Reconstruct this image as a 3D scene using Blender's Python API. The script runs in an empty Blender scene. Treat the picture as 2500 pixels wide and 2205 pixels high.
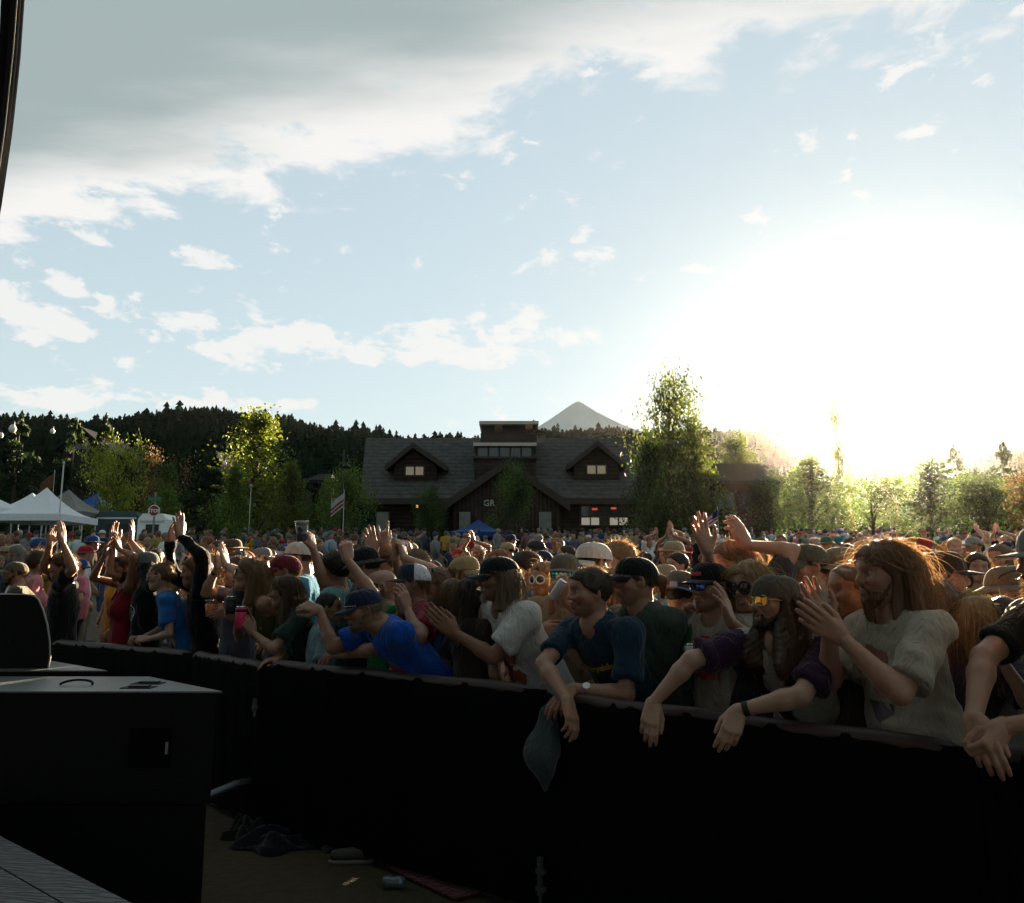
import bpy, math, random
import numpy as np
from mathutils import Vector, Matrix
from mathutils.bvhtree import BVHTree
random.seed(7)
RNG = np.random.default_rng(7)
R = math.radians
SC = bpy.context.scene
COL = SC.collection
# ------------------------------------------------------------------ camera
F_PX, CX, CY, CAM_Z = 2000.0, 1250.0, 1102.5, 1.65     # focal length in photo pixels, centre of the photo, eye height above the pit
PITCH = math.atan((1414.0 - CY) / F_PX)               # the camera looks up a little
cam_data = bpy.data.cameras.new('camera')
cam = bpy.data.objects.new('camera', cam_data); COL.objects.link(cam)
cam_data.sensor_width = 36.0
cam_data.lens = 36.0 * F_PX / 2500.0
cam_data.clip_start = 0.05
cam_data.clip_end = 20000.0
cam.location = (0, 0, CAM_Z)
cam.rotation_euler = (R(90) + PITCH, 0, 0)
SC.camera = cam
# ------------------------------------------------------------------ light
SUN_AZ, SUN_EL = 24.4, 9.5          # degrees right of the view axis, above the horizon
SKY_STRENGTH = 0.05
EXPOSURE = 3.2
SKY_GAIN = tuple(c * 2 ** (2.3 - EXPOSURE) for c in (2.0, 2.21, 2.24))
w = bpy.data.worlds.new('World'); SC.world = w; w.use_nodes = True
WN, WL = w.node_tree.nodes, w.node_tree.links
WN.clear()
def wmath(op, a, b=None, c=None, clamp=False):
    n = WN.new('ShaderNodeMath'); n.operation = op; n.use_clamp = clamp
    for i, v in enumerate((a, b, c)):
        if v is None: continue
        if isinstance(v, (int, float)): n.inputs[i].default_value = v
        else: WL.new(v, n.inputs[i])
    return n.outputs[0]
def wmix(fac, a, b):
    n = WN.new('ShaderNodeMix'); n.data_type = 'RGBA'
    for s, v in ((n.inputs[0], fac), (n.inputs[6], a), (n.inputs[7], b)):
        if isinstance(v, (int, float)): s.default_value = v
        elif isinstance(v, tuple): s.default_value = (*v, 1)
        else: WL.new(v, s)
    return n.outputs[2]
def wsmooth(x, lo, hi):
    n = WN.new('ShaderNodeMapRange'); n.interpolation_type = 'SMOOTHSTEP'
    WL.new(x, n.inputs[0]); n.inputs[1].default_value = lo; n.inputs[2].default_value = hi
    return n.outputs[0]
sky = WN.new('ShaderNodeTexSky'); sky.sky_type = 'NISHITA'; sky.sun_disc = False
sky.sun_elevation = R(SUN_EL); sky.sun_rotation = R(SUN_AZ)
sky.air_density = 1.0; sky.dust_density = 0.25; sky.ozone_density = 1.0
tc = WN.new('ShaderNodeTexCoord')
sep = WN.new('ShaderNodeSeparateXYZ'); WL.new(tc.outputs['Generated'], sep.inputs[0])
dx, dy, dz = sep.outputs
zc = wmath('MAXIMUM', dz, 0.03)
px, py = wmath('DIVIDE', dx, zc), wmath('DIVIDE', dy, zc)       # a cloud layer seen from below
def wnoise(scale, detail, rough, sx=1.0, sy=1.0, off=0.0, dist=0.0):
    cb = WN.new('ShaderNodeCombineXYZ')
    WL.new(wmath('MULTIPLY', px, sx), cb.inputs[0]); WL.new(wmath('MULTIPLY', py, sy), cb.inputs[1]); cb.inputs[2].default_value = off
    n = WN.new('ShaderNodeTexNoise'); n.inputs['Scale'].default_value = scale; n.inputs['Detail'].default_value = detail
    n.inputs['Roughness'].default_value = rough; n.inputs['Distortion'].default_value = dist
    WL.new(cb.outputs[0], n.inputs['Vector'])
    return n.outputs[0]
n_big = wnoise(1.1, 3, 0.5, off=3.1)
n_edge = wnoise(4.0, 12, 0.6, off=1.7, dist=0.3)
n_soft = wnoise(0.9, 6, 0.55, sx=0.8, sy=2.2, off=8.3)
# the great bank: all of the layer on the near side of a line, its edge torn by noise
line = wmath('ADD', wmath('MULTIPLY', px, 0.384), py)
lw = wmath('ADD', line, wmath('MULTIPLY', wmath('SUBTRACT', n_edge, 0.5), 1.15))
lw = wmath('ADD', lw, wmath('MULTIPLY', wmath('SUBTRACT', n_big, 0.5), 0.5))
behind = wsmooth(dy, -0.3, 0.05)
depth = wmath('SUBTRACT', 1.68, lw)                       # > 0 inside the bank
bank = wsmooth(depth, -0.02, 0.16)
thick = wsmooth(wmath('ADD', wmath('SUBTRACT', 1.68, line), wmath('MULTIPLY', wmath('SUBTRACT', n_soft, 0.5), 0.9)), 0.02, 0.42)
# smaller clouds further out in the layer
def blob(cx, cy, rx, ry):
    a = wmath('DIVIDE', wmath('SUBTRACT', px, cx), rx); b = wmath('DIVIDE', wmath('SUBTRACT', py, cy), ry)
    q = wmath('ADD', wmath('MULTIPLY', a, a), wmath('MULTIPLY', b, b))
    return wmath('SUBTRACT', 1.0, q, clamp=True)
def layer(x, y):
    u, v = (x - CX) / F_PX, (CY - y) / F_PX
    d = (u, math.cos(PITCH) - v * math.sin(PITCH), math.sin(PITCH) + v * math.cos(PITCH))
    return d[0] / d[2], d[1] / d[2]
fld = None
for x0, y0, x1, y1 in ((-140, 620, 170, 880), (120, 620, 240, 790), (220, 690, 330, 790), (300, 720, 560, 880), (500, 670, 660, 860), (520, 600, 590, 670), (620, 770, 860, 850),
                       (720, 800, 1000, 900), (860, 745, 1480, 900), (620, 480, 700, 540), (1050, 500, 1090, 540), (820, 590, 870, 630), (1780, 590, 2160, 660), (2050, 540, 2620, 640), (2240, 800, 2640, 900),
                       (-150, 920, 480, 1010), (300, 940, 760, 1010)):
    (ax, ay), (bx_, by_), (ex, ey), (gx, gy) = layer((x0 + x1) / 2, y0), layer((x0 + x1) / 2, y1), layer(x0, (y0 + y1) / 2), layer(x1, (y0 + y1) / 2)
    o = blob((ex + gx) / 2, (ay + by_) / 2, abs(gx - ex) * .62, abs(by_ - ay) * .62); fld = o if fld is None else wmath('MAXIMUM', fld, o)
mpz = WN.new('ShaderNodeMapping'); mpz.inputs['Scale'].default_value = (1, 1, 1.9); mpz.inputs['Location'].default_value = (.3, .1, .7); WL.new(tc.outputs['Generated'], mpz.inputs[0])
n_c = WN.new('ShaderNodeTexNoise'); n_c.inputs['Scale'].default_value = 17; n_c.inputs['Detail'].default_value = 12; n_c.inputs['Roughness'].default_value = .58; n_c.inputs['Distortion'].default_value = .25; WL.new(mpz.outputs[0], n_c.inputs[0]); n_cum = n_c.outputs[0]
n_cum2 = wnoise(1.5, 8, 0.6, sx=0.55, sy=1.0, off=6.4)
small = wsmooth(wmath('ADD', wmath('MULTIPLY', fld, 0.62), wmath('MULTIPLY_ADD', n_cum, 4.6, -2.3 - 0.34)), 0.0, 0.42)
far_mask = wsmooth(py, 3.0, 9.0)
wisps = wmath('MULTIPLY', wsmooth(n_cum2, 0.56, 0.72), wmath('MULTIPLY', far_mask, 0.45))
small = wmath('MAXIMUM', small, wisps)
cs = 2.0 ** -EXPOSURE / SKY_STRENGTH       # so that the clouds come out at these values at the exposure below
white = (0.93 * cs, 0.92 * cs, 0.90 * cs)
grey = (0.38 * cs, 0.46 * cs, 0.465 * cs)
fade = wsmooth(dz, 0.015, 0.12)
gm = WN.new('ShaderNodeGamma'); gm.inputs[1].default_value = 0.28; WL.new(sky.outputs[0], gm.inputs[0]); skycol = gm.outputs[0]
gain = WN.new('ShaderNodeMix'); gain.data_type = 'RGBA'; gain.blend_type = 'MULTIPLY'; gain.inputs[0].default_value = 1.0
WL.new(skycol, gain.inputs[6]); gain.inputs[7].default_value = (SKY_GAIN[0], SKY_GAIN[1], SKY_GAIN[2], 1)
skycol = gain.outputs[2]
c1 = wmix(wmath('MULTIPLY', small, wmath('MULTIPLY', fade, 0.85)), skycol, white)
bankcol = wmix(thick, white, grey)
c2 = wmix(bank, c1, bankcol)
bg = WN.new('ShaderNodeBackground'); bg.inputs[1].default_value = SKY_STRENGTH
WL.new(c2, bg.inputs[0])
wo = WN.new('ShaderNodeOutputWorld'); WL.new(bg.outputs[0], wo.inputs[0])
sun_data = bpy.data.lights.new('sun', 'SUN')
sun = bpy.data.objects.new('sun', sun_data); COL.objects.link(sun)
sun_data.energy = 5.0; sun_data.angle = R(0.55); sun_data.color = (1.0, 0.80, 0.55)
sd = Vector((math.sin(R(SUN_AZ)) * math.cos(R(SUN_EL)), math.cos(R(SUN_AZ)) * math.cos(R(SUN_EL)), math.sin(R(SUN_EL))))
sun.rotation_euler = sd.to_track_quat('Z', 'Y').to_euler()
sun.location = (30, 60, 40)
HAZE_D, HAZE_G = 0.000028, 0.95
vs = SC.view_settings
vs.view_transform = 'Standard'; vs.look = 'None'; vs.gamma = 1.0; vs.use_curve_mapping = False
vs.exposure = EXPOSURE
SC.cycles.use_denoising = True
SC.cycles.max_bounces = 6; SC.cycles.diffuse_bounces = 3; SC.cycles.glossy_bounces = 2
SC.cycles.transmission_bounces = 4; SC.cycles.transparent_max_bounces = 8; SC.cycles.volume_bounces = 0
SC.cycles.caustics_reflective = False; SC.cycles.caustics_refractive = False
SC.cycles.sample_clamp_indirect = 6.0
# ------------------------------------------------------------------ helpers
def pt(x, y, d):
    """the point of the place at depth d (metres along the view axis) that the photograph shows in column x, row y"""
    u, v = (x - CX) / F_PX, (CY - y) / F_PX; c, s = math.cos(PITCH), math.sin(PITCH)
    return np.array([u * d, (c - v * s) * d, CAM_Z + (s + v * c) * d])
def unit(v):
    v = np.asarray(v, float); return v / (np.linalg.norm(v) + 1e-9)
def zg(Y):
    """height of the ground: a flat pit before the stage, then a lawn that climbs away"""
    return np.clip(np.asarray(Y, float) - 6.5, 0, 70) * 0.068
def link(o, parent=None):
    COL.objects.link(o)
    if parent is not None: o.parent = parent
    return o
def tag(o, label=None, cat=None, group=None, kind=None):
    if label: o['label'] = label
    if cat: o['category'] = cat
    if group: o['group'] = group
    if kind: o['kind'] = kind
    return o
def empty(name, loc=(0, 0, 0), rz=0.0, parent=None):
    o = bpy.data.objects.new(name, None); o.empty_display_size = 0.1
    o.location = [float(c) for c in loc]; o.rotation_euler = (0, 0, rz)
    return link(o, parent)
def mesh_data(name, V, F, mats, fm=None, smooth=True, tint=None):
    V = np.asarray(V, dtype=np.float32).reshape(-1, 3)
    Fs = F if isinstance(F, list) else [F]
    Fs = [np.asarray(f, dtype=np.int32) for f in Fs if len(f)]
    me = bpy.data.meshes.new(name)
    me.vertices.add(len(V)); me.vertices.foreach_set('co', V.ravel())
    tot = np.concatenate([np.full(len(f), f.shape[1], np.int32) for f in Fs]) if Fs else np.zeros(0, np.int32)
    idx = np.concatenate([f.ravel() for f in Fs]) if Fs else np.zeros(0, np.int32)
    me.loops.add(len(idx)); me.loops.foreach_set('vertex_index', idx)
    me.polygons.add(len(tot))
    st = np.zeros(len(tot), np.int32)
    if len(tot): st[1:] = np.cumsum(tot)[:-1]
    me.polygons.foreach_set('loop_start', st); me.polygons.foreach_set('loop_total', tot)
    if fm is not None: me.polygons.foreach_set('material_index', np.asarray(fm, np.int32))
    me.polygons.foreach_set('use_smooth', np.full(len(tot), bool(smooth)))
    for m in (mats if isinstance(mats, (list, tuple)) else [mats]): me.materials.append(m)
    if tint is not None:
        a = me.color_attributes.new('tint', 'FLOAT_COLOR', 'POINT')
        a.data.foreach_set('color', np.concatenate([tint, np.ones((len(tint), 1))], 1).astype(np.float32).ravel())
    me.update(calc_edges=True)
    return me
def mk(name, V, F, mats, parent=None, fm=None, smooth=True, tint=None, loc=None):
    o = bpy.data.objects.new(name, mesh_data(name, V, F, mats, fm, smooth, tint))
    if loc is not None: o.location = [float(c) for c in loc]
    return link(o, parent)
class MB:
    """collects boxes, prisms, tubes and sheets into one mesh"""
    def __init__(s): s.V = []; s.F = {3: [], 4: []}; s.n = 0; s.M = {3: [], 4: []}; s.mi = 0
    def add(s, V, F):
        V = np.asarray(V, float).reshape(-1, 3); s.V.append(V)
        for f in (F if isinstance(F, list) else [F]):
            f = np.asarray(f, int)
            if len(f) == 0: continue
            s.F[f.shape[1]].append(f + s.n); s.M[f.shape[1]].append(np.full(len(f), s.mi))
        s.n += len(V); return s
    def box(s, lo, hi):
        x0, y0, z0 = lo; x1, y1, z1 = hi
        V = [(x, y, z) for z in (z0, z1) for y in (y0, y1) for x in (x0, x1)]
        return s.add(V, np.array([[0, 2, 3, 1], [4, 5, 7, 6], [0, 1, 5, 4], [2, 6, 7, 3], [0, 4, 6, 2], [1, 3, 7, 5]]))
    def prism(s, poly, d):
        """a polygon (list of 3-D points) pushed along vector d"""
        P = np.asarray(poly, float); n = len(P); d = np.asarray(d, float)
        V = np.concatenate([P, P + d])
        q = np.array([[i, (i + 1) % n, (i + 1) % n + n, i + n] for i in range(n)])
        t = [[0, i + 1, i] for i in range(1, n - 1)] + [[n, n + i, n + i + 1] for i in range(1, n - 1)]
        return s.add(V, [q, np.array(t)])
    def beam(s, a, b, w, h, up=(0, 0, 1)):
        a = np.asarray(a, float); b = np.asarray(b, float); d = b - a; d /= np.linalg.norm(d) + 1e-9
        sd_ = np.cross(d, up); sd_ /= np.linalg.norm(sd_) + 1e-9; u = np.cross(sd_, d)
        P = [a + sd_ * sx * w / 2 + u * sy * h / 2 for sx, sy in ((-1, -1), (1, -1), (1, 1), (-1, 1))]
        return s.prism(P, b - a)
    def tube(s, P, r, n=8, cap=True):
        V, F = tube(P, r, n, cap); return s.add(V, F)
    def lathe(s, prof, n=16, c=(0, 0, 0)):
        prof = np.asarray(prof, float); k = len(prof); a = np.arange(n) * 2 * np.pi / n
        V = np.stack([np.outer(prof[:, 0], np.cos(a)) + c[0], np.outer(prof[:, 0], np.sin(a)) + c[1], np.repeat(prof[:, 1][:, None], n, 1) + c[2]], -1).reshape(-1, 3)
        F = np.array([[i * n + j, i * n + (j + 1) % n, (i + 1) * n + (j + 1) % n, (i + 1) * n + j] for i in range(k - 1) for j in range(n)])
        return s.add(V, F)
    def out(s):
        V = np.concatenate(s.V); F = []; M = []
        for k in (3, 4):
            if s.F[k]: F.append(np.concatenate(s.F[k])); M.append(np.concatenate(s.M[k]))
        return V, F, np.concatenate(M)
    def build(s, name, mats, parent=None, smooth=False, loc=None):
        V, F, M = s.out()
        return mk(name, V, F, mats, parent, fm=M, smooth=smooth, loc=loc)
def tube(P, r, n=8, cap=True):
    P = np.asarray(P, float); k = len(P)
    r = np.broadcast_to(np.asarray(r, float), (k,)) if np.ndim(r) < 2 else r
    T = np.gradient(P, axis=0); T /= np.linalg.norm(T, axis=1, keepdims=True) + 1e-9
    ref = np.array([0.0, 0, 1.0]) if abs(T[0][2]) < 0.9 else np.array([1.0, 0, 0])
    A = np.cross(T, ref); A /= np.linalg.norm(A, axis=1, keepdims=True) + 1e-9; B = np.cross(T, A)
    a = np.arange(n) * 2 * np.pi / n
    V = P[:, None] + r[:, None, None] * (A[:, None] * np.cos(a)[None, :, None] + B[:, None] * np.sin(a)[None, :, None])
    i, j = np.meshgrid(np.arange(k - 1), np.arange(n), indexing='ij')
    F = np.stack([i * n + j, (i + 1) * n + j, (i + 1) * n + (j + 1) % n, i * n + (j + 1) % n], -1).reshape(-1, 4)
    V = V.reshape(-1, 3); Fl = [F]
    if cap:
        V = np.concatenate([V, P[:1], P[-1:]]); b = (k - 1) * n
        Fl.append(np.array([[k * n, j, (j + 1) % n] for j in range(n)] + [[k * n + 1, b + (j + 1) % n, b + j] for j in range(n)]))
    return V, Fl
# ------------------------------------------------------------------ materials
MATS = {}
def new_mat(name):
    m = bpy.data.materials.new(name); m.use_nodes = True
    return m, m.node_tree.nodes, m.node_tree.links, m.node_tree.nodes['Principled BSDF']
def mat(name, rgb, rough=0.7, metal=0.0, var=0.12, scale=20.0, bump=0.0, bscale=None, spec=0.4, coat=0.0, emit=None, trans=0.0):
    """a plain surface with a little procedural mottling and relief"""
    if name in MATS: return MATS[name]
    m, N, L, P = new_mat(name)
    P.inputs['Roughness'].default_value = rough; P.inputs['Metallic'].default_value = metal
    P.inputs['Specular IOR Level'].default_value = spec; P.inputs['Coat Weight'].default_value = coat
    P.inputs['Transmission Weight'].default_value = trans
    co = N.new('ShaderNodeTexCoord')
    if var > 0:
        nz = N.new('ShaderNodeTexNoise'); nz.inputs['Scale'].default_value = scale; nz.inputs['Detail'].default_value = 5
        L.new(co.outputs['Object'], nz.inputs['Vector'])
        mr = N.new('ShaderNodeMapRange'); mr.inputs[3].default_value = 1 - var; mr.inputs[4].default_value = 1 + var
        L.new(nz.outputs[0], mr.inputs[0])
        mx = N.new('ShaderNodeMix'); mx.data_type = 'RGBA'; mx.blend_type = 'MULTIPLY'; mx.inputs[0].default_value = 1
        mx.inputs[6].default_value = (*rgb, 1); L.new(mr.outputs[0], mx.inputs[7]); L.new(mx.outputs[2], P.inputs['Base Color'])
    else: P.inputs['Base Color'].default_value = (*rgb, 1)
    if bump > 0:
        nb = N.new('ShaderNodeTexNoise'); nb.inputs['Scale'].default_value = bscale or scale * 2; nb.inputs['Detail'].default_value = 6
        L.new(co.outputs['Object'], nb.inputs['Vector'])
        bp = N.new('ShaderNodeBump'); bp.inputs['Strength'].default_value = bump; bp.inputs['Distance'].default_value = 0.02
        L.new(nb.outputs[0], bp.inputs['Height']); L.new(bp.outputs[0], P.inputs['Normal'])
    if emit: P.inputs['Emission Color'].default_value = (*emit[:3], 1); P.inputs['Emission Strength'].default_value = emit[3]
    MATS[name] = m
    return m
def cloth(rgb, sheer=0.10):
    """woven cotton: soft, a fine weave, a little light let through"""
    key = 'cloth_%02x%02x%02x' % tuple(int(max(0, min(1, c)) ** 0.45 * 255) for c in rgb)
    if key in MATS: return MATS[key]
    m, N, L, P = new_mat(key)
    P.inputs['Roughness'].default_value = 0.92; P.inputs['Specular IOR Level'].default_value = 0.15
    P.inputs['Sheen Weight'].default_value = 0.5; P.inputs['Sheen Roughness'].default_value = 0.35
    P.inputs['Sheen Tint'].default_value = (*[.5 + .5 * c for c in rgb], 1)
    co = N.new('ShaderNodeTexCoord')
    nz = N.new('ShaderNodeTexNoise'); nz.inputs['Scale'].default_value = 9; nz.inputs['Detail'].default_value = 6; L.new(co.outputs['Object'], nz.inputs['Vector'])
    mr = N.new('ShaderNodeMapRange'); mr.inputs[3].default_value = 0.86; mr.inputs[4].default_value = 1.12; L.new(nz.outputs[0], mr.inputs[0])
    mx = N.new('ShaderNodeMix'); mx.data_type = 'RGBA'; mx.blend_type = 'MULTIPLY'; mx.inputs[0].default_value = 1
    mx.inputs[6].default_value = (*rgb, 1); L.new(mr.outputs[0], mx.inputs[7]); L.new(mx.outputs[2], P.inputs['Base Color'])
    nb = N.new('ShaderNodeTexNoise'); nb.inputs['Scale'].default_value = 26; nb.inputs['Detail'].default_value = 3; nb.inputs['Distortion'].default_value = 1.2
    mp = N.new('ShaderNodeMapping'); mp.inputs['Scale'].default_value = (1, 1, 0.35); L.new(co.outputs['Object'], mp.inputs[0]); L.new(mp.outputs[0], nb.inputs['Vector'])
    bp = N.new('ShaderNodeBump'); bp.inputs['Strength'].default_value = 0.85; bp.inputs['Distance'].default_value = 0.022
    L.new(nb.outputs[0], bp.inputs['Height']); L.new(bp.outputs[0], P.inputs['Normal'])
    tr = N.new('ShaderNodeBsdfTranslucent'); L.new(mx.outputs[2], tr.inputs[0])
    ms = N.new('ShaderNodeMixShader'); ms.inputs[0].default_value = sheer
    out = N['Material Output']
    L.new(P.outputs[0], ms.inputs[1]); L.new(tr.outputs[0], ms.inputs[2]); L.new(ms.outputs[0], out.inputs[0])
    MATS[key] = m
    return m
def skin(rgb):
    key = 'skin_%02x%02x%02x' % tuple(int(c ** 0.45 * 255) for c in rgb)
    if key in MATS: return MATS[key]
    m, N, L, P = new_mat(key)
    P.inputs['Roughness'].default_value = 0.46; P.inputs['Specular IOR Level'].default_value = 0.45
    P.inputs['Sheen Weight'].default_value = 0.45; P.inputs['Sheen Roughness'].default_value = 0.3; P.inputs['Sheen Tint'].default_value = (1.0, .8, .62, 1)
    co = N.new('ShaderNodeTexCoord')
    nz = N.new('ShaderNodeTexNoise'); nz.inputs['Scale'].default_value = 14; nz.inputs['Detail'].default_value = 6; L.new(co.outputs['Object'], nz.inputs['Vector'])
    mr = N.new('ShaderNodeMix'); mr.data_type = 'RGBA'; mr.inputs[6].default_value = (*[c * k for c, k in zip(rgb, (1.04, .86, .8))], 1); mr.inputs[7].default_value = (*[c * k for c, k in zip(rgb, (.95, 1.05, 1.06))], 1)
    L.new(nz.outputs[0], mr.inputs[0])
    at_ = N.new('ShaderNodeAttribute'); at_.attribute_name = 'tint'
    mx = N.new('ShaderNodeMix'); mx.data_type = 'RGBA'; mx.blend_type = 'MULTIPLY'; mx.inputs[0].default_value = 1
    L.new(mr.outputs[2], mx.inputs[6]); L.new(at_.outputs[0], mx.inputs[7]); L.new(mx.outputs[2], P.inputs['Base Color'])
    P.inputs['Subsurface Weight'].default_value = 0.22; P.inputs['Subsurface Radius'].default_value = (1.0, 0.3, 0.14); P.inputs['Subsurface Scale'].default_value = 0.016
    nb = N.new('ShaderNodeTexNoise'); nb.inputs['Scale'].default_value = 60; nb.inputs['Detail'].default_value = 8; L.new(co.outputs['Object'], nb.inputs['Vector'])
    bp = N.new('ShaderNodeBump'); bp.inputs['Strength'].default_value = 0.35; bp.inputs['Distance'].default_value = 0.006
    L.new(nb.outputs[0], bp.inputs['Height']); L.new(bp.outputs[0], P.inputs['Normal'])
    MATS[key] = m
    return m
def hairmat(rgb):
    key = 'hair_%02x%02x%02x' % tuple(int(c ** 0.45 * 255) for c in rgb)
    if key in MATS: return MATS[key]
    m, N, L, P = new_mat(key)
    co = N.new('ShaderNodeTexCoord')
    mp = N.new('ShaderNodeMapping'); mp.inputs['Scale'].default_value = (1, 1, 0.12); L.new(co.outputs['Object'], mp.inputs[0])
    nz = N.new('ShaderNodeTexNoise'); nz.inputs['Scale'].default_value = 120; nz.inputs['Detail'].default_value = 3; L.new(mp.outputs[0], nz.inputs['Vector'])
    mr = N.new('ShaderNodeMapRange'); mr.inputs[3].default_value = 0.45; mr.inputs[4].default_value = 1.6; L.new(nz.outputs[0], mr.inputs[0])
    mx = N.new('ShaderNodeMix'); mx.data_type = 'RGBA'; mx.blend_type = 'MULTIPLY'; mx.inputs[0].default_value = 1
    mx.inputs[6].default_value = (*rgb, 1); L.new(mr.outputs[0], mx.inputs[7]); L.new(mx.outputs[2], P.inputs['Base Color'])
    P.inputs['Roughness'].default_value = 0.42; P.inputs['Specular IOR Level'].default_value = 0.5
    bp = N.new('ShaderNodeBump'); bp.inputs['Strength'].default_value = 0.5; bp.inputs['Distance'].default_value = 0.006
    L.new(nz.outputs[0], bp.inputs['Height']); L.new(bp.outputs[0], P.inputs['Normal'])
    tr = N.new('ShaderNodeBsdfTranslucent'); 
    br = N.new('ShaderNodeMix'); br.data_type = 'RGBA'; br.blend_type = 'ADD'; br.inputs[0].default_value = 1; L.new(mx.outputs[2], br.inputs[6]); br.inputs[7].default_value = (.10, .055, .02, 1)
    L.new(br.outputs[2], tr.inputs[0])
    ms = N.new('ShaderNodeMixShader'); ms.inputs[0].default_value = 0.42
    L.new(P.outputs[0], ms.inputs[1]); L.new(tr.outputs[0], ms.inputs[2]); L.new(ms.outputs[0], N['Material Output'].inputs[0])
    MATS[key] = m
    return m
# ------------------------------------------------------------------ the setting: ground, hills, mountain, air
def ground_mat():
    m, N, L, P = new_mat('lawn_and_dirt'); co = N.new('ShaderNodeTexCoord')
    n1 = N.new('ShaderNodeTexNoise'); n1.inputs['Scale'].default_value = .35; n1.inputs['Detail'].default_value = 8; L.new(co.outputs['Object'], n1.inputs[0])
    n2 = N.new('ShaderNodeTexNoise'); n2.inputs['Scale'].default_value = 14; n2.inputs['Detail'].default_value = 8; L.new(co.outputs['Object'], n2.inputs[0])
    r = N.new('ShaderNodeValToRGB'); r.color_ramp.elements[0].position = .42; r.color_ramp.elements[0].color = (.060, .038, .016, 1)
    r.color_ramp.elements[1].position = .6; r.color_ramp.elements[1].color = (.035, .036, .014, 1); L.new(n1.outputs[0], r.inputs[0])
    mx = N.new('ShaderNodeMix'); mx.data_type = 'RGBA'; mx.blend_type = 'MULTIPLY'; mx.inputs[0].default_value = 1
    mr = N.new('ShaderNodeMapRange'); mr.inputs[3].default_value = .55; mr.inputs[4].default_value = 1.4; L.new(n2.outputs[0], mr.inputs[0])
    L.new(r.outputs[0], mx.inputs[6]); L.new(mr.outputs[0], mx.inputs[7]); L.new(mx.outputs[2], P.inputs['Base Color']); P.inputs['Roughness'].default_value = .95
    b = N.new('ShaderNodeBump'); b.inputs['Strength'].default_value = .7; b.inputs['Distance'].default_value = .03; L.new(n2.outputs[0], b.inputs['Height']); L.new(b.outputs[0], P.inputs['Normal'])
    return m
ys = np.concatenate([[-40, -10, 0, 3, 6.5], np.linspace(8, 76.5, 24), [90, 130, 400, 790]]); xs = np.concatenate([[-1050, -300, -120], np.linspace(-60, 60, 25), [120, 300, 1050]])
gx, gy = np.meshgrid(xs, ys); gz = zg(gy)
nx, ny = len(xs), len(ys)
gi = np.array([[j * nx + i, j * nx + i + 1, (j + 1) * nx + i + 1, (j + 1) * nx + i] for j in range(ny - 1) for i in range(nx - 1)])
tag(mk('ground', np.stack([gx, gy, gz], -1), gi, [ground_mat()]), kind='structure')
# forested hills: a slope up to a ridge whose crest follows the skyline
RID = 430.0
ridge_px = [(-700, 1015), (-300, 1016), (0, 1018), (140, 1026), (250, 1024), (340, 1008), (430, 1004), (560, 1006), (680, 1012), (740, 1030), (820, 1048), (920, 1062), (1020, 1072), (1100, 1068), (1200, 1066), (1280, 1052),
            (1400, 1054), (1520, 1052), (1640, 1050), (1760, 1054), (1880, 1066), (1990, 1085), (2090, 1104), (2200, 1112), (2320, 1112), (2420, 1104), (2540, 1106), (2800, 1100), (3300, 1100)]
rx_, ry_ = np.array(ridge_px).T
def ridge_z(X, d=RID):
    x = CX + X / d * F_PX
    y = np.interp(x, rx_, ry_)
    return CAM_Z + (math.sin(PITCH) + (CY - y) / F_PX * math.cos(PITCH)) * d
def hill_z(X, Y):
    t = np.clip((Y - 150) / (RID - 150), 0, 1); top = ridge_z(X * RID / np.maximum(Y, 150.0)) - 3
    tt = t * t * (3 - 2 * t)
    back = np.clip((Y - RID) / 400, 0, 1)
    return 4.7 + (top - 4.7) * (.35 * t + .65 * tt) - back * 20
hx = np.linspace(-620, 620, 90); hy = np.concatenate([np.linspace(150, RID, 22), [RID + 60, RID + 200]])
HX, HY_ = np.meshgrid(hx, hy); HX = HX * HY_ / RID
HZ = hill_z(HX, HY_)
hi_ = np.array([[j * 90 + i, j * 90 + i + 1, (j + 1) * 90 + i + 1, (j + 1) * 90 + i] for j in range(len(hy) - 1) for i in range(89)])
tag(mk('hill', np.stack([HX, HY_, HZ], -1), hi_, [mat('hill_floor', (.008, .013, .007), 1.0, spec=0.0, scale=.1, var=.4)]), kind='structure')
def conifer_template(rg, tiers=4, n=6):
    V, F = [], []; c = 0
    for t in range(tiers):
        z0 = .12 + .78 * t / tiers; z1 = z0 + .30 * (1 - .45 * t / tiers); r = .21 * (1 - t / tiers) ** .8 + .03
        a = np.arange(n) * 2 * np.pi / n + rg.random() * 3
        rr = r * rg.uniform(.62, 1.25, n)
        V += [(rr[i] * math.cos(a[i]), rr[i] * math.sin(a[i]), z0 - rg.uniform(0, .05)) for i in range(n)] + [(0, 0, min(z1, 1.0))]
        F += [(c + i, c + (i + 1) % n, c + n) for i in range(n)]; c += n + 1
    return np.array(V), np.array(F)
rg = np.random.default_rng(3)
temps = [conifer_template(rg) for _ in range(5)]
fv, ff, ft, c = [], [], [], 0
N_F = 9500
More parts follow.
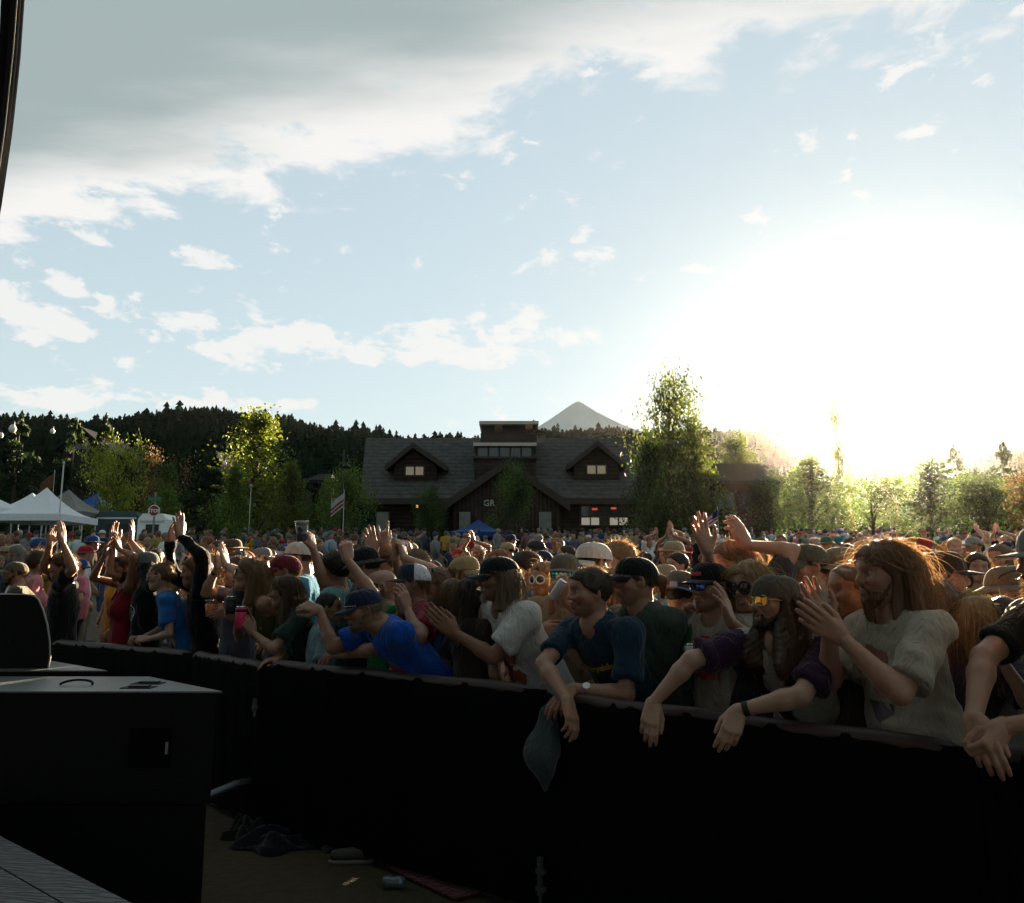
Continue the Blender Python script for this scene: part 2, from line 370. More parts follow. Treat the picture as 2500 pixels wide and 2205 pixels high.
for i in range(N_F):
    tpl = temps[i % 5]
    u = rg.random(); Y = 165 + (RID + 12 - 165) * (1 - (1 - u) ** 1.7) if i > 2400 else RID + rg.uniform(-14, 10)
    X = rg.uniform(-.72, .86) * Y
    h = rg.uniform(3.4, 7.0) * (1.45 if rg.random() < .08 else 1) * (.85 + .3 * math.sin(X * .11) * math.sin(X * .043 + 2))
    if rg.random() < .12: h *= .7
    wd = h * rg.uniform(.8, 1.9); a = rg.random() * 6.28
    v = tpl[0]; z = float(hill_z(np.array(X), np.array(Y)))
    fv.append(np.stack([X + wd * (v[:, 0] * math.cos(a) - v[:, 1] * math.sin(a)), Y + wd * (v[:, 0] * math.sin(a) + v[:, 1] * math.cos(a)), z - .6 + h * v[:, 2]], 1))
    ff.append(tpl[1] + c); c += len(v); ft.append(np.tile(rg.uniform(.6, 1.45) * np.array([1, rg.uniform(.9, 1.1), 1]), (len(v), 1)))
def leafmat(key, rgb, thru=.35, spec=.25):
    if key in MATS: return MATS[key]
    m, N, L, P = new_mat(key); at_ = N.new('ShaderNodeAttribute'); at_.attribute_name = 'tint'
    mx = N.new('ShaderNodeMix'); mx.data_type = 'RGBA'; mx.blend_type = 'MULTIPLY'; mx.inputs[0].default_value = 1; mx.inputs[6].default_value = (*rgb, 1); L.new(at_.outputs[0], mx.inputs[7])
    L.new(mx.outputs[2], P.inputs['Base Color']); P.inputs['Roughness'].default_value = .6 if spec else 1.0; P.inputs['Specular IOR Level'].default_value = spec
    tr = N.new('ShaderNodeBsdfTranslucent'); g = N.new('ShaderNodeMix'); g.data_type = 'RGBA'; g.blend_type = 'MULTIPLY'; g.inputs[0].default_value = 1; g.inputs[7].default_value = (1.4, 1.5, .7, 1)
    L.new(mx.outputs[2], g.inputs[6]); L.new(g.outputs[2], tr.inputs[0])
    ms = N.new('ShaderNodeMixShader'); ms.inputs[0].default_value = thru; L.new(P.outputs[0], ms.inputs[1]); L.new(tr.outputs[0], ms.inputs[2]); L.new(ms.outputs[0], N['Material Output'].inputs[0])
    MATS[key] = m; return m
fo = mk('forest', np.concatenate(fv), np.concatenate(ff), [leafmat('needle_far', (.012, .022, .012), .02, 0.0)], smooth=False, tint=np.concatenate(ft))
tag(fo, 'dark conifer forest covering the hills behind the field', 'forest', kind='stuff')
# the far peak
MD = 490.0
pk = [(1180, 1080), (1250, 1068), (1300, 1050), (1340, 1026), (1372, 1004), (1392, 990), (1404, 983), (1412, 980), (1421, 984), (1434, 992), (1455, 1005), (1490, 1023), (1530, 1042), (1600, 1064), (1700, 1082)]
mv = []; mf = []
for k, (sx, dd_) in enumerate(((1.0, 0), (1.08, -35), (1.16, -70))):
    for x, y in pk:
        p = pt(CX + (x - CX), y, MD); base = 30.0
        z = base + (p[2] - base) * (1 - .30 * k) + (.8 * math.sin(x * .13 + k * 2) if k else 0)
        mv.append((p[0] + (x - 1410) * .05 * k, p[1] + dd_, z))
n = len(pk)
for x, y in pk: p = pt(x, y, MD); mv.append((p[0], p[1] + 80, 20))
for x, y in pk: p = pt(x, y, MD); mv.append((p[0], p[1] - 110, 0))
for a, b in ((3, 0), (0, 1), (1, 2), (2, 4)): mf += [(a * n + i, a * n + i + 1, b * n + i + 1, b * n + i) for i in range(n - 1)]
tag(mk('mountain', mv, np.array(mf), [mat('haze_pale_rock', (.60, .60, .58), 1.0, spec=0.0, scale=.02, var=.3)], smooth=False), kind='structure')  # rock lightened so its colour carries the paleness of distant haze
MB().box((-1040, -38, -1.0), (1040, 800, 118)).build('haze', [])
hz = bpy.data.objects['haze']; tag(hz, 'thin sunlit evening haze over the whole field', 'haze', kind='stuff')
hm = bpy.data.materials.new('haze_air'); hm.use_nodes = True; hm.node_tree.nodes.clear()
pv = hm.node_tree.nodes.new('ShaderNodeVolumePrincipled'); pv.inputs['Density'].default_value = HAZE_D; pv.inputs['Anisotropy'].default_value = HAZE_G; pv.inputs['Color'].default_value = (1.0, .96, .90, 1)
ho = hm.node_tree.nodes.new('ShaderNodeOutputMaterial'); hm.node_tree.links.new(pv.outputs[0], ho.inputs['Volume']); hz.data.materials.append(hm)
# ------------------------------------------------------------------ trees
def bark(): return mat('bark', (.07, .05, .035), .9, scale=8, var=.35, bump=.6)
def tree_template(kind, seed):
    """unit-height tree: trunk mesh and leaf crown (verts, faces, tint); radius fitted afterwards"""
    rg = np.random.default_rng(seed); tb = MB()
    pts_ = []
    if kind == 'conifer':
        tb.tube([(0, 0, 0), (.004, 0, .5), (0, 0, .97)], [.022, .013, .003], 6)
        n = 5200; t = rg.random(n) ** .8; z = .08 + .91 * t; rmax = .5 * (1 - t) ** .85 + .02
        nb = 60; ba = rg.uniform(0, 6.28, nb); bz = .08 + .9 * rg.random(nb) ** .9
        k = rg.integers(0, nb, n); zz = bz[k]; rr = (.5 * (1 - (zz - .08) / .92) ** .85 + .02) * rg.random(n) ** .6 * rg.uniform(.8, 1.12, nb)[k]
        aa = ba[k] + rg.normal(size=n) * .10; c = np.stack([rr * np.cos(aa), rr * np.sin(aa), zz - rr * .16 + rg.normal(size=n) * .012], 1)
        lv = .026
    else:
        lobes = []
        if kind == 'poplar': spec = [(rg.normal() * .06, rg.normal() * .06, z, .16 + .12 * math.sin(math.pi * min(1, (z - .1) / .9)) ** .8) for z in np.linspace(.16, .97, 15)]
        elif kind == 'tall':
            zs_ = np.concatenate([np.linspace(.10, .55, 20), np.linspace(.58, .96, 12)]); of_ = .34 * (1 - zs_) ** .9 * rg.uniform(.45, 1.05, len(zs_)); an_ = np.arange(len(zs_)) * 2.4 + rg.normal(size=len(zs_)) * .3
            spec = [(o * math.cos(t), o * math.sin(t), z, (.07 + .17 * (1 - z)) * rg.uniform(.8, 1.2)) for z, o, t in zip(zs_, of_, an_)]
        else: spec = [(rg.normal() * .20, rg.normal() * .20, z, rg.uniform(.13, .22)) for z in np.clip(rg.normal(.62, .19, 16), .28, .92)]
        tb.tube([(0, 0, 0), (.01, .0, .3), (0, .01, .6), (0, 0, .9)], [.03, .022, .012, .003], 7)
        for lx, ly, lz, lr in spec:
            tb.tube([(0, 0, max(.08, lz - .24)), (lx * .5, ly * .5, lz - .10), (lx, ly, lz)], [.010, .007, .002], 5)
        per = 8200 // len(spec); c = []
        for lx, ly, lz, lr in spec:
            nsub = 14; sc_ = rg.normal(size=(nsub, 3)); sc_ /= np.linalg.norm(sc_, axis=1, keepdims=True); sc_ *= rg.uniform(.45, 1.05, (nsub, 1))
            kk = rg.integers(0, nsub, per); q = sc_[kk] + rg.normal(size=(per, 3)) * .34
            c.append(np.array([lx, ly, lz]) + q * np.array([lr, lr, lr * .85]))
        c = np.concatenate(c); lv = .0130
    n = len(c); a = unit3(rg.normal(size=(n, 3))); b = unit3(np.cross(a, rg.normal(size=(n, 3)))); sz = lv * rg.uniform(.6, 1.4, (n, 1))
    if kind == 'conifer': a = unit3(np.stack([c[:, 0], c[:, 1], -.25 * np.ones(n) * .5], 1) + rg.normal(size=(n, 3)) * .25); b = unit3(np.cross(a, rg.normal(size=(n, 3)))) * .45
    V = np.stack([c - a * sz, c + b * sz * .6, c + a * sz, c - b * sz * .6], 1).reshape(-1, 3)
    F = np.arange(n * 4).reshape(n, 4)
    tn = np.repeat(rg.uniform(.6, 1.35, (n, 1)) * (1 + .35 * np.sin(c[:, :1] * 9 + c[:, 1:2] * 7 + c[:, 2:] * 8 + seed)), 4, 0)
    T = tn * np.array([1, 1, 1]) * (1 + .12 * np.repeat(rg.normal(size=(n, 1)), 4, 0) * np.array([1.0, 0, -.6]))
    return tb.out(), (V, F, np.clip(T, .2, 2.2))
def unit3(v): return v / (np.linalg.norm(v, axis=1, keepdims=True) + 1e-9)
TT = {}
def tree(kind, var, x, ytop, wpx, d, leafkey, rgb, label, thru=.34, name=None, group=None):
    k = (kind, var)
    if k not in TT:
        (tv, tf_, _), (lv_, lf_, lt) = tree_template(kind, 50 + var * 7 + len(kind))
        TT[k] = (mesh_data('trunk', tv, tf_, [bark()], smooth=True), lv_, lf_, lt, {})
    trunk_me, lv_, lf_, lt, by = TT[k]
    if leafkey not in by: by[leafkey] = mesh_data('crown', lv_, lf_, [leafmat(leafkey, rgb, thru)], smooth=False, tint=lt)
    p = pt(x, ytop, d); z0 = float(zg(p[1])); hgt = (p[2] - z0) / float(np.percentile(lv_[:, 2], 99.6)); wd = wpx / F_PX * d
    ext = 2 * float(np.percentile(np.abs(lv_[:, :2]), 96))
    o = empty(name or {'conifer': 'conifer_tree', 'poplar': 'poplar_tree'}.get(kind, 'leafy_tree'), (p[0], p[1], z0)); tag(o, label, 'tree', group)
    sc_ = (wd / ext, wd / ext, hgt)
    for nm, me in (('trunk', trunk_me), ('crown', by[leafkey])):
        c_ = bpy.data.objects.new(nm, me); link(c_, o); c_.scale = sc_; c_.rotation_euler = (0, 0, (x * .37) % 6.28)
    return o
G1, G2, G3, G4 = (.10, .12, .022), (.045, .075, .02), (.028, .042, .022), (.16, .085, .05)
GT = 'trees around the field'
for a in (('conifer', 0, 50, 1030, 150, 52, 'needle', G3, 'dark spruce at the left edge above the white tents'),
          ('conifer', 1, 185, 1030, 130, 54, 'needle', G3, 'brown-tipped spruce before the dark gable behind the white tent'),
          ('conifer', 2, 262, 1018, 90, 66, 'needle', G3, 'slim spruce rising behind the yellow-green tree'),
          ('conifer', 0, 312, 1062, 60, 68, 'needle', G3, 'small thin spruce right of the slim spruce, behind the yellow-green tree'),
          ('conifer', 1, 338, 1055, 60, 64, 'needle', G3, 'rusty-topped small spruce behind the right side of the yellow-green tree'),
          ('round', 0, 298, 1076, 150, 44, 'leaf_bright', (.20, .22, .035), 'bright yellow-green leafy tree behind the blue tent'),
          ('round', 1, 395, 1102, 130, 62, 'leaf_red', G4, 'dull reddish leafy tree behind the stop sign'),
          ('tall', 0, 412, 1132, 95, 42, 'leaf_mid', (.085, .13, .025), 'young green tree just right of the stop sign'),
          ('conifer', 2, 437, 1115, 60, 50, 'needle', G3, 'small spruce between the two young green trees'),
          ('conifer', 0, 512, 1108, 120, 50, 'needle', G3, 'dark spruce before the pointed house gable'),
          ('tall', 1, 575, 1140, 110, 43, 'leaf_mid', (.085, .13, .025), 'young green tree below the big cottonwood, beside the thin pole'),
          ('tall', 2, 632, 1003, 235, 56, 'leaf_gold', (.13, .15, .03), 'big olive-green cottonwood left of the lodge'),
          ('tall', 3, 715, 1130, 110, 52, 'leaf_olive', (.085, .10, .025), 'smaller olive tree at the right foot of the big cottonwood'),
          ('round', 2, 850, 1128, 120, 44, 'leaf_mid', (.085, .13, .025), 'rounded green tree at the left end of the lodge behind the lamp post'),
          ('round', 4, 785, 1180, 80, 50, 'leaf_dark', G2, 'low dark tree left of the rounded tree by the lamp post'),
          ('round', 3, 1246, 1128, 118, 50, 'leaf_dark', G2, 'dark green tree standing before the lodge sign'),
          ('round', 4, 1050, 1186, 80, 54, 'leaf_dark', G2, 'small dark tree before the left wing of the lodge'),
          ('poplar', 0, 1628, 908, 140, 46, 'leaf_olive', (.085, .10, .025), 'tall slender poplar at the right end of the lodge'),
          ('tall', 0, 1585, 1080, 120, 45, 'leaf_dark', G2, 'dark tree at the left foot of the tall poplar'),
          ('tall', 1, 1690, 1025, 150, 47, 'leaf_olive', (.085, .10, .025), 'broad olive tree at the right foot of the tall poplar'),
          ('tall', 2, 1795, 1065, 170, 70, 'leaf_olive', (.085, .10, .025), 'hazy tree behind the low-roofed house right of the poplar'),
          ('poplar', 1, 2035, 935, 60, 80, 'leaf_olive', (.085, .10, .025), 'thin sunlit poplar spire just left of the sun'),
          ('tall', 3, 1975, 1118, 210, 66, 'leaf_mid', (.085, .13, .025), 'sun-hazed tree below the thin poplar spire'),
          ('round', 0, 2120, 1140, 190, 52, 'leaf_mid', (.085, .13, .025), 'glowing hazy tree straight below the sun'),
          ('tall', 2, 2265, 1118, 190, 62, 'leaf_dark', G2, 'hazy tree just right of the sun glow'),
          ('round', 2, 2395, 1142, 190, 55, 'leaf_mid', (.085, .13, .025), 'second hazy tree right of the sun glow'),
          ('conifer', 1, 2330, 1090, 110, 75, 'needle', G3, 'pointed hazy conifer between the hazy trees right of the sun'),
          ('conifer', 2, 2445, 1085, 110, 74, 'needle', G3, 'pointed hazy conifer near the right edge'),
          ('round', 3, 2540, 1130, 240, 56, 'leaf_red', G4, 'hazy rusty tree at the right edge above the cap visor'),
          ('round', 3, 1880, 1150, 150, 56, 'leaf_dark', G2, 'dim rounded tree before the low-roofed house')):
    tree(*a, group=GT)
# ------------------------------------------------------------------ buildings
def on(x, y, Y):
    """the point on the upright plane at distance Y seen in column x, row y"""
    u, v = (x - CX) / F_PX, (CY - y) / F_PX; c, s = math.cos(PITCH), math.sin(PITCH); d = Y / (c - v * s)
    return np.array([u * d, Y, CAM_Z + (s + v * c) * d])
def put(mb, name, mats, root, par=None, smooth=False):
    V, F, M = mb.out()
    return mk(name, V - np.array(root.location), F, mats if isinstance(mats, list) else [mats], par or root, fm=M, smooth=smooth)
def text_mesh(body, size, bold=0.0, shear=0.0, flat_extr=0.0):
    cu = bpy.data.curves.new('lettering', 'FONT'); cu.body = body; cu.size = size; cu.align_x = 'CENTER'; cu.align_y = 'CENTER'; cu.offset = bold; cu.shear = shear; cu.resolution_u = 2; cu.extrude = flat_extr
    o = bpy.data.objects.new('lettering', cu); COL.objects.link(o)
    me = bpy.data.meshes.new_from_object(o.evaluated_get(bpy.context.evaluated_depsgraph_get()))
    V = np.array([v.co[:] for v in me.vertices]); F = [list(p.vertices) for p in me.polygons]
    bpy.data.objects.remove(o); bpy.data.curves.remove(cu)
    tri = []
    me.calc_loop_triangles(); tri = np.array([t.vertices[:] for t in me.loop_triangles]); bpy.data.meshes.remove(me)
    return V, tri
def lettering(body, size, origin, ex, ey, m, root, par=None, bold=0.0, name='lettering', thick=.0):
    V, T = text_mesh(body, size, bold); ex, ey = np.asarray(ex, float), np.asarray(ey, float)
    W = np.asarray(origin) + V[:, :1] * ex + V[:, 1:2] * ey
    return mk(name, W - np.array(root.location), T, [m], par or root, smooth=False)
def coursed(name, rgb, per, axis, depth=.35, rough=.9):
    """rows of shingles or boards: dark course lines and uneven rows"""
    m, N, L, P = new_mat(name); co = N.new('ShaderNodeTexCoord'); mp = N.new('ShaderNodeMapping'); L.new(co.outputs['Object'], mp.inputs[0]); mp.inputs['Scale'].default_value = (.35, .35, 1) if axis == 'z' else (1, .35, .35)
    wv = N.new('ShaderNodeTexWave'); wv.wave_profile = 'SAW'; wv.bands_direction = 'Z' if axis == 'z' else 'X'; wv.inputs['Scale'].default_value = 1 / per / 3.14; wv.inputs['Distortion'].default_value = .6; wv.inputs['Detail'].default_value = 2; wv.inputs['Detail Scale'].default_value = 3; L.new(co.outputs['Object'], wv.inputs[0])
    nz = N.new('ShaderNodeTexNoise'); nz.inputs['Scale'].default_value = 2.2; nz.inputs['Detail'].default_value = 8; nz.inputs['Roughness'].default_value = .7; L.new(co.outputs['Object'], nz.inputs[0])
    a = N.new('ShaderNodeMapRange'); a.inputs[3].default_value = 1 - depth; a.inputs[4].default_value = 1 + depth * .5; L.new(wv.outputs[1], a.inputs[0])
    b = N.new('ShaderNodeMapRange'); b.inputs[1].default_value = .3; b.inputs[2].default_value = .7; b.inputs[3].default_value = .55; b.inputs[4].default_value = 1.45; L.new(nz.outputs[0], b.inputs[0])
    mu = N.new('ShaderNodeMath'); mu.operation = 'MULTIPLY'; L.new(a.outputs[0], mu.inputs[0]); L.new(b.outputs[0], mu.inputs[1])
    mx = N.new('ShaderNodeMix'); mx.data_type = 'RGBA'; mx.blend_type = 'MULTIPLY'; mx.inputs[0].default_value = 1; mx.inputs[6].default_value = (*rgb, 1); L.new(mu.outputs[0], mx.inputs[7]); L.new(mx.outputs[2], P.inputs['Base Color']); P.inputs['Roughness'].default_value = rough; P.inputs['Specular IOR Level'].default_value = .15
    bp = N.new('ShaderNodeBump'); bp.inputs['Strength'].default_value = .6; bp.inputs['Distance'].default_value = .05; L.new(wv.outputs[1], bp.inputs['Height']); L.new(bp.outputs[0], P.inputs['Normal']); MATS[name] = m; return m
M_ROOF = coursed('roof_shingle', (.062, .062, .060), .34, 'z')
M_ROOF2 = mat('dark_roof', (.022, .022, .024), 1.0, scale=3, var=.35, spec=.05)
M_LOG = coursed('dark_timber', (.034, .026, .022), .30, 'z', .5)
M_TRIM = mat('timber_trim', (.035, .026, .02), .8, scale=5, var=.3)
M_PALE = mat('pale_flashing', (.42, .38, .33), .6, scale=3)
M_STONE = mat('grey_stone', (.17, .17, .155), .95, scale=2.5, var=.5, bump=.8)
M_GLASS = mat('window_glass', (.03, .035, .04), .08, var=0, spec=.8)
M_LIT = mat('lit_pane', (.30, .25, .17), .3, var=.1, emit=(1.0, .80, .50, .011))
M_LITW = mat('lit_shop_pane', (.5, .47, .40), .3, var=.2, scale=.8, emit=(1.0, .90, .70, .022))
M_RED = mat('red_sign_light', (.6, .06, .03), .4, var=0, emit=(1.0, .12, .04, .055))
YF = 58.0
lb = on(1225, 1345, YF); lodge = empty('lodge', (lb[0], YF + 5, float(zg(YF)) - .3)); tag(lodge, 'long dark timber lodge with grey roof, two dormers and a square tower', 'building')
xl, zr = on(893, 1078, YF + 7)[0], on(1250, 1078, YF + 7)[2]; xr = on(1690, 1078, YF + 7)[0]
ze = on(1250, 1228, YF)[2]; xel, xer = on(880, 1228, YF)[0], on(1700, 1228, YF)[0]; z0 = float(zg(YF)) - .3
put(MB().box((xel + .8, YF + .8, z0), (xer - .8, YF + 13, ze + .1)), 'wall', M_LOG, lodge)
mb = MB()
mb.prism([(xel, YF - .3, ze), (xer, YF - .3, ze), (xr, YF + 7, zr), (xl, YF + 7, zr)], (0, 0, .28)); mb.prism([(xel, YF + 14.4, ze), (xl, YF + 7.01, zr), (xr, YF + 7.01, zr), (xer, YF + 14.4, ze)], (0, 0, .28))
roof = put(mb, 'roof', M_ROOF, lodge)
put(MB().box((xel, YF - .36, ze - .12), (xer, YF - .24, ze + .30)), 'fascia', M_TRIM, lodge, roof)
put(MB().prism([(xl + .7, YF + 2, ze), (xl + .7, YF + 12, ze), (xl + .7, YF + 7, zr)], (.12, 0, 0)), 'gable_wall', M_LOG, lodge)
def roof_y(z): return YF - .3 + (z - ze) / (zr - ze) * 7.3
def dormer(px, peak, eave_y, xa, xb, ba, bb, bottom, wx0, wx1, wy0, wy1):
    yb = roof_y(on(px, bottom, YF)[2]); Yd = yb + .2
    P = on(px, peak, Yd); A, B = on(xa, eave_y, Yd), on(xb, eave_y, Yd); wl, wr = on(ba, bottom, Yd), on(bb, bottom, Yd)
    d = put(MB().prism([(wl[0], Yd, wl[2]), (wr[0], Yd, wr[2]), (wr[0], Yd, A[2] + .3), (P[0], Yd, P[2] - .25), (wl[0], Yd, A[2] + .3)], (0, 4.0, 0)), 'dormer', M_LOG, lodge)
    for E in (A, B):
        mb = MB(); q = [(E[0], Yd - .55, E[2]), (P[0], Yd - .55, P[2])]; mb.prism([q[0], q[1], (q[1][0], Yd - .55, q[1][2] + .3), (q[0][0], Yd - .55, q[0][2] + .3)], (0, 4.6, 0))
        put(mb, 'dormer_roof', M_ROOF, lodge, d)
        put(MB().prism([(E[0], Yd - .62, E[2] - .18), (P[0], Yd - .62, P[2] - .12), (P[0], Yd - .62, P[2] + .22), (E[0], Yd - .62, E[2] + .14)], (0, .07, 0)), 'barge_board', M_TRIM, lodge, d)
    a, b = on(wx0, wy1, Yd), on(wx1, wy0, Yd); mid = (a[0] + b[0]) / 2
    mb = MB()
    for x0, x1, y0_, y1_ in ((a[0] - .12, b[0] + .12, a[2] - .12, a[2]), (a[0] - .12, b[0] + .12, b[2], b[2] + .12), (a[0] - .12, a[0], a[2], b[2]), (b[0], b[0] + .12, a[2], b[2]), (mid - .06, mid + .06, a[2], b[2])): mb.box((x0, Yd - .09, y0_), (x1, Yd - .01, y1_))
    put(mb, 'window_frame', M_TRIM, lodge, d)
    for x0, x1 in ((a[0], mid - .06), (mid + .06, b[0])): put(MB().box((x0, Yd - .05, a[2]), (x1, Yd - .03, b[2])), 'pane', M_LIT, lodge, d)
dormer(1010, 1092, 1147, 942, 1092, 962, 1066, 1184, 991, 1034, 1140, 1160)
dormer(1458, 1088, 1144, 1384, 1526, 1402, 1512, 1180, 1434, 1478, 1137, 1157)
# the tower
YT = YF + 1.2
a, b = on(1158, 1200, YT), on(1308, 1118, YT); tw = put(MB().box((a[0], YT, a[2]), (b[0], YT + 5, b[2])), 'tower', coursed('tower_brown', (.044, .031, .026), .3, 'z', .5), lodge)
c0, c1 = on(1163, 1118, YT), on(1304, 1086, YT)
put(MB().box((c0[0], YT + .3, c0[2]), (c1[0], YT + 4.7, c1[2])), 'glazed_storey', M_TRIM, lodge, tw)
n = 5
for i in range(n):
    x0 = c0[0] + .12 + (c1[0] - c0[0] - .2) * i / n; x1 = c0[0] + .12 + (c1[0] - c0[0] - .2) * (i + 1) / n - .12
    put(MB().box((x0, YT + .24, c0[2] + .12), (x1, YT + .29, c1[2] - .1)), 'pane', M_GLASS, lodge, tw)
for ya, xa, xb, h in ((1118, 1155, 1310, .16), (1086, 1156, 1310, .24)):
    p, q = on(xa, ya, YT), on(xb, ya, YT); put(MB().box((p[0], YT - .25, p[2] - h / 2), (q[0], YT + 5.25, p[2] + h / 2)), 'ledge', M_PALE if h > .2 else M_TRIM, lodge, tw)
u0, u1 = on(1173, 1083, YT + .4), on(1311, 1058, YT + .4); put(MB().box((u0[0], YT + .4, u0[2]), (u1[0], YT + 4.4, u1[2])), 'parapet', M_TRIM, lodge, tw)
t0, t1 = on(1176, 1058, YT + .5), on(1308, 1038, YT + .5)
for i, x in enumerate(np.linspace(t0[0] + .1, t1[0] - .1, 6)):
    for yy in (YT + .55, YT + 4.2): put(MB().box((x - .10, yy, t0[2]), (x + .10, yy + .16, t1[2])), 'post', M_TRIM, lodge, tw)
for i in (0, 2, 3):
    x = np.linspace(t0[0] + .1, t1[0] - .1, 6); put(MB().box((x[i] + .1, YT + .6, t0[2]), (x[i + 1] - .1, YT + .66, t1[2] - .02)), 'louvre_panel', M_TRIM, lodge, tw)
p, q = on(1170, 1037, YT + .2), on(1315, 1034, YT + .2); put(MB().box((p[0], YT + .1, t1[2] + .002), (q[0], YT + 4.7, t1[2] + .24)), 'cap_slab', M_PALE, lodge, tw)
# the entrance gable in the middle
YG = YF - 3.0
P = on(1238, 1133, YG); A, B = on(1078, 1240, YG), on(1392, 1238, YG); wa, wb = on(1105, 1240, YG), on(1368, 1240, YG)
ent = put(MB().prism([(wa[0], YG + .5, z0), (wb[0], YG + .5, z0), (wb[0], YG + .5, wa[2] + .4), (P[0], YG + .5, P[2] - .2), (wa[0], YG + .5, wa[2] + .4)], (0, 4.5, 0)), 'entrance_gable', coursed('gable_board', (.046, .032, .027), .28, 'x', .5), lodge)
for E in (A, B):
    mb = MB(); mb.prism([(E[0], YG, E[2]), (P[0], YG, P[2]), (P[0], YG, P[2] + .35), (E[0], YG, E[2] + .35)], (0, 6.5, 0)); put(mb, 'gable_roof', M_ROOF, lodge, ent)
    put(MB().prism([(E[0], YG - .1, E[2] - .3), (P[0], YG - .1, P[2] - .2), (P[0], YG - .1, P[2] + .3), (E[0], YG - .1, E[2] + .2)], (0, .09, 0)), 'barge_board', M_TRIM, lodge, ent)
for x0, x1 in ((1121, 1148), (1316, 1346), (918, 948)):
    Yp = YG + .1 if x0 > 1000 else YF - .1
    a, b = on(x0, 1300, Yp), on(x1, 1250, Yp); put(MB().box((a[0], Yp, z0), (b[0], Yp + .9, b[2])), 'stone_pier', M_STONE, lodge)
p = on(1194, 1229, YG + .44); lettering('GR', .60, (p[0], YG + .46, p[2]), (1, 0, 0), (0, 0, 1), mat('sign_letter', (.36, .35, .31), .5, var=0), lodge, ent, bold=.012)
# lit shop window under the right eave
a, b = on(1418, 1282, YF + .7), on(1532, 1236, YF + .7)
win = put(MB().box((a[0] - .1, YF + .62, a[2] - .1), (b[0] + .1, YF + .72, b[2] + .1)), 'shop_window', M_TRIM, lodge)
xs_ = np.linspace(a[0], b[0], 6); mid = a[2] + (b[2] - a[2]) * .42
for i in range(5):
    lit = i in (0, 1, 4)
    put(MB().box((xs_[i] + .05, YF + .56, a[2]), (xs_[i + 1] - .05, YF + .6, mid - .05)), 'pane', M_LITW if i != 2 else M_GLASS, lodge, win)
    put(MB().box((xs_[i] + .05, YF + .56, mid + .05), (xs_[i + 1] - .05, YF + .6, b[2])), 'pane', M_GLASS, lodge, win)
for x, y in ((1452, 1243), (1498, 1241)):
    q = on(x, y, YF + .5); put(MB().box((q[0] - .19, YF + .48, q[2] - .07), (q[0] + .19, YF + .54, q[2] + .07)), 'neon_sign', M_RED, lodge, win)
q = on(1018, 1236, YF - .2); put(MB().box((q[0] - .07, YF - .2, q[2] - .09), (q[0] + .07, YF - .05, q[2] + .09)), 'porch_lamp', mat('warm_lamp', (.8, .5, .2), .4, var=0, emit=(1, .5, .2, .15)), lodge)
# the low-roofed house right of the poplar and the houses at left
def house(x0, x1, yr, ye, Y, label, depth=7.0, gable=False, wall=M_LOG):
    a, b = on(x0, ye, Y), on(x1, ye, Y); r = on(x0, yr, Y + (0 if gable else depth / 2)); zb = float(zg(Y)) - .3
    h = empty('house', ((a[0] + b[0]) / 2, Y + depth / 2, zb)); tag(h, label, 'building')
    if gable:
        xm = (a[0] + b[0]) / 2
        put(MB().prism([(a[0] + .5, Y, zb), (b[0] - .5, Y, zb), (b[0] - .5, Y, a[2] + .2), (xm, Y, r[2] - .2), (a[0] + .5, Y, a[2] + .2)], (0, depth, 0)), 'wall', wall, h)
        for E in (a, b): put(MB().prism([(E[0], Y - .5, E[2]), (xm, Y - .5, r[2]), (xm, Y - .5, r[2] + .28), (E[0], Y - .5, E[2] + .28)], (0, depth + 1, 0)), 'roof', M_ROOF2, h)
        q = put(MB().box((xm - .7, Y - .07, a[2] + .1), (xm + .7, Y - .01, a[2] + 1.0)), 'window', M_TRIM, h)
        for sx in (-.33, .33): put(MB().box((xm + sx - .28, Y - .1, a[2] + .18), (xm + sx + .28, Y - .075, a[2] + .92)), 'pane', M_GLASS, h, q)
    else:
        put(MB().box((a[0] + .6, Y + .5, zb), (b[0] - .6, Y + depth - .5, a[2] + .1)), 'wall', wall, h)
        mb = MB(); mb.prism([(a[0], Y, a[2]), (b[0], Y, a[2]), (b[0] - .4, Y + depth / 2, r[2]), (a[0] + .4, Y + depth / 2, r[2])], (0, 0, .25)); mb.prism([(a[0], Y + depth, a[2]), (a[0] + .4, Y + depth / 2 + .01, r[2]), (b[0] - .4, Y + depth / 2 + .01, r[2]), (b[0], Y + depth, a[2])], (0, 0, .25))
        put(mb, 'roof', M_ROOF2, h)
        for t in (.3, .65):
            x = a[0] + (b[0] - a[0]) * t; q = put(MB().box((x - .8, Y + .42, a[2] - 1.7), (x + .8, Y + .49, a[2] - .5)), 'window', M_TRIM, h)
            for sx in (-.36, .36): put(MB().box((x + sx - .3, Y + .38, a[2] - 1.6), (x + sx + .3, Y + .41, a[2] - .6)), 'pane', M_GLASS, h, q)
    return h
house(1712, 1905, 1140, 1182, 56, 'low house with a wide hazy roof right of the tall poplar')
house(140, 262, 1052, 1102, 72, 'dark gabled house top rising behind the brown-tipped spruce', gable=True)
house(498, 560, 1112, 1170, 64, 'small house with a steep pointed gable behind the young trees', gable=True)
house(555, 640, 1135, 1160, 72, 'grey-roofed house half hidden behind the big cottonwood')
house(740, 800, 1165, 1180, 60, 'low grey roof between the cottonwood and the lodge')
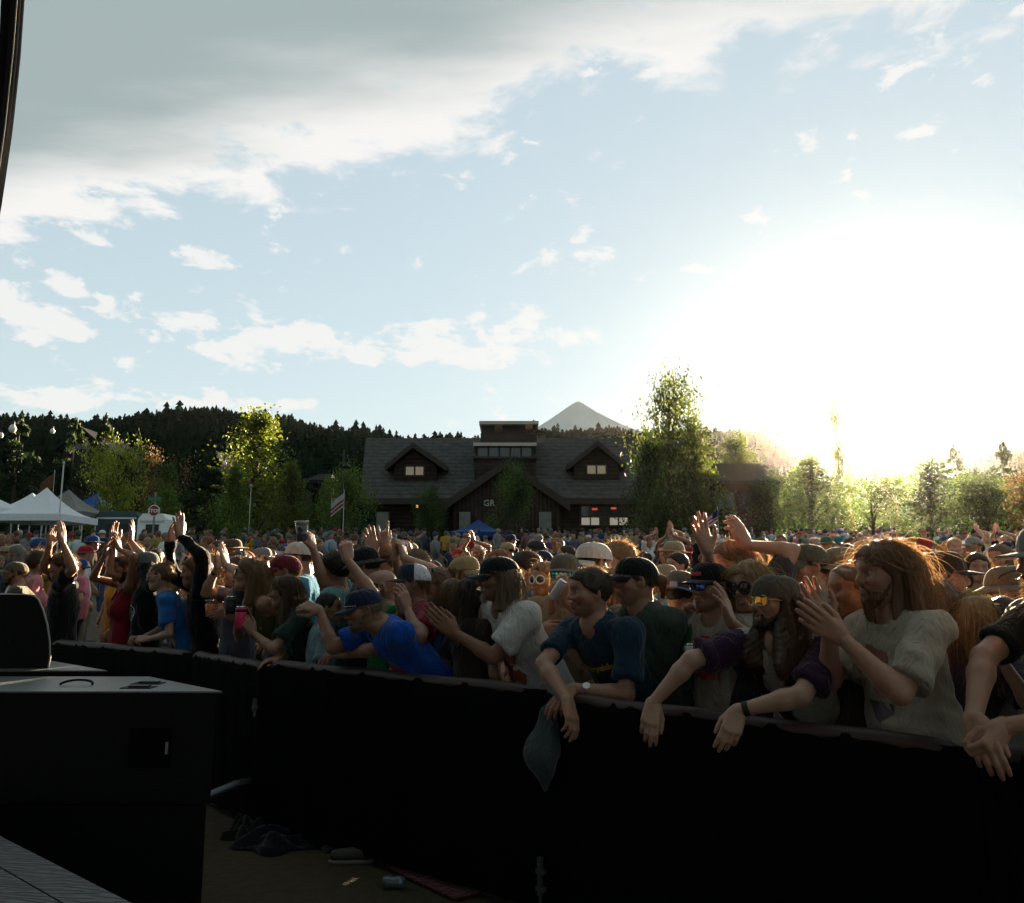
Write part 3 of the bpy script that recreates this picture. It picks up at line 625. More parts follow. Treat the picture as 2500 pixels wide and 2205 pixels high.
# ------------------------------------------------------------------ tents, poles, signs
def tent(xp, yp, x0, x1, ye, d, colA, colB, label, sag=.16):
    """pop-up canopy: four sagging roof panels, valance, four legs"""
    Pk = pt(xp, yp, d); Y = Pk[1]; w_ = (x1 - x0) / F_PX * d / 2; E = on((x0 + x1) / 2, ye, Y - w_); cx = Pk[0]; zb = float(zg(Y)); ze_ = E[2]
    t = empty('canopy_tent', (cx, Y, zb)); tag(t, label, 'tent', 'canopy tents at the edge of the field')
    cs_ = [(-1, -1), (1, -1), (1, 1), (-1, 1)]
    n = 8
    for k in range(4):
        A_, B_ = np.array([cx + cs_[k][0] * w_, Y + cs_[k][1] * w_, ze_]), np.array([cx + cs_[(k + 1) % 4][0] * w_, Y + cs_[(k + 1) % 4][1] * w_, ze_]); V = []; F = []
        for i in range(n + 1):
            s_ = i / n
            for j in range(n + 1):
                b_ = A_ + (B_ - A_) * j / n; p = b_ + (Pk - b_) * s_; p[2] = ze_ + (Pk[2] - ze_) * (s_ ** 1.75) - sag * .3 * math.sin(math.pi * j / n) * (1 - s_)
                V.append(p)
        F = [(i * (n + 1) + j, i * (n + 1) + j + 1, (i + 1) * (n + 1) + j + 1, (i + 1) * (n + 1) + j) for i in range(n) for j in range(n)]
        mb = MB(); mb.add(V, np.array(F)); mb.add(np.array(V) - (0, 0, .02), np.array(F)[:, ::-1])
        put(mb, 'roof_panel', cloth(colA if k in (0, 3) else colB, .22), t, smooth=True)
        d_ = unit(B_ - A_); nn = np.array([d_[1], -d_[0], 0]) * .01
        put(MB().prism([A_ + nn, B_ + nn, B_ + nn - (0, 0, .28), A_ + nn - (0, 0, .28)], nn), 'valance', cloth(colA, .22), t)
    for sx, sy in cs_: put(MB().box((cx + sx * (w_ - .06) - .025, Y + sy * (w_ - .06) - .025, zb), (cx + sx * (w_ - .06) + .025, Y + sy * (w_ - .06) + .025, ze_)), 'leg', mat('tent_leg', (.6, .6, .6), .4, metal=.3), t)
W1 = (.80, .83, .88)
tent(-35, 1200, -140, 50, 1238, 36, W1, W1, 'white canopy tent cut off by the left edge')
tent(80, 1203, 6, 150, 1246, 44, W1, W1, 'white canopy tent standing half behind the big white one')
tent(115, 1190, 36, 208, 1254, 35, W1, W1, 'largest white canopy tent with a tall peak, next to the flagpole')
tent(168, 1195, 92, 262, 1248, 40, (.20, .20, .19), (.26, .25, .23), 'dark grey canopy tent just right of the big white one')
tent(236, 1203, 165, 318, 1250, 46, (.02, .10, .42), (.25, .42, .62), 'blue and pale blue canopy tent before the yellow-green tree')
tent(1168, 1268, 1098, 1240, 1298, 44, (.015, .06, .20), (.015, .06, .20), 'dark blue canopy tent before the lodge entrance')
def van(x0, x1, ytop, d, label, rgb):
    a, b = pt(x0, ytop, d), pt(x1, ytop, d); Y = a[1]; zb = float(zg(Y)); h = a[2] - zb; L = b[0] - a[0]
    o = empty('food_trailer', ((a[0] + b[0]) / 2, Y, zb)); tag(o, label, 'trailer')
    x0_, x1_ = a[0], b[0]
    put(MB().prism([(x0_, Y - 1, zb + .45), (x1_, Y - 1, zb + .45), (x1_, Y - 1, zb + h - .25), (x1_ - .2, Y - 1, zb + h), (x0_ + .2, Y - 1, zb + h), (x0_, Y - 1, zb + h - .25)], (0, 2.0, 0)), 'body', mat('trailer_' + label[:6].replace(' ', '_'), rgb, .45), o)
    put(MB().box((x0_ + .1, Y - 1.05, zb + h - .36), (x1_ - .1, Y - 1.005, zb + h - .28)), 'trim', mat('trailer_trim', (.5, .5, .5), .4, metal=.5), o)
    hp = put(MB().box((x0_ + L * .3, Y - 1.04, zb + 1.2), (x0_ + L * .75, Y - 1.005, zb + 1.95)), 'serving_hatch', mat('hatch_dark', (.02, .02, .02), .6), o)
    put(MB().box((x0_ + L * .27, Y - 1.3, zb + 1.12), (x0_ + L * .78, Y - 1.0, zb + 1.17)), 'counter', M_PALE, o)
    for x in (x0_ + L * .35, x0_ + L * .65):
        mb = MB(); mb.tube([(x, Y - 1.02, zb + .33), (x, Y - .8, zb + .33)], .33, 16); wh = put(mb, 'wheel', mat('rubber', (.02, .02, .02), .8), o, smooth=True)
        mb = MB(); mb.tube([(x, Y - 1.05, zb + .33), (x, Y - 1.0, zb + .33)], .19, 12); put(mb, 'rim', mat('steel_rim', (.5, .5, .5), .35, metal=.8), o, wh, smooth=True)
van(258, 362, 1253, 40, 'dark teal trailer roof behind the crowd beside the stop sign', (.02, .05, .055))
van(362, 430, 1258, 37, 'white trailer roof below the stop sign', (.70, .72, .72))
def pole(name, x, ytop, d, r, label, rgb, cat='pole', zb=None):
    p = pt(x, ytop, d); zb = float(zg(p[1])) if zb is None else zb
    o = empty(name, (p[0], p[1], zb)); tag(o, label, cat)
    mb = MB(); mb.tube([(p[0], p[1], zb), (p[0], p[1], p[2])], [r, r * .8], 8); put(mb, 'shaft', mat('pole_%.2f' % rgb[0], rgb, .5, metal=.4), o, smooth=True)
    return o, p
o, p = pole('tent_pole', 156, 1130, 34, .035, 'thin bare metal pole standing by the big white tent', (.42, .42, .40))
mb = MB(); mb.lathe([(0, .06), (.05, .03), (.05, -.03), (0, -.06)], 8, p); put(mb, 'finial', mat('pole_0.42', (.42, .42, .4)), o)
o, p = pole('light_pole', 613, 1185, 38, .022, 'thin pole before the young tree below the cottonwood', (.30, .30, .28))
mb = MB(); mb.box(p - .05, p + .05); put(mb, 'top_bracket', mat('pole_0.30', (.3, .3, .28)), o)
# stop sign with a street name plate above
p = pt(376, 1247, 33); zb = float(zg(p[1])); sg_ = empty('stop_sign', (p[0], p[1], zb)); tag(sg_, 'octagonal stop sign on a post with a street name plate above', 'sign')
mb = MB(); mb.box((p[0] - .03, p[1] + .02, zb), (p[0] + .03, p[1] + .07, p[2] + .75)); put(mb, 'post', mat('sign_post', (.2, .2, .2), .5, metal=.5), sg_)
oc = [(p[0] + .245 * math.cos(R(22.5 + 45 * i)), p[1], p[2] + .245 * math.sin(R(22.5 + 45 * i))) for i in range(8)]
oc2 = [(p[0] + .215 * math.cos(R(22.5 + 45 * i)), p[1] - .006, p[2] + .215 * math.sin(R(22.5 + 45 * i))) for i in range(8)]
pl = put(MB().prism(oc, (0, .01, 0)), 'plate', mat('sign_white', (.75, .75, .72), .4, var=0), sg_)
put(MB().prism(oc2, (0, .004, 0)), 'red_face', mat('sign_red', (.16, .012, .015), .4, var=0), sg_, pl)
lettering('STOP', .20, (p[0], p[1] - .010, p[2] - .01), (1, 0, 0), (0, 0, 1), mat('sign_white', (1, 1, 1)), sg_, pl, bold=.004)
q = put(MB().box((p[0] - .26, p[1] - .012, p[2] + .40), (p[0] + .26, p[1] + .0, p[2] + .56)), 'street_name_plate', mat('plate_green', (.02, .13, .09), .4, var=0), sg_)
# lamp post and flags at the left end of the lodge
o, p = pole('lamp_post', 840, 1098, 40, .05, 'black street lamp post with a bell shade left of the lodge', (.015, .016, .018), 'lamp post')
q = pt(842, 1140, 40); mb = MB(); mb.lathe([(.05, .12), (.14, .06), (.22, -.10), (.20, -.10), (.1, .02)], 14, (q[0] + .12, q[1] - .35, q[2])); put(mb, 'lamp_shade', mat('pole_0.01', (.015, .016, .018)), o, smooth=True)
mb = MB(); mb.tube([(p[0], p[1], q[2] + .25), (p[0] + .05, p[1] - .2, q[2] + .3), (q[0] + .12, q[1] - .35, q[2] + .1)], .02, 6); put(mb, 'bracket', mat('pole_0.01', (.015, .016, .018)), o)
def flag(x0, y0, x1, y1, d, rows, label, stars=None, lean=(0, 0)):
    """a hanging flag: each stripe its own cloth strip, on a thin staff"""
    A_, B_ = pt(x0, y0, d), pt(x1, y1, d); Y = A_[1]; zb = float(zg(Y)); st = (B_[0] + lean[0], Y, zb)
    o = empty('flag', st); tag(o, label, 'flag', None)
    mb = MB(); mb.tube([(B_[0] + lean[0], Y + .02, zb), (B_[0], Y + .02, A_[2] + .15)], .014, 6); put(mb, 'staff', mat('staff_metal', (.5, .5, .5), .4, metal=.5), o)
    n = 10; ns = len(rows); W_ = B_[0] - A_[0]; Hh = A_[2] - B_[2]
    for r_, col in enumerate(rows):
        V, F = [], []
        for i in range(n + 1):
            t = i / n; ox = B_[0] - W_ * t; dr = -Hh * .42 * t ** 1.1; wv = .05 * math.sin(t * 9) * t
            for e in (0, 1): V.append((ox, Y + wv, A_[2] + dr - Hh * .58 * (r_ + e) / ns))
        F = [(2 * i, 2 * i + 1, 2 * i + 3, 2 * i + 2) for i in range(n)]
        V = np.array(V); mb = MB(); mb.add(V, np.array(F)); mb.add(V + (0, .008, 0), np.array(F)[:, ::-1]); put(mb, 'stripe', cloth(col, .4), o, smooth=True)
    if stars:
        a = (B_[0] - W_ * .4, B_[0]); V = []
        for i in range(5):
            t = .4 * i / 4; ox = B_[0] - W_ * t; dr = -Hh * .42 * t ** 1.1; wv = .05 * math.sin(t * 9) * t
            for e in (0, 1): V.append((ox, Y + wv - .006, A_[2] + dr - Hh * .30 * e))
        put(MB().add(V, np.array([(2 * i, 2 * i + 1, 2 * i + 3, 2 * i + 2) for i in range(4)])), 'canton', cloth((.02, .03, .12), .3), o)
RW = [(.45, .03, .04), (.70, .68, .66)] * 3 + [(.45, .03, .04)]
flag(809, 1204, 840, 1264, 38, [(.42, .44, .46)] * 3 + [(.26, .02, .03), (.40, .39, .38)] * 2, 'white flag above a red and white striped flag beside the lamp post')
flag(1718, 1245, 1752, 1300, 36, RW, 'small striped flag held up between the raised arms at the foot of the poplar', stars=True)
flag(100, 1155, 133, 1215, 40, [(.16, .08, .05)] * 4, 'brown patterned flag hanging above the big white tent')
# bulbs of a string of lights
def bulb(x, y, d, s, label):
    p = pt(x, y, d); o = empty('string_light', p); tag(o, label, 'light', 'bulbs hung over the field')
    mb = MB(); mb.lathe([(0, -.09 * s), (.05 * s, -.07 * s), (.07 * s, -.01 * s), (.045 * s, .05 * s), (.025 * s, .075 * s)], 12, p); put(mb, 'bulb', mat('bulb_glass', (.75, .72, .66), .25, var=0), o, smooth=True)
    mb = MB(); mb.lathe([(.03 * s, .06 * s), (.032 * s, .13 * s), (0, .135 * s)], 10, p); put(mb, 'socket', mat('socket_dark', (.02, .02, .02), .6), o, smooth=True)
    mb = MB(); q0, q1 = pt(x - 420, y - 60, d), pt(x + 420, y - 60, d); ts = np.linspace(-1, 1, 9)
    mb.tube([(p[0], p[1], p[2] + .13 * s), (p[0], p[1], p[2] + .3 * s)], .004, 4); put(mb, 'wire', mat('socket_dark', (.02, .02, .02)), o)
bulb(31, 1046, 14, .9, 'largest hanging bulb near the left edge before the forest'); bulb(128, 1052, 17, .7, 'small round hanging bulb above the white tents'); bulb(2, 1062, 16, .7, 'hanging bulb cut by the left edge'); bulb(548, 1131, 20, .8, 'hanging bulb before the big cottonwood')
# ------------------------------------------------------------------ people: one smooth surface from blended limbs
def unit(v):
    v = np.asarray(v, float); return v / (np.linalg.norm(v) + 1e-9)
class Field:
    def __init__(s, lo, hi, h):
        s.h = h; s.lo = np.asarray(lo, float)
        n = np.ceil((np.asarray(hi, float) - s.lo) / h).astype(int) + 1
        s.ax = [(s.lo[i] + h * np.arange(n[i])).astype(np.float32) for i in range(3)]
        s.f = np.full(n, 1.0, np.float32)
    def sl(s, lo, hi):
        r = []
        for i in range(3):
            a = max(0, int((lo[i] - s.lo[i]) / s.h) - 1); b = min(len(s.ax[i]), int((hi[i] - s.lo[i]) / s.h) + 3)
            if b <= a: return None, None
            r.append(slice(a, b))
        return tuple(r), (s.ax[0][r[0]][:, None, None], s.ax[1][r[1]][None, :, None], s.ax[2][r[2]][None, None, :])
    def put(s, sl, d, k, sub):
        a = s.f[sl]
        if sub:
            m = np.maximum(k - np.abs(a + d), 0) / k; s.f[sl] = np.maximum(a, -d) + m * m * k * 0.25
        else:
            m = np.maximum(k - np.abs(a - d), 0) / k; s.f[sl] = np.minimum(a, d) - m * m * k * 0.25
    def cone(s, a, b, r1, r2, k=0.02, cut=(), sub=False, flat=None):
        a = np.asarray(a, float); b = np.asarray(b, float); rm = max(r1, r2) + k + 2 * s.h
        sl, p = s.sl(np.minimum(a, b) - rm, np.maximum(a, b) + rm)
        if sl is None: return
        ba = b - a; L2 = float(ba @ ba) + 1e-12
        q = [p[i] - np.float32(a[i]) for i in range(3)]
        t = np.clip((q[0] * ba[0] + q[1] * ba[1] + q[2] * ba[2]) / L2, 0, 1)
        e = [q[i] - t * np.float32(ba[i]) for i in range(3)]
        d2 = e[0] ** 2 + e[1] ** 2 + e[2] ** 2
        if flat is not None:                       # (axis, factor): squeezed across that axis
            ax, fa = flat; c = e[0] * ax[0] + e[1] * ax[1] + e[2] * ax[2]; d2 = d2 + c * c * (fa * fa - 1)
        d = np.sqrt(d2) - (r1 + (r2 - r1) * t)
        for pt, nn in cut:
            d = np.maximum(d, sum((p[i] - np.float32(pt[i])) * np.float32(nn[i]) for i in range(3)))
        s.put(sl, d.astype(np.float32), k, sub)
    def ell(s, c, r, M=None, k=0.02, cut=(), sub=False):
        c = np.asarray(c, float); r = np.asarray(r, float); rm = r.max() + k + 2 * s.h
        sl, p = s.sl(c - rm, c + rm)
        if sl is None: return
        q = [p[i] - np.float32(c[i]) for i in range(3)]
        if M is not None: q = [q[0] * M[0, j] + q[1] * M[1, j] + q[2] * M[2, j] for j in range(3)]
        k0 = np.sqrt(sum((q[i] / r[i]) ** 2 for i in range(3))); k1 = np.sqrt(sum((q[i] / r[i] ** 2) ** 2 for i in range(3))) + 1e-6
        d = k0 * (k0 - 1) / k1
        for pt, nn in cut:
            d = np.maximum(d, sum((p[i] - np.float32(pt[i])) * np.float32(nn[i]) for i in range(3)))
        s.put(sl, d.astype(np.float32), k, sub)
    def noise(s, amp, freq, seed, stretch=(1, 1, 1)):
        rg = np.random.default_rng(seed); X, Y, Z = s.ax[0][:, None, None], s.ax[1][None, :, None], s.ax[2][None, None, :]
        tot = 0
        for o in range(3):
            k1, k2 = rg.normal(size=3), rg.normal(size=3)
            k1 = unit(k1) * freq * (1.7 ** o) * np.array(stretch); k2 = unit(k2) * freq * 0.6 * np.array(stretch)
            tot = tot + np.sin(k1[0] * X + k1[1] * Y + k1[2] * Z + rg.random() * 6 + 1.6 * np.sin(k2[0] * X + k2[1] * Y + k2[2] * Z + rg.random() * 6)) * (0.62 ** o)
        s.f = s.f + (amp * tot).astype(np.float32)
    def mesh(s):
        f = s.f; f = np.pad(f, 1, constant_values=1.0); sg = f < 0
        org = s.lo - s.h
        c = sg[:-1, :-1, :-1].astype(np.int8)
        for dx, dy, dz in ((1, 0, 0), (0, 1, 0), (0, 0, 1), (1, 1, 0), (1, 0, 1), (0, 1, 1), (1, 1, 1)):
            c = c + sg[dx:sg.shape[0] - 1 + dx, dy:sg.shape[1] - 1 + dy, dz:sg.shape[2] - 1 + dz]
        I = np.argwhere((c > 0) & (c < 8))
        if len(I) == 0: return np.zeros((0, 3)), np.zeros((0, 4), int)
        acc = np.zeros((len(I), 3)); cnt = np.zeros(len(I))
        cr = [(a, b, d) for a in (0, 1) for b in (0, 1) for d in (0, 1)]
        for p in cr:
            for ax in range(3):
                if p[ax]: continue
                q = list(p); q[ax] = 1
                fa = f[I[:, 0] + p[0], I[:, 1] + p[1], I[:, 2] + p[2]]; fb = f[I[:, 0] + q[0], I[:, 1] + q[1], I[:, 2] + q[2]]
                m = (fa < 0) != (fb < 0)
                t = np.where(m, fa / np.where(m, fa - fb, 1), 0)
                pos = np.tile(np.array(p, float), (len(I), 1)); pos[:, ax] = t
                acc[m] += pos[m]; cnt[m] += 1
        V = org + s.h * (I + acc / cnt[:, None])
        ix = np.full(c.shape, -1, np.int32); ix[I[:, 0], I[:, 1], I[:, 2]] = np.arange(len(I))
        Fs = []
        for ax in range(3):
            a0 = [slice(None)] * 3; a1 = [slice(None)] * 3; a0[ax] = slice(0, -1); a1[ax] = slice(1, None)
            s0, s1 = sg[tuple(a0)], sg[tuple(a1)]
            E = np.argwhere(s0 != s1)
            if len(E) == 0: continue
            b, d = (ax + 1) % 3, (ax + 2) % 3
            fl = s0[E[:, 0], E[:, 1], E[:, 2]]
            def g(ob, od):
                q = E.copy(); q[:, b] -= ob; q[:, d] -= od; return ix[q[:, 0], q[:, 1], q[:, 2]]
            Q = np.stack([g(1, 1), g(0, 1), g(0, 0), g(1, 0)], 1)
            Q[~fl] = Q[~fl][:, ::-1]
            Fs.append(Q[(Q >= 0).all(1)])
        return V, np.concatenate(Fs)
def join(parts):
    V = []; F = {3: [], 4: []}; T = []; n = 0
    for v, f, *t in parts:
        if len(v) == 0: continue
        V.append(v); T.append(t[0] if t and t[0] is not None else np.ones((len(v), 3)))
        for q in (f if isinstance(f, list) else [f]):
            if len(q): F[q.shape[1]].append(np.asarray(q) + n)
        n += len(v)
    return np.concatenate(V), [np.concatenate(F[k]) for k in (3, 4) if F[k]], np.concatenate(T)
def frame(yaw, pitch=0.0, roll=0.0):
    y, p, r = R(yaw), R(pitch), R(roll)
    f = np.array([math.cos(y) * math.cos(p), math.sin(y) * math.cos(p), math.sin(p)])
    l = np.array([-math.sin(y), math.cos(y), 0.0]); u = np.cross(f, l)
    l2 = l * math.cos(r) + u * math.sin(r); u2 = np.cross(f, l2)
    return np.stack([f, l2, u2], 1)                 # columns: forward, left, up
def head_mesh(h, neck, neck_r, sex='m', nose=1.0, jaw=1.0, mouth=0.0, ear=True, beardtint=0.0, hairtint=None, seed=0, brow=(0.25, 0.2, 0.17)):
    """in the head's own frame: x forward, y left, z up, origin between the ears"""
    neck = np.asarray(neck, float)
    lo = np.minimum([-.13, -.105, -.15], neck - .09); hi = np.maximum([.145, .105, .135], neck + .09)
    F = Field(lo, hi, h)
    fj = 1.0 if sex == 'm' else 0.9
    F.ell((-.012, 0, .030), (.099, .077, .089), k=.03)
    F.ell((.026, 0, -.040), (.066, .058 * fj, .082), k=.04)
    F.cone((.066, 0, -.100 * jaw), (.06, 0, -.085), .020 * fj, .026, k=.03)
    for s in (-1, 1):
        F.cone((-.012, s * .050 * fj, -.048), (.058, s * .018, -.097 * jaw), .018, .017, k=.03)
        F.ell((.056, s * .042, -.018), (.026, .022, .022), k=.03)
        F.cone((.068, s * .042, .026), (.088, s * .008, .022), .010, .012, k=.022)
    F.ell((.052, 0, .055), (.044, .056, .045), k=.04)
    for s in (-1, 1): F.ell((.101, s * .032, .002), (.022, .019, .013), k=.018, sub=True)
    F.cone((.090, 0, .014), (.112 * (0.9 + .1 * nose), 0, -.026), .0095, .0120 * nose, k=.012)
    for s in (-1, 1): F.ell((.101, s * .0125, -.031), (.012, .0085, .009), k=.010)
    for s in (-1, 1):
        F.cone((.098, 0, -.0585), (.084, s * .022, -.063), .0075, .0055, k=.008)
        F.cone((.095, 0, -.0735 - mouth * .014), (.083, s * .020, -.069 - mouth * .008), .0085, .006, k=.008)
    if mouth > 0: F.ell((.098, 0, -.066 - mouth * .007), (.022, .017, .004 + .010 * mouth), k=.006, sub=True)
    else:
        F.cone((.106, 0, -.0655), (.092, .02, -.0665), .0028, .0022, k=.005, sub=True); F.cone((.106, 0, -.0655), (.092, -.02, -.0665), .0028, .0022, k=.005, sub=True)
    if ear:
        for s in (-1, 1):
            M = frame(s * 68, 0, 0)
            F.ell((-.010, s * .080, -.004), (.010, .021, .034), M=frame(s * 62, -8, s * 8), k=.010)
            F.ell((-.002, s * .090, -.002), (.010, .011, .018), k=.008, sub=True)
    F.cone((-.022, 0, -.035), neck, neck_r * .98, neck_r * 1.06, k=.03, flat=((1, 0, 0), .96))
    for s in (-1, 1): F.cone((.090, s * .020, -.036), (.074, s * .034, -.068), .0016, .0012, k=.010, sub=True)
    F.noise(.0011, 55, seed + 3)
    V, Q = F.mesh()
    T = np.ones((len(V), 3))
    def soft(c, r): return np.clip(1.3 - np.linalg.norm((V - c) / r, axis=1), 0, 1)[:, None]
    for s in (-1, 1):
        T *= 1 - soft((.07, s * .04, -.03), (.03, .03, .03)) * np.array([.02, .12, .12])
        a = soft((.082, s * .032, .030), (.014, .026, .0065)); T *= 1 - a * (1 - np.array(brow))
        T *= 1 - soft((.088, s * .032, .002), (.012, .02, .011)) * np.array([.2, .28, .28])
    T *= 1 - soft((.115, 0, -.028), (.02, .02, .02)) * np.array([.0, .14, .14])
    T *= 1 - soft((.095, 0, -.066), (.016, .026, .013)) * np.array([.16, .42, .40])
    if beardtint:
        b = np.clip((-V[:, 2] - .035) / .02, 0, 1) * np.clip((V[:, 0] + .005) / .025, 0, 1) * np.clip((V[:, 2] + .125) / .015, 0, 1)
        b *= 1 - soft((.095, 0, -.066), (.016, .024, .012))[:, 0]
        T *= 1 - (b * beardtint)[:, None] * np.array([.62, .66, .68])
    return V, Q, T
FING = ((.031, .092, (.043, .026, .021)), (.010, .096, (.047, .030, .022)), (-.012, .091, (.043, .028, .021)), (-.032, .082, (.033, .021, .019)))
POSES = {  # curl per finger (index..little), thumb (out, curl), spread
    'open': ((.10, .06, .08, .14), (.75, .2), .16), 'clap': ((.18, .16, .2, .28), (.55, .25), .06), 'relax': ((.42, .5, .56, .62), (.45, .4), .05),
    'fist': ((1.45, 1.5, 1.5, 1.5), (.1, 1.0), 0.0), 'grip': ((.78, .82, .86, .92), (.62, .35), .04), 'horns': ((.08, 1.5, 1.5, .1), (.2, .9), .1),
    'droop': ((.35, .42, .5, .55), (.35, .3), .05), 'pinch': ((1.0, .95, 1.05, 1.15), (.55, .55), .03), 'clasp': ((1.15, 1.2, 1.2, 1.2), (.4, .7), .0)}
def hand_mesh(h, pose, left, s=1.0, woman=False):
    cur, th, sp = POSES[pose]; m = -1.0 if left else 1.0; w = .86 if woman else 1.0
    chains = []
    for i, (y, x, L) in enumerate(FING):
        a = -sp * (i - 1.3) * .6; p = np.array([x, y * m, 0.0]); ch = [p]
        ang = 0
        for j, l in enumerate(L):
            ang += cur[i] * (0.75 if j == 0 else 1.0 if j == 1 else .7)
            d = np.array([math.cos(ang) * math.cos(a), math.cos(ang) * math.sin(a) * m, -math.sin(ang)])
            p = p + d * l; ch.append(p)
        chains.append(ch)
    out, tc_ = th
    t0 = np.array([.022, .026 * m, -.006]); t1 = t0 + .046 * unit([.75, .55 * m * (0.4 + out), -.25 - .3 * tc_])
    t2 = t1 + .032 * unit([.95, (.25 * out - .35 * tc_ + .1) * m, -.3 * tc_ - .1]); t3 = t2 + .026 * unit([.9, (-.2 * tc_ + .1) * m, -.35 * tc_])
    allp = np.array([q for c in chains for q in c] + [t0, t1, t2, t3, [-.02, 0, 0]])
    F = Field(allp.min(0) - .026, allp.max(0) + .026, h)
    F.cone((-.006, 0, 0), (.012, 0, 0), .0245, .025, k=.02, flat=((0, 0, 1), 1.15))
    for i, (y, x, L) in enumerate(FING):
        F.cone((.004, y * .55 * m, 0), (x, y * m, .001), .0165, .0125 * w, k=.016)
    F.ell((.05, 0, -.010), (.042, .034, .012), k=.014)
    F.cone(t0, t1, .017, .0125 * w, k=.014); F.cone(t1, t2, .0118 * w, .0105 * w, k=.006); F.cone(t2, t3, .0105 * w, .0085 * w, k=.005)
    for i, c in enumerate(chains):
        r = (.0100, .0103, .0098, .0086)[i] * w
        F.cone(c[0], c[1], r * 1.06, r, k=.006); F.cone(c[1], c[2], r * 1.0, r * .92, k=.004); F.cone(c[2], c[3], r * .93, r * .78, k=.004)
    V, Q = F.mesh()
    tip = np.zeros(len(V))
    for c in chains + [[t1, t2, t3]]: tip = np.maximum(tip, np.clip(1.4 - np.linalg.norm(V - c[-1], axis=1) / .016, 0, 1))
    kn = np.zeros(len(V))
    for c in chains:
        for q_ in c[:3]: kn = np.maximum(kn, np.clip(1.3 - np.linalg.norm(V - (q_ + np.array([0, 0, .007])), axis=1) / .009, 0, 1))
    T = (1 - tip[:, None] * np.array([.0, .12, .12])) * (1 - kn[:, None] * np.array([.10, .24, .26]))
    return V * s, Q, T
def ik(S, W, l1, l2, pole):
    d = W - S; D = np.linalg.norm(d); mx = (l1 + l2) * .995
    if D > mx: W = S + d / D * mx; D = mx
    D = max(D, abs(l1 - l2) + .02)
    u = unit(W - S); a = (l1 * l1 - l2 * l2 + D * D) / (2 * D); hh = math.sqrt(max(l1 * l1 - a * a, 0))
    p = np.asarray(pole, float); p = unit(p - u * (p @ u))
    return S + u * a + p * hh, W
HC, HR = np.array([-.012, 0, .030]), np.array([.099, .077, .089])
def strips(P, w, seed=0, taper=True):
    """thin ribbons along strands P (n, m, 3)"""
    rg = np.random.default_rng(seed); n, m, _ = P.shape
    T = np.gradient(P, axis=1); S = np.cross(T, rg.normal(size=(n, 1, 3))); S /= np.linalg.norm(S, axis=2, keepdims=True) + 1e-9
    wd = np.broadcast_to(np.asarray(w, float).reshape(-1, 1, 1), (n, 1, 1)) * (np.linspace(1, .25, m)[None, :, None] if taper else 1) * .5
    V = np.stack([P - S * wd, P + S * wd], 2).reshape(-1, 3)
    b = (np.arange(n) * m * 2)[:, None] + (np.arange(m - 1) * 2)[None]
    return V, np.stack([b, b + 1, b + 3, b + 2], -1).reshape(-1, 4)
def scalp(n, rg, hl=0.0):
    """root points on the cranium behind the hairline, with normals"""
    out = []
    while sum(map(len, out)) < n:
        d = rg.normal(size=(n * 2, 3)); d /= np.linalg.norm(d, axis=1, keepdims=True); p = HC + d * HR
        ok = (-.66 * (p[:, 0] - .080 - hl) + .75 * (p[:, 2] - .058)) > 0
        ok &= p[:, 2] > -.075
        out.append(p[ok])
    p = np.concatenate(out)[:n]; nn = (p - HC) / HR ** 2
    return p, nn / np.linalg.norm(nn, axis=1, keepdims=True)
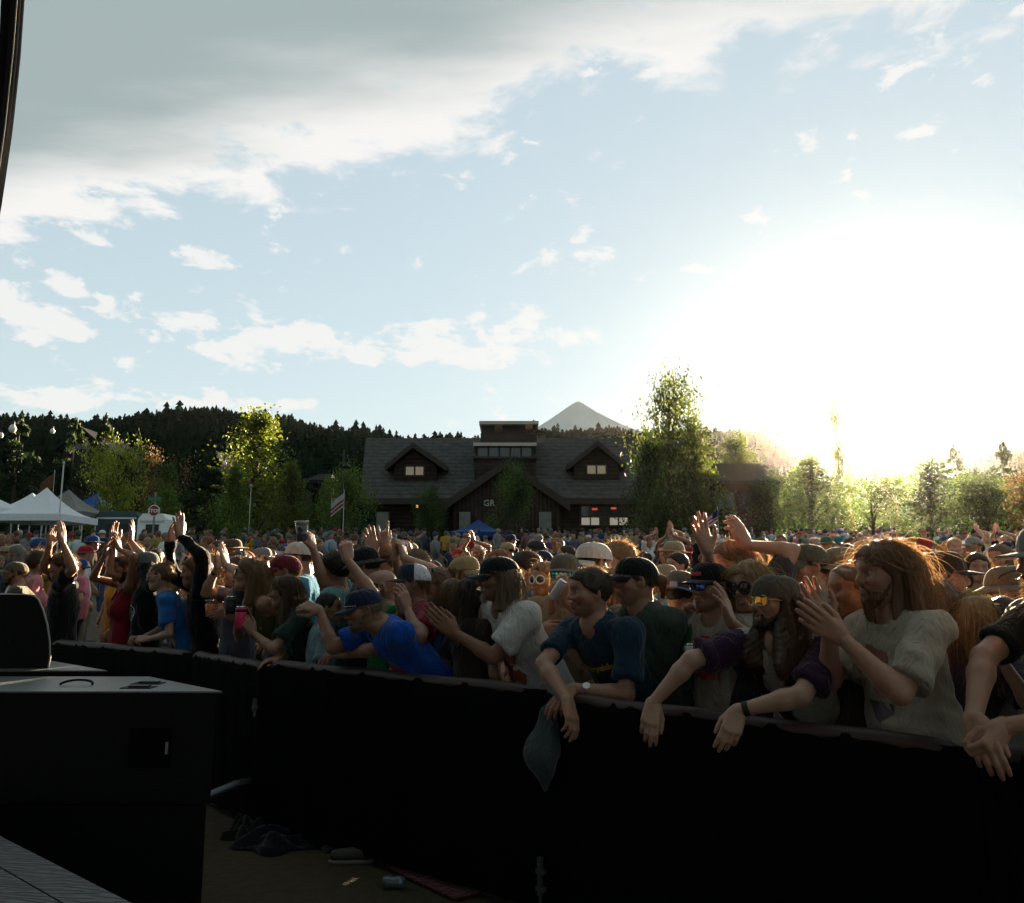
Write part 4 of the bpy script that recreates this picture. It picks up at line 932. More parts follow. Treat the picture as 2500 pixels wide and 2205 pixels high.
def hair_mesh(style, L, Hm, h, n, seed, cap=False, sh=None, fuzz=1.0, wid=.0024):
    """hair in the head frame"""
    rg = np.random.default_rng(seed); g = Hm.T @ np.array([0, 0, -1.0]); parts = []
    cutp = [((.080, 0, .058), unit((.66, 0, -.75)))]
    if cap: cutp = cutp + [((0, 0, .036), (0, 0, 1.0))]
    lo = np.array([-.16, -.13, -.16]); hi = np.array([.12, .13, .15])
    if style in ('long', 'curly', 'bob'):
        e = HC + g * L * 1.05; lo = np.minimum(lo, e - .15); hi = np.maximum(hi, e + .15)
    if style == 'tail': lo = lo + np.minimum(g * L, 0) - np.array([.08, .03, .02])
    if style == 'bun': lo = lo - np.array([.06, 0, 0])
    F = Field(lo, hi, h)
    th = {'buzz': .005, 'short': .013, 'messy': .020, 'long': .017, 'curly': .026, 'bob': .016, 'tail': .008, 'bun': .007, 'fringe': .006}.get(style, .01)
    if cap: th = min(th, .007)
    F.ell(HC, HR + th, k=.01, cut=cutp)
    if not cap: F.ell((.047, 0, .056), np.array([.046, .058, .047]) + th * .8, k=.02, cut=cutp)
    if style in ('long', 'curly', 'bob'):
        wv = .040 if style == 'curly' else 0
        b0 = HC + np.array([-.045, 0, -.01])
        F.cone(b0, b0 + g * L * .8 + np.array([-.02, 0, 0]), .072, .058 + wv, k=.05, flat=((1, 0, 0), 1.35), cut=cutp[1:])
        for s in (-1, 1):
            a0 = np.array([-.025, s * .062, .02]); F.cone(a0, a0 + g * L * .78 + np.array([.012 + wv * .6, s * (.012 + wv), 0]), .028 + wv * .35, .030 + wv * 1.1, k=.03, flat=((1, 0, 0), .8), cut=cutp[1:])
    if style == 'tail':
        t0 = np.array([-.105, 0, .02]); F.cone(t0, t0 + np.array([-.03, 0, -.02]), .022, .028, k=.02); F.cone(t0 + np.array([-.03, 0, -.02]), t0 + np.array([-.035, 0, 0]) + g * L, .030, .014, k=.02)
    if style == 'bun': F.ell((-.118, 0, .0), (.034, .036, .034), k=.012)
    F.noise({'curly': .006, 'messy': .005, 'long': .004, 'bob': .004}.get(style, .002), 90, seed, (1, 1, .25) if style in ('long', 'bob', 'tail') else (1, 1, 1))
    parts.append(F.mesh())
    if n:
        p, nn = scalp(n, rg, hl=.004)
        m = 4 if style in ('buzz', 'short') else 6 if style in ('messy', 'fringe', 'bun') else 10
        ln = {'buzz': .008, 'short': .026, 'messy': .05, 'tail': .03, 'bun': .025, 'fringe': .022}.get(style, L)
        ln = ln * rg.uniform(.6, 1.12, size=(len(p), 1))
        if cap and style not in ('long', 'curly', 'bob', 'tail'):
            k = p[:, 2] < .035; p, nn, ln = p[k], nn[k], ln[k]
        elif cap:
            k = p[:, 2] < .05; p, nn, ln = p[k], nn[k], ln[k]
        P = [p + nn * th * .6]; d = nn * (.75 if style in ('messy', 'curly') else .45) + rg.normal(size=p.shape) * .25 + np.array([-.35, 0, 0])
        if style in ('long', 'curly', 'bob', 'tail'): d = nn * .5 + np.stack([-.25 + 0 * p[:, 0], np.sign(p[:, 1]) * .35, 0 * p[:, 0]], 1) + rg.normal(size=p.shape) * .12
        ph = rg.uniform(0, 6.28, size=(len(p), 2)); fq = rg.uniform(18, 34, size=(len(p), 1)); fly = (rg.random((len(p), 1)) < .12 * fuzz); bias = rg.normal(size=p.shape) * (.05 + .09 * fly); ln = ln * (1 - .45 * fly * rg.random((len(p), 1)))
        for i in range(1, m):
            d = d / (np.linalg.norm(d, axis=1, keepdims=True) + 1e-9)
            gs = .55 if style in ('long', 'bob', 'tail', 'curly') else .12
            d = d * .72 + g * gs * (1 - .35 * fly) + bias + rg.normal(size=p.shape) * .035
            if style == 'curly':
                d = d + .42 * np.stack([np.sin(ph[:, 0] + i * 1.5), np.cos(ph[:, 1] + i * 1.4), 0 * ph[:, 0]], 1)
            d = d / (np.linalg.norm(d, axis=1, keepdims=True) + 1e-9)
            q = P[-1] + d * ln / (m - 1)
            e = (q - HC) / (HR + th); r = np.linalg.norm(e, axis=1, keepdims=True); q = np.where(r < 1, HC + (HR + th) * e / (r + 1e-9), q)
            if sh is not None:
                e = (q - sh) / np.array([.125, .19, .15]); r = np.linalg.norm(e, axis=1, keepdims=True); q = np.where(r < 1, sh + np.array([.125, .19, .15]) * e / (r + 1e-9), q)
            fr = (q[:, 0] > -.01) & (q[:, 2] < .035) & (q[:, 2] > -.15)
            q[fr, 0] = -.01 - .03 * rg.random(fr.sum())
            P.append(q)
        parts.append(strips(np.stack(P, 1), wid * rg.uniform(.6, 1.3, len(p)), seed))
    if n >= 100 and not cap:                        # loose flyaways that stand off the crown
        nf = int(min(260, n * .3) * fuzz); p, nn = scalp(nf, rg); p, nn = p[p[:, 2] > .01], nn[p[:, 2] > .01]; d = nn + rg.normal(size=p.shape) * .55; P = [p + nn * th * .7]; ax = rg.normal(size=p.shape) * .5
        for i in range(4): d = d / np.linalg.norm(d, axis=1, keepdims=True); P.append(P[-1] + d * rg.uniform(.006, .016, (len(p), 1)) * (.6 if style in ('buzz', 'short') else 1.1)); d = d + ax * .6 + g * .12
        parts.append(strips(np.stack(P, 1), wid * .6, seed + 1))
    V, Fq, _ = join(parts)
    return V, Fq
def beard_mesh(h, kind, seed, n=260):
    """goatee or full beard in the head frame, with whiskers"""
    F = Field((-.03, -.09, -.19), (.14, .09, -.02), h)
    rg = np.random.default_rng(seed)
    if kind in ('full', 'long'):
        for s in (-1, 1):
            F.cone((.004, s * .050, -.030), (.058, s * .026, -.094), .024, .027, k=.02)
        F.cone((.078, 0, -.104), (.07, 0, -.125 if kind == 'full' else -.165), .024, .018, k=.02)
    else: F.cone((.086, 0, -.098), (.084, 0, -.122), .019, .011, k=.015)
    for s in (-1, 1): F.cone((.102, 0, -.0495), (.086, s * .028, -.066), .0058, .0055, k=.008); F.cone((.086, s * .028, -.066), (.080, s * .024, -.095), .005, .008, k=.01)
    F.ell((.104, 0, -.067), (.025, .02, .009), k=.006, sub=True)
    F.noise(.002, 160, seed)
    V, Q = F.mesh(); parts = [(V, Q)]
    if n and len(V):
        i = rg.integers(0, len(V), n); p = V[i]; c = np.array([.02, 0, -.06]); d = p - c; d /= np.linalg.norm(d, axis=1, keepdims=True)
        P = [p]; d = d * .6 + np.array([0, 0, -.5]) + rg.normal(size=p.shape) * .3
        for k in range(3): P.append(P[-1] + d * .006 * rg.uniform(.5, 1.3, (n, 1)))
        parts.append(strips(np.stack(P, 1), .0018, seed))
    V, Fq, _ = join(parts)
    return V, Fq
def cap_parts(kind='ball', back=False, tilt=0.0, nseg=36):
    """crown and brim in the head frame"""
    a = np.linspace(0, 2 * np.pi, nseg, endpoint=False); ph = np.linspace(0, np.pi / 2, 9)
    c0 = np.array([-.008, 0, .030]); rx, ry = .117, .094; rz = .096 if kind != 'trucker' else .110
    tall = {'ball': .62, 'trucker': .46, 'bucket': .55, 'snap': .5, 'straw': .5}.get(kind, .6)
    def rim(t): return np.stack([c0[0] + rx * np.cos(t), c0[1] + ry * np.sin(t), c0[2] + .008 * np.cos(t) - .004], -1)
    rows = []
    for p in ph:
        pw = np.where(np.cos(a) > .1, tall, .60 if back else .78) if kind in ('ball', 'trucker', 'snap') else np.full(nseg, tall)
        r = np.cos(p) ** pw; groove = 1 - .010 * np.exp(-((np.mod(a, np.pi / 3) - np.pi / 6) / .07) ** 2)
        rows.append(np.stack([c0[0] + rx * r * np.cos(a) * groove, c0[1] + ry * r * np.sin(a) * groove, c0[2] + .008 * np.cos(a) * math.cos(p) - .004 + rz * np.sin(p) * np.ones(nseg)], -1))
    V = np.concatenate(rows); k = len(ph)
    i, j = np.meshgrid(np.arange(k - 1), np.arange(nseg), indexing='ij')
    F = np.stack([i * nseg + j, i * nseg + (j + 1) % nseg, (i + 1) * nseg + (j + 1) % nseg, (i + 1) * nseg + j], -1).reshape(-1, 4)
    mb = MB(); mb.lathe([(0, rz + c0[2] + .004), (.006, rz + c0[2] + .003), (.008, rz + c0[2] - .002)], 8, (c0[0], 0, 0)); bv, bf, _ = mb.out()
    crown = join([(V, F), (bv, bf)])[:2]
    full = kind in ('bucket', 'straw')
    n, m = (28, 5)
    t = np.linspace(0, 2 * np.pi, n, endpoint=False) if full else np.linspace(-R(66), R(66), n)
    vs_ = np.linspace(0, 1, m); L = .052 if kind == 'bucket' else .075 if kind == 'straw' else .072
    bend = .030 if kind == 'ball' else .012
    rows = []
    for lay in (0, 1):
        for v in (vs_ if lay == 0 else vs_[::-1]):
            p = rim(t) * 1.0
            u = t / R(66)
            if full: e = np.stack([np.cos(t) * L, np.sin(t) * L, -np.full(n, .028 if kind == 'bucket' else .01)], -1); p = p + v * e
            else:
                sh_ = np.sqrt(np.clip(1 - (u * .97) ** 2, 0, 1)) ** .8
                p = p + v * np.stack([L * sh_ + .004, .10 * p[:, 1] * sh_, -.014 * sh_], -1); p[:, 2] -= bend * u ** 2 * (.25 + .75 * v)
            p[:, 2] -= .004 * lay + (.001 if lay == 0 else 0)
            rows.append(p)
    V2 = np.concatenate(rows); k = 2 * m
    jn = n if full else n - 1
    F2 = np.array([[i * n + j, i * n + (j + 1) % n, (i + 1) % k * n + (j + 1) % n, (i + 1) % k * n + j] for i in range(k) for j in range(jn)])
    if back:
        for q in (crown[0], V2): q[:, 0] = 2 * c0[0] - q[:, 0]; q[:, 1] *= -1
        V2[:, 2] -= .012
    if back: crown[0][:, :] = (crown[0] - c0) * np.array([1.06, 1.03, 1.04]) + c0 + np.array([.004, 0, 0])
    M = frame(0, tilt, 0)
    return (crown[0] @ M.T, crown[1]), (V2 @ M.T, F2)
def glasses_mesh(shape='wrap'):
    """lens (slot 1) and frame (slot 0) in the head frame"""
    mb = MB(); a = np.linspace(0, 2 * np.pi, 20, endpoint=False)
    lw, lh, pw = {'wrap': (.033, .020, .75), 'round': (.024, .024, 1.0), 'square': (.029, .023, .6), 'big': (.029, .029, 1.0)}[shape]
    def sx(y): return .113 - 5.2 * y * y
    for s in (-1, 1):
        cy = s * .0345; cc = np.sign(np.cos(a)) * np.abs(np.cos(a)) ** pw; ss = np.sign(np.sin(a)) * np.abs(np.sin(a)) ** pw
        ring = np.stack([np.zeros_like(a), cy + lw * cc, .002 + lh * ss], -1); ring[:, 0] = sx(ring[:, 1])
        mid = ring * .5 + .5 * np.array([0, cy, .002]); mid[:, 0] = sx(mid[:, 1]) + .002; ctr = np.array([[sx(cy) + .003, cy, .002]])
        n = len(a); V = np.concatenate([ring, mid, ctr]); q = np.array([[j, (j + 1) % n, n + (j + 1) % n, n + j] for j in range(n)]); t = np.array([[n + j, n + (j + 1) % n, 2 * n] for j in range(n)])
        mb.mi = 1; mb.add(V, [q, t]); mb.add(V - np.array([.0025, 0, 0]), [q[:, ::-1], t[:, ::-1]])
        mb.mi = 0; mb.tube(np.concatenate([ring, ring[:2]]), .0055 if shape == 'big' else .0026, 6, cap=False)
        mb.tube([ring[0 if s > 0 else 10] + (0, 0, .006), (.06, s * .079, .010), (.0, s * .086, .010), (-.02, s * .086, -.004)], .0026, 5)
    mb.tube([(sx(.01), -.012, .008), (sx(0) + .002, 0, .011), (sx(.01), .012, .008)], .0025, 5)
    return mb.out()
def person_parts(S):
    """all the meshes of one person, in coordinates relative to the base point on the ground"""
    q = S.get('q', 1); hh, hb, hn, hs = {0: (.0060, .014, .0050, .0175), 1: (.0088, .020, .0074, .024), 2: (.0125, .022, .0095, .026), 3: (.020, .028, .016, .032)}[q]
    s = S.get('s', 1.0); sex = S.get('sex', 'm'); fem = sex == 'f'; seed = S.get('seed', 1)
    bw = S.get('bw', 1.0) * (0.9 if fem else 1.0)
    Hd = np.asarray(S['head'], float); yaw = S.get('yaw', 180); B = frame(yaw); fw, lf, up = B[:, 0], B[:, 1], B[:, 2]
    Hm = frame(S.get('hyaw', yaw), S.get('hpitch', 0), S.get('hroll', 0))
    hs_ = s * S.get('hs', .97)
    nk = S.get('nk', (.158, .035)); N = Hd - up * nk[0] * s - fw * nk[1] * s - Hm[:, 0] * .005
    T = .50 * s; hipz = min(.93 * s, N[2] - .28 * s); dz_ = N[2] - hipz
    off = max(math.sqrt(max(T * T - dz_ * dz_, 0)) if dz_ < T else 0.0, S.get('lean', 0.0))
    Pv = np.array([N[0], N[1], hipz]) - fw * min(off, .45)
    base = np.array([Pv[0], Pv[1], 0.0]); G = S.get('ground', 0.0); base[2] = G
    tu = unit(N - Pv); tf = unit(np.cross(lf, tu)); TM = np.stack([tf, lf, tu], 1); T = np.linalg.norm(N - Pv)
    sw = (.165 if fem else .190) * s * S.get('bw', 1.0)
    twist = R(S.get('twist', 0)); sl_ = lf * math.cos(twist) + tf * math.sin(twist)
    shr = S.get('shrug', {})
    Sh = {'L': N + sl_ * sw - tu * .045 * s, 'R': N - sl_ * sw - tu * .045 * s}
    l1, l2 = .285 * s, .255 * s
    arms = {}
    for k, sg in (('L', 1), ('R', -1)):
        A = dict(S.get('arm' + k) or {})
        if 'hand' in A:
            f = unit(A.get('f', (0, 0, 1))); W = np.asarray(A['hand'], float) - f * .085 * s
        else:
            W = Sh[k] - up * .50 * s + fw * .06 * s + lf * sg * .10; f = None
        if W[2] > Sh[k][2]: Sh[k] = Sh[k] + up * min(.05 * s, (W[2] - Sh[k][2]) * .15)
        E, W = ik(Sh[k], W, l1, l2, A.get('pole', -fw * .6 + lf * sg * .5 - up * .6))
        fa = unit(W - E)
        if f is None: f = fa
        cw = float(f @ fa)
        if cw < .55: f = unit(f + fa * (.55 - cw) * 1.6)
        nrm = np.asarray(A.get('n', -lf * sg), float); nrm = unit(nrm - f * (nrm @ f))
        arms[k] = (E, W, f, nrm, A.get('pose', 'relax'))
    ar = .82 if fem else 1.0; ar *= s * S.get('arm_r', 1.0)
    out = []
    skm = skin(S.get('skin', (.42, .25, .17)))
    # --- body: neck, shoulders, arms
    pts = np.array([N, Hd - up * .1] + list(Sh.values()) + [arms[k][i] for k in arms for i in (0, 1)] + [Pv + tu * T * .55 + tf * .1, Pv + tu * T * .55 - tf * .1])
    BF = Field(pts.min(0) - .12, pts.max(0) + .12, hb)
    nr = (.046 if fem else .058) * s * (bw ** .5)
    BF.cone(N + tu * .005, Hd - up * .06 * s - Hm[:, 0] * .015, nr * 1.1, nr, k=.03)
    BF.ell(Pv + tu * T * .74, np.array([.105, .155, .19]) * s * bw - .012, M=TM, k=.04)
    for k in 'LR':
        E, W, f, n_, ps = arms[k]
        BF.cone(N - tu * .015, Sh[k], .052 * s, .048 * s, k=.05)
        BF.cone(Sh[k], E, .053 * ar, .039 * ar, k=.04)
        m_ = E + (W - E) * .28; BF.cone(E, m_, .0385 * ar, .0410 * ar, k=.02); BF.cone(m_, W, .0410 * ar, .0255 * ar, k=.02)
        BF.cone(W, W + f * .02, .0250 * ar, .022 * ar, k=.015)
    if fem and S.get('top') == 'tank':
        for sg in (-1, 1): BF.ell(Pv + tu * T * .68 + tf * .085 * s + lf * sg * .07 * s, np.array([.045, .05, .05]) * s, M=TM, k=.04)
    bp = [BF.mesh()]
    nb = Hm.T @ (N - Hd) / hs_
    hv = head_mesh(hh, nb * np.array([1, 1, .86]), nr / hs_, sex, S.get('nose', 1.0), S.get('jaw', 1.0), S.get('mouth', 0.0), True, S.get('stubble', .35 if not fem else 0.0), seed=seed, brow=S.get('brow', (.3, .24, .2)))
    bp.append((Hd + (hv[0] * hs_) @ Hm.T, hv[1], hv[2]))
    for k in 'LR':
        E, W, f, n_, ps = arms[k]
        if ps == 'none': continue
        z = -n_; y = np.cross(z, f); M = np.stack([f, y, z], 1)
        v, fq, t = hand_mesh(hn, ps, k == 'L', s * (.9 if fem else 1.0), fem)
        bp.append((W + v @ M.T, fq, t))
    V, Fq, Tt = join(bp); out.append(('body', V, Fq, [skm], None, Tt))
    # --- shirt
    top = S.get('top', 'tee'); rgb = S.get('shirt', (.1, .1, .1))
    pts2 = [N, Pv - tu * .2, Pv + tf * .16, Pv - tf * .16] + [Sh[k] for k in 'LR'] + [Sh[k] + (arms[k][0] - Sh[k]) * (.8 if top == 'tee' else 1.0) for k in 'LR']
    if top == 'long': pts2 += [arms[k][1] for k in 'LR']
    pts2 = np.array(pts2); SF = Field(pts2.min(0) - .13, pts2.max(0) + .13, hs)
    infl = S.get('loose', .012); hemd = S.get('hem', .10) * s
    hem = [(Pv - tu * hemd, -tu)]
    SF.ell(Pv + tu * T * .70, np.array([.112, .160, .205]) * s * bw + infl, M=TM, k=.05)
    SF.ell(Pv + tu * T * .30, np.array([.105 * S.get('belly', 1.0), .150, .22]) * s * bw + infl * 1.4, M=TM, k=.07)
    SF.ell(Pv - tu * .03, np.array([.118, .170, .21]) * s * bw + infl * 1.3, M=TM, k=.08, cut=hem)
    if fem:
        for sg in (-1, 1): SF.ell(Pv + tu * T * .66 + tf * .085 * s + lf * sg * .065 * s, np.array([.058, .062, .062]) * s, M=TM, k=.06)
    if top != 'tank':
        for k in 'LR':
            E, W, f, n_, ps = arms[k]
            SF.cone(N - tu * .02, Sh[k], .056 * s + infl * .3, .060 * s + infl * .4, k=.06)
            if top == 'tee':
                e = Sh[k] + (E - Sh[k]) * S.get('slv', .70); u = unit(E - Sh[k])
                SF.cone(Sh[k], e, .059 * ar + infl * .5, .053 * ar + infl * 1.35, k=.04, cut=[(e, u)])
            else:
                SF.cone(Sh[k], E, .060 * ar + infl * .6, .050 * ar + infl * .5, k=.045); SF.cone(E, W, .050 * ar + infl * .5, .034 * ar + infl * .3, k=.03, cut=[(W + unit(W - E) * .005, unit(W - E))])
    SF.noise(S.get('wrk', .0072), 19, seed, (1, 1, .8)); SF.noise(S.get('wrk', .0072) * .6, 44, seed + 9)
    # hollow it out: neck opening, arm holes
    SF.cone(N - tu * .045 + tf * .012, N + tu * .16, nr * 1.16, nr * 1.35, k=.012, sub=True)
    SF.ell(N + tf * .055 * s - tu * .004, (.045, .050, .036), k=.012, sub=True)
    if top == 'tank':
        for k in 'LR': SF.ell(Sh[k] + tu * .01, np.array([.10, .075, .13]) * s, M=TM, k=.015, sub=True)
        SF.ell(N + tf * .06 * s - tu * .03, np.array([.10, .075, .115]) * s, M=TM, k=.015, sub=True)
    # skin that the shirt hides is left away
    bo = out[0]; vv = bo[1]; ii = [np.clip(((vv[:, i] - SF.lo[i]) / SF.h).round().astype(int), 0, SF.f.shape[i] - 1) for i in range(3)]
    inn = SF.f[ii[0], ii[1], ii[2]] < -.022
    fk = [f[~inn[f].all(1)] for f in bo[2]]; us = np.zeros(len(vv), bool)
    for f in fk: us[f.ravel()] = True
    rm_ = np.cumsum(us) - 1; out[0] = ('body', vv[us], [rm_[f] for f in fk], bo[3], None, bo[5][us])
    v, fq = SF.mesh(); sm_ = [cloth(rgb)]; fms = None
    if S.get('sleeve'):
        sm_.append(cloth(S['sleeve'])); fc = v[fq].mean(1); fms = np.zeros(len(fq), int)
        for k in 'LR':
            u = unit(arms[k][0] - Sh[k]); t = (fc - Sh[k]) @ u; rad = np.linalg.norm(fc - Sh[k] - t[:, None] * u, axis=1); fms[(t > .015) & (rad < .105) & ((fc - N) @ lf * (1 if k == 'L' else -1) > sw * .62)] = 1
    out.append(('shirt', v, fq, sm_, None, None, fms))
    if top == 'tank' and q < 3:
        mb = MB()
        for sg in (-1, 1):
            c = N + lf * sg * .085 * s
            mb.tube([Pv + tu * T * .80 + tf * .112 * s * bw + lf * sg * .085, c + tf * .06 - tu * .045, c + tu * .018 - tf * .01, c - tf * .075 - tu * .05, Pv + tu * T * .78 - tf * .112 * s * bw + lf * sg * .08], .009, 6)
        v, fq, _ = mb.out(); out.append(('strap', v, fq, [cloth(S.get('strap', rgb))], 'shirt', None))
    # --- trousers and shoes
    ht = max(hs, .02) * 1.9
    K = [Pv + lf * sg * .10 * s + fw * .03 + up * (-hipz + .50 * s) for sg in (-1, 1)]
    for i, kk in enumerate(K): kk[2] = .50 * s + G; 
    A_ = [base + lf * sg * .12 * s for sg in (-1, 1)]
    TF = Field(np.minimum(base - .32, base - .32), np.array([base[0] + .32, base[1] + .32, Pv[2] + .16]), ht)
    TF.ell(Pv - tu * .03, np.array([.112, .162, .14]) * s * bw, M=TM, k=.05)
    for i, sg in enumerate((-1, 1)):
        hp = Pv + lf * sg * .085 * s - up * .05; an = A_[i] + up * .07
        TF.cone(hp, K[i], .088 * s * bw, .062 * s, k=.03); TF.cone(K[i], an, .064 * s, .052 * s, k=.02, cut=[(A_[i] + up * .05, -up)])
    v, fq = TF.mesh(); out.append(('trousers', v, fq, [cloth(S.get('pants', (.04, .06, .11)))], None, None))
    if q < 3:
        for i, sg in enumerate((-1, 1)):
            SFo = Field(A_[i] - .2 - up * .0, A_[i] + .2, .03); SFo.cone(A_[i] + up * .05 - fw * .04, A_[i] + up * .035 + fw * .15, .05, .042, k=.02, cut=[(A_[i] + up * .006, -up)])
            v, fq = SFo.mesh(); out.append(('shoe', v, fq, [mat('shoe_dark', (.05, .045, .04), .6)], None, None))
    # --- hair, beard, cap, glasses
    def toW(v): return Hd + (v * hs_) @ Hm.T
    capd = S.get('cap'); hd = S.get('hair')
    if hd:
        nst = int(hd.get('n', {0: 900, 1: 420, 2: 110, 3: 0}[q]) * (1.7 if hd['style'] in ('short', 'messy') else 1))
        shl = Hm.T @ (N - tu * .17 * s - tf * .01 - Hd) / hs_
        v, fq = hair_mesh(hd['style'], hd.get('L', .2), Hm, max(hh * 1.45, .008), nst, seed, bool(capd), shl if hd['style'] in ('long', 'curly', 'tail') else None, hd.get('fuzz', 1.0), {0: .0024, 1: .003, 2: .006, 3: .01}[q])
        out.append(('hair', toW(v), fq, [hairmat(hd['rgb'])], None, None))
    if S.get('beard') and q < 3:
        v, fq = beard_mesh(max(hh, .005), S['beard'][0], seed, {0: 420, 1: 200, 2: 40}[q]); out.append(('beard', toW(v), fq, [hairmat(S['beard'][1])], None, None))
    if capd:
        (cv, cf), (bv, bf) = cap_parts(capd.get('kind', 'ball'), capd.get('back', False), capd.get('tilt', 0), 36 if q < 2 else 18)
        cm = [cloth(capd['rgb'])]
        if capd.get('rear'): 
            cm.append(cloth(capd['rear']))
        fmc = None
        if capd.get('rear'):
            fl = cf if isinstance(cf, list) else [cf]; fmc = np.concatenate([(cv[f].mean(1)[:, 0] < -.012).astype(int) for f in fl])
        out.append(('cap', toW(cv), cf, cm, None, None, fmc))
        out.append(('brim', toW(bv), bf, [cloth(capd.get('brim', capd['rgb']))], 'cap', None))
    if S.get('glasses'):
        gl = S['glasses']; v, fq, fm = glasses_mesh(gl.get('shape', 'wrap'))
        if gl.get('up'): v = v + np.array([-.012, 0, .075]); v = v @ frame(0, 22, 0).T
        lens = mat('lens_' + gl.get('tone', 'dark'), {'dark': (.012, .012, .014), 'blue': (.06, .16, .55), 'orange': (.75, .33, .05), 'clear': (.6, .62, .62), 'green': (.05, .4, .35)}[gl.get('tone', 'dark')],
                   .06, metal={'dark': 0.0, 'clear': 0.0}.get(gl.get('tone', 'dark'), .85), var=0, spec=.8)
        out.append(('sunglasses' if gl.get('tone') != 'clear' else 'glasses', toW(v), fq, [mat('frame_' + gl.get('frame', 'black'), {'black': (.01, .01, .01), 'white': (.75, .74, .7), 'gold': (.6, .45, .2)}[gl.get('frame', 'black')], .3, var=0), lens], None, None, fm))
    if q == 0 and not S.get('glasses') or S.get('eyes'):
        a = np.linspace(0, np.pi, 9); prof = np.stack([.0125 * np.sin(a), .0125 * np.cos(a)], 1)
        for sg in (-1, 1):
            mb = MB(); mb.lathe(prof, 12); v, fq, _ = mb.out(); v = v[:, [2, 0, 1]]; ir = v[:, 0] > .0095; t = np.where(ir[:, None], (.10, .07, .05), (.42, .38, .35))
            out.append(('eye', toW(v + np.array([.0755, sg * .032, .002])), fq, [mat_eye()], None, t))
    loc = base
    return [(p[0], p[1] - loc, *p[2:]) for p in out], loc, dict(N=N, Sh=Sh, arms=arms, TM=TM, Pv=Pv, T=T, Hm=Hm, Hd=Hd, base=base, hs=hs_)
def mat_eye():
    if 'eye' in MATS: return MATS['eye']
    m, N, L, P = new_mat('eye'); a = N.new('ShaderNodeAttribute'); a.attribute_name = 'tint'; L.new(a.outputs[0], P.inputs['Base Color']); P.inputs['Roughness'].default_value = .12
    MATS['eye'] = m; return m
def make_person(S):
    parts, loc, J = person_parts(S)
    root = empty('person', loc); made = {}
    tag(root, S['label'], 'person', S.get('group'))
    for p in parts:
        nm, v, fq, mats, par, tint = p[:6]; fm = p[6] if len(p) > 6 else None
        if len(v) == 0: continue
        o = mk(nm, v, fq, mats, made.get(par, root), fm=fm, tint=tint); made[nm] = o
    J['root'] = root; J['made'] = made
    return root, J
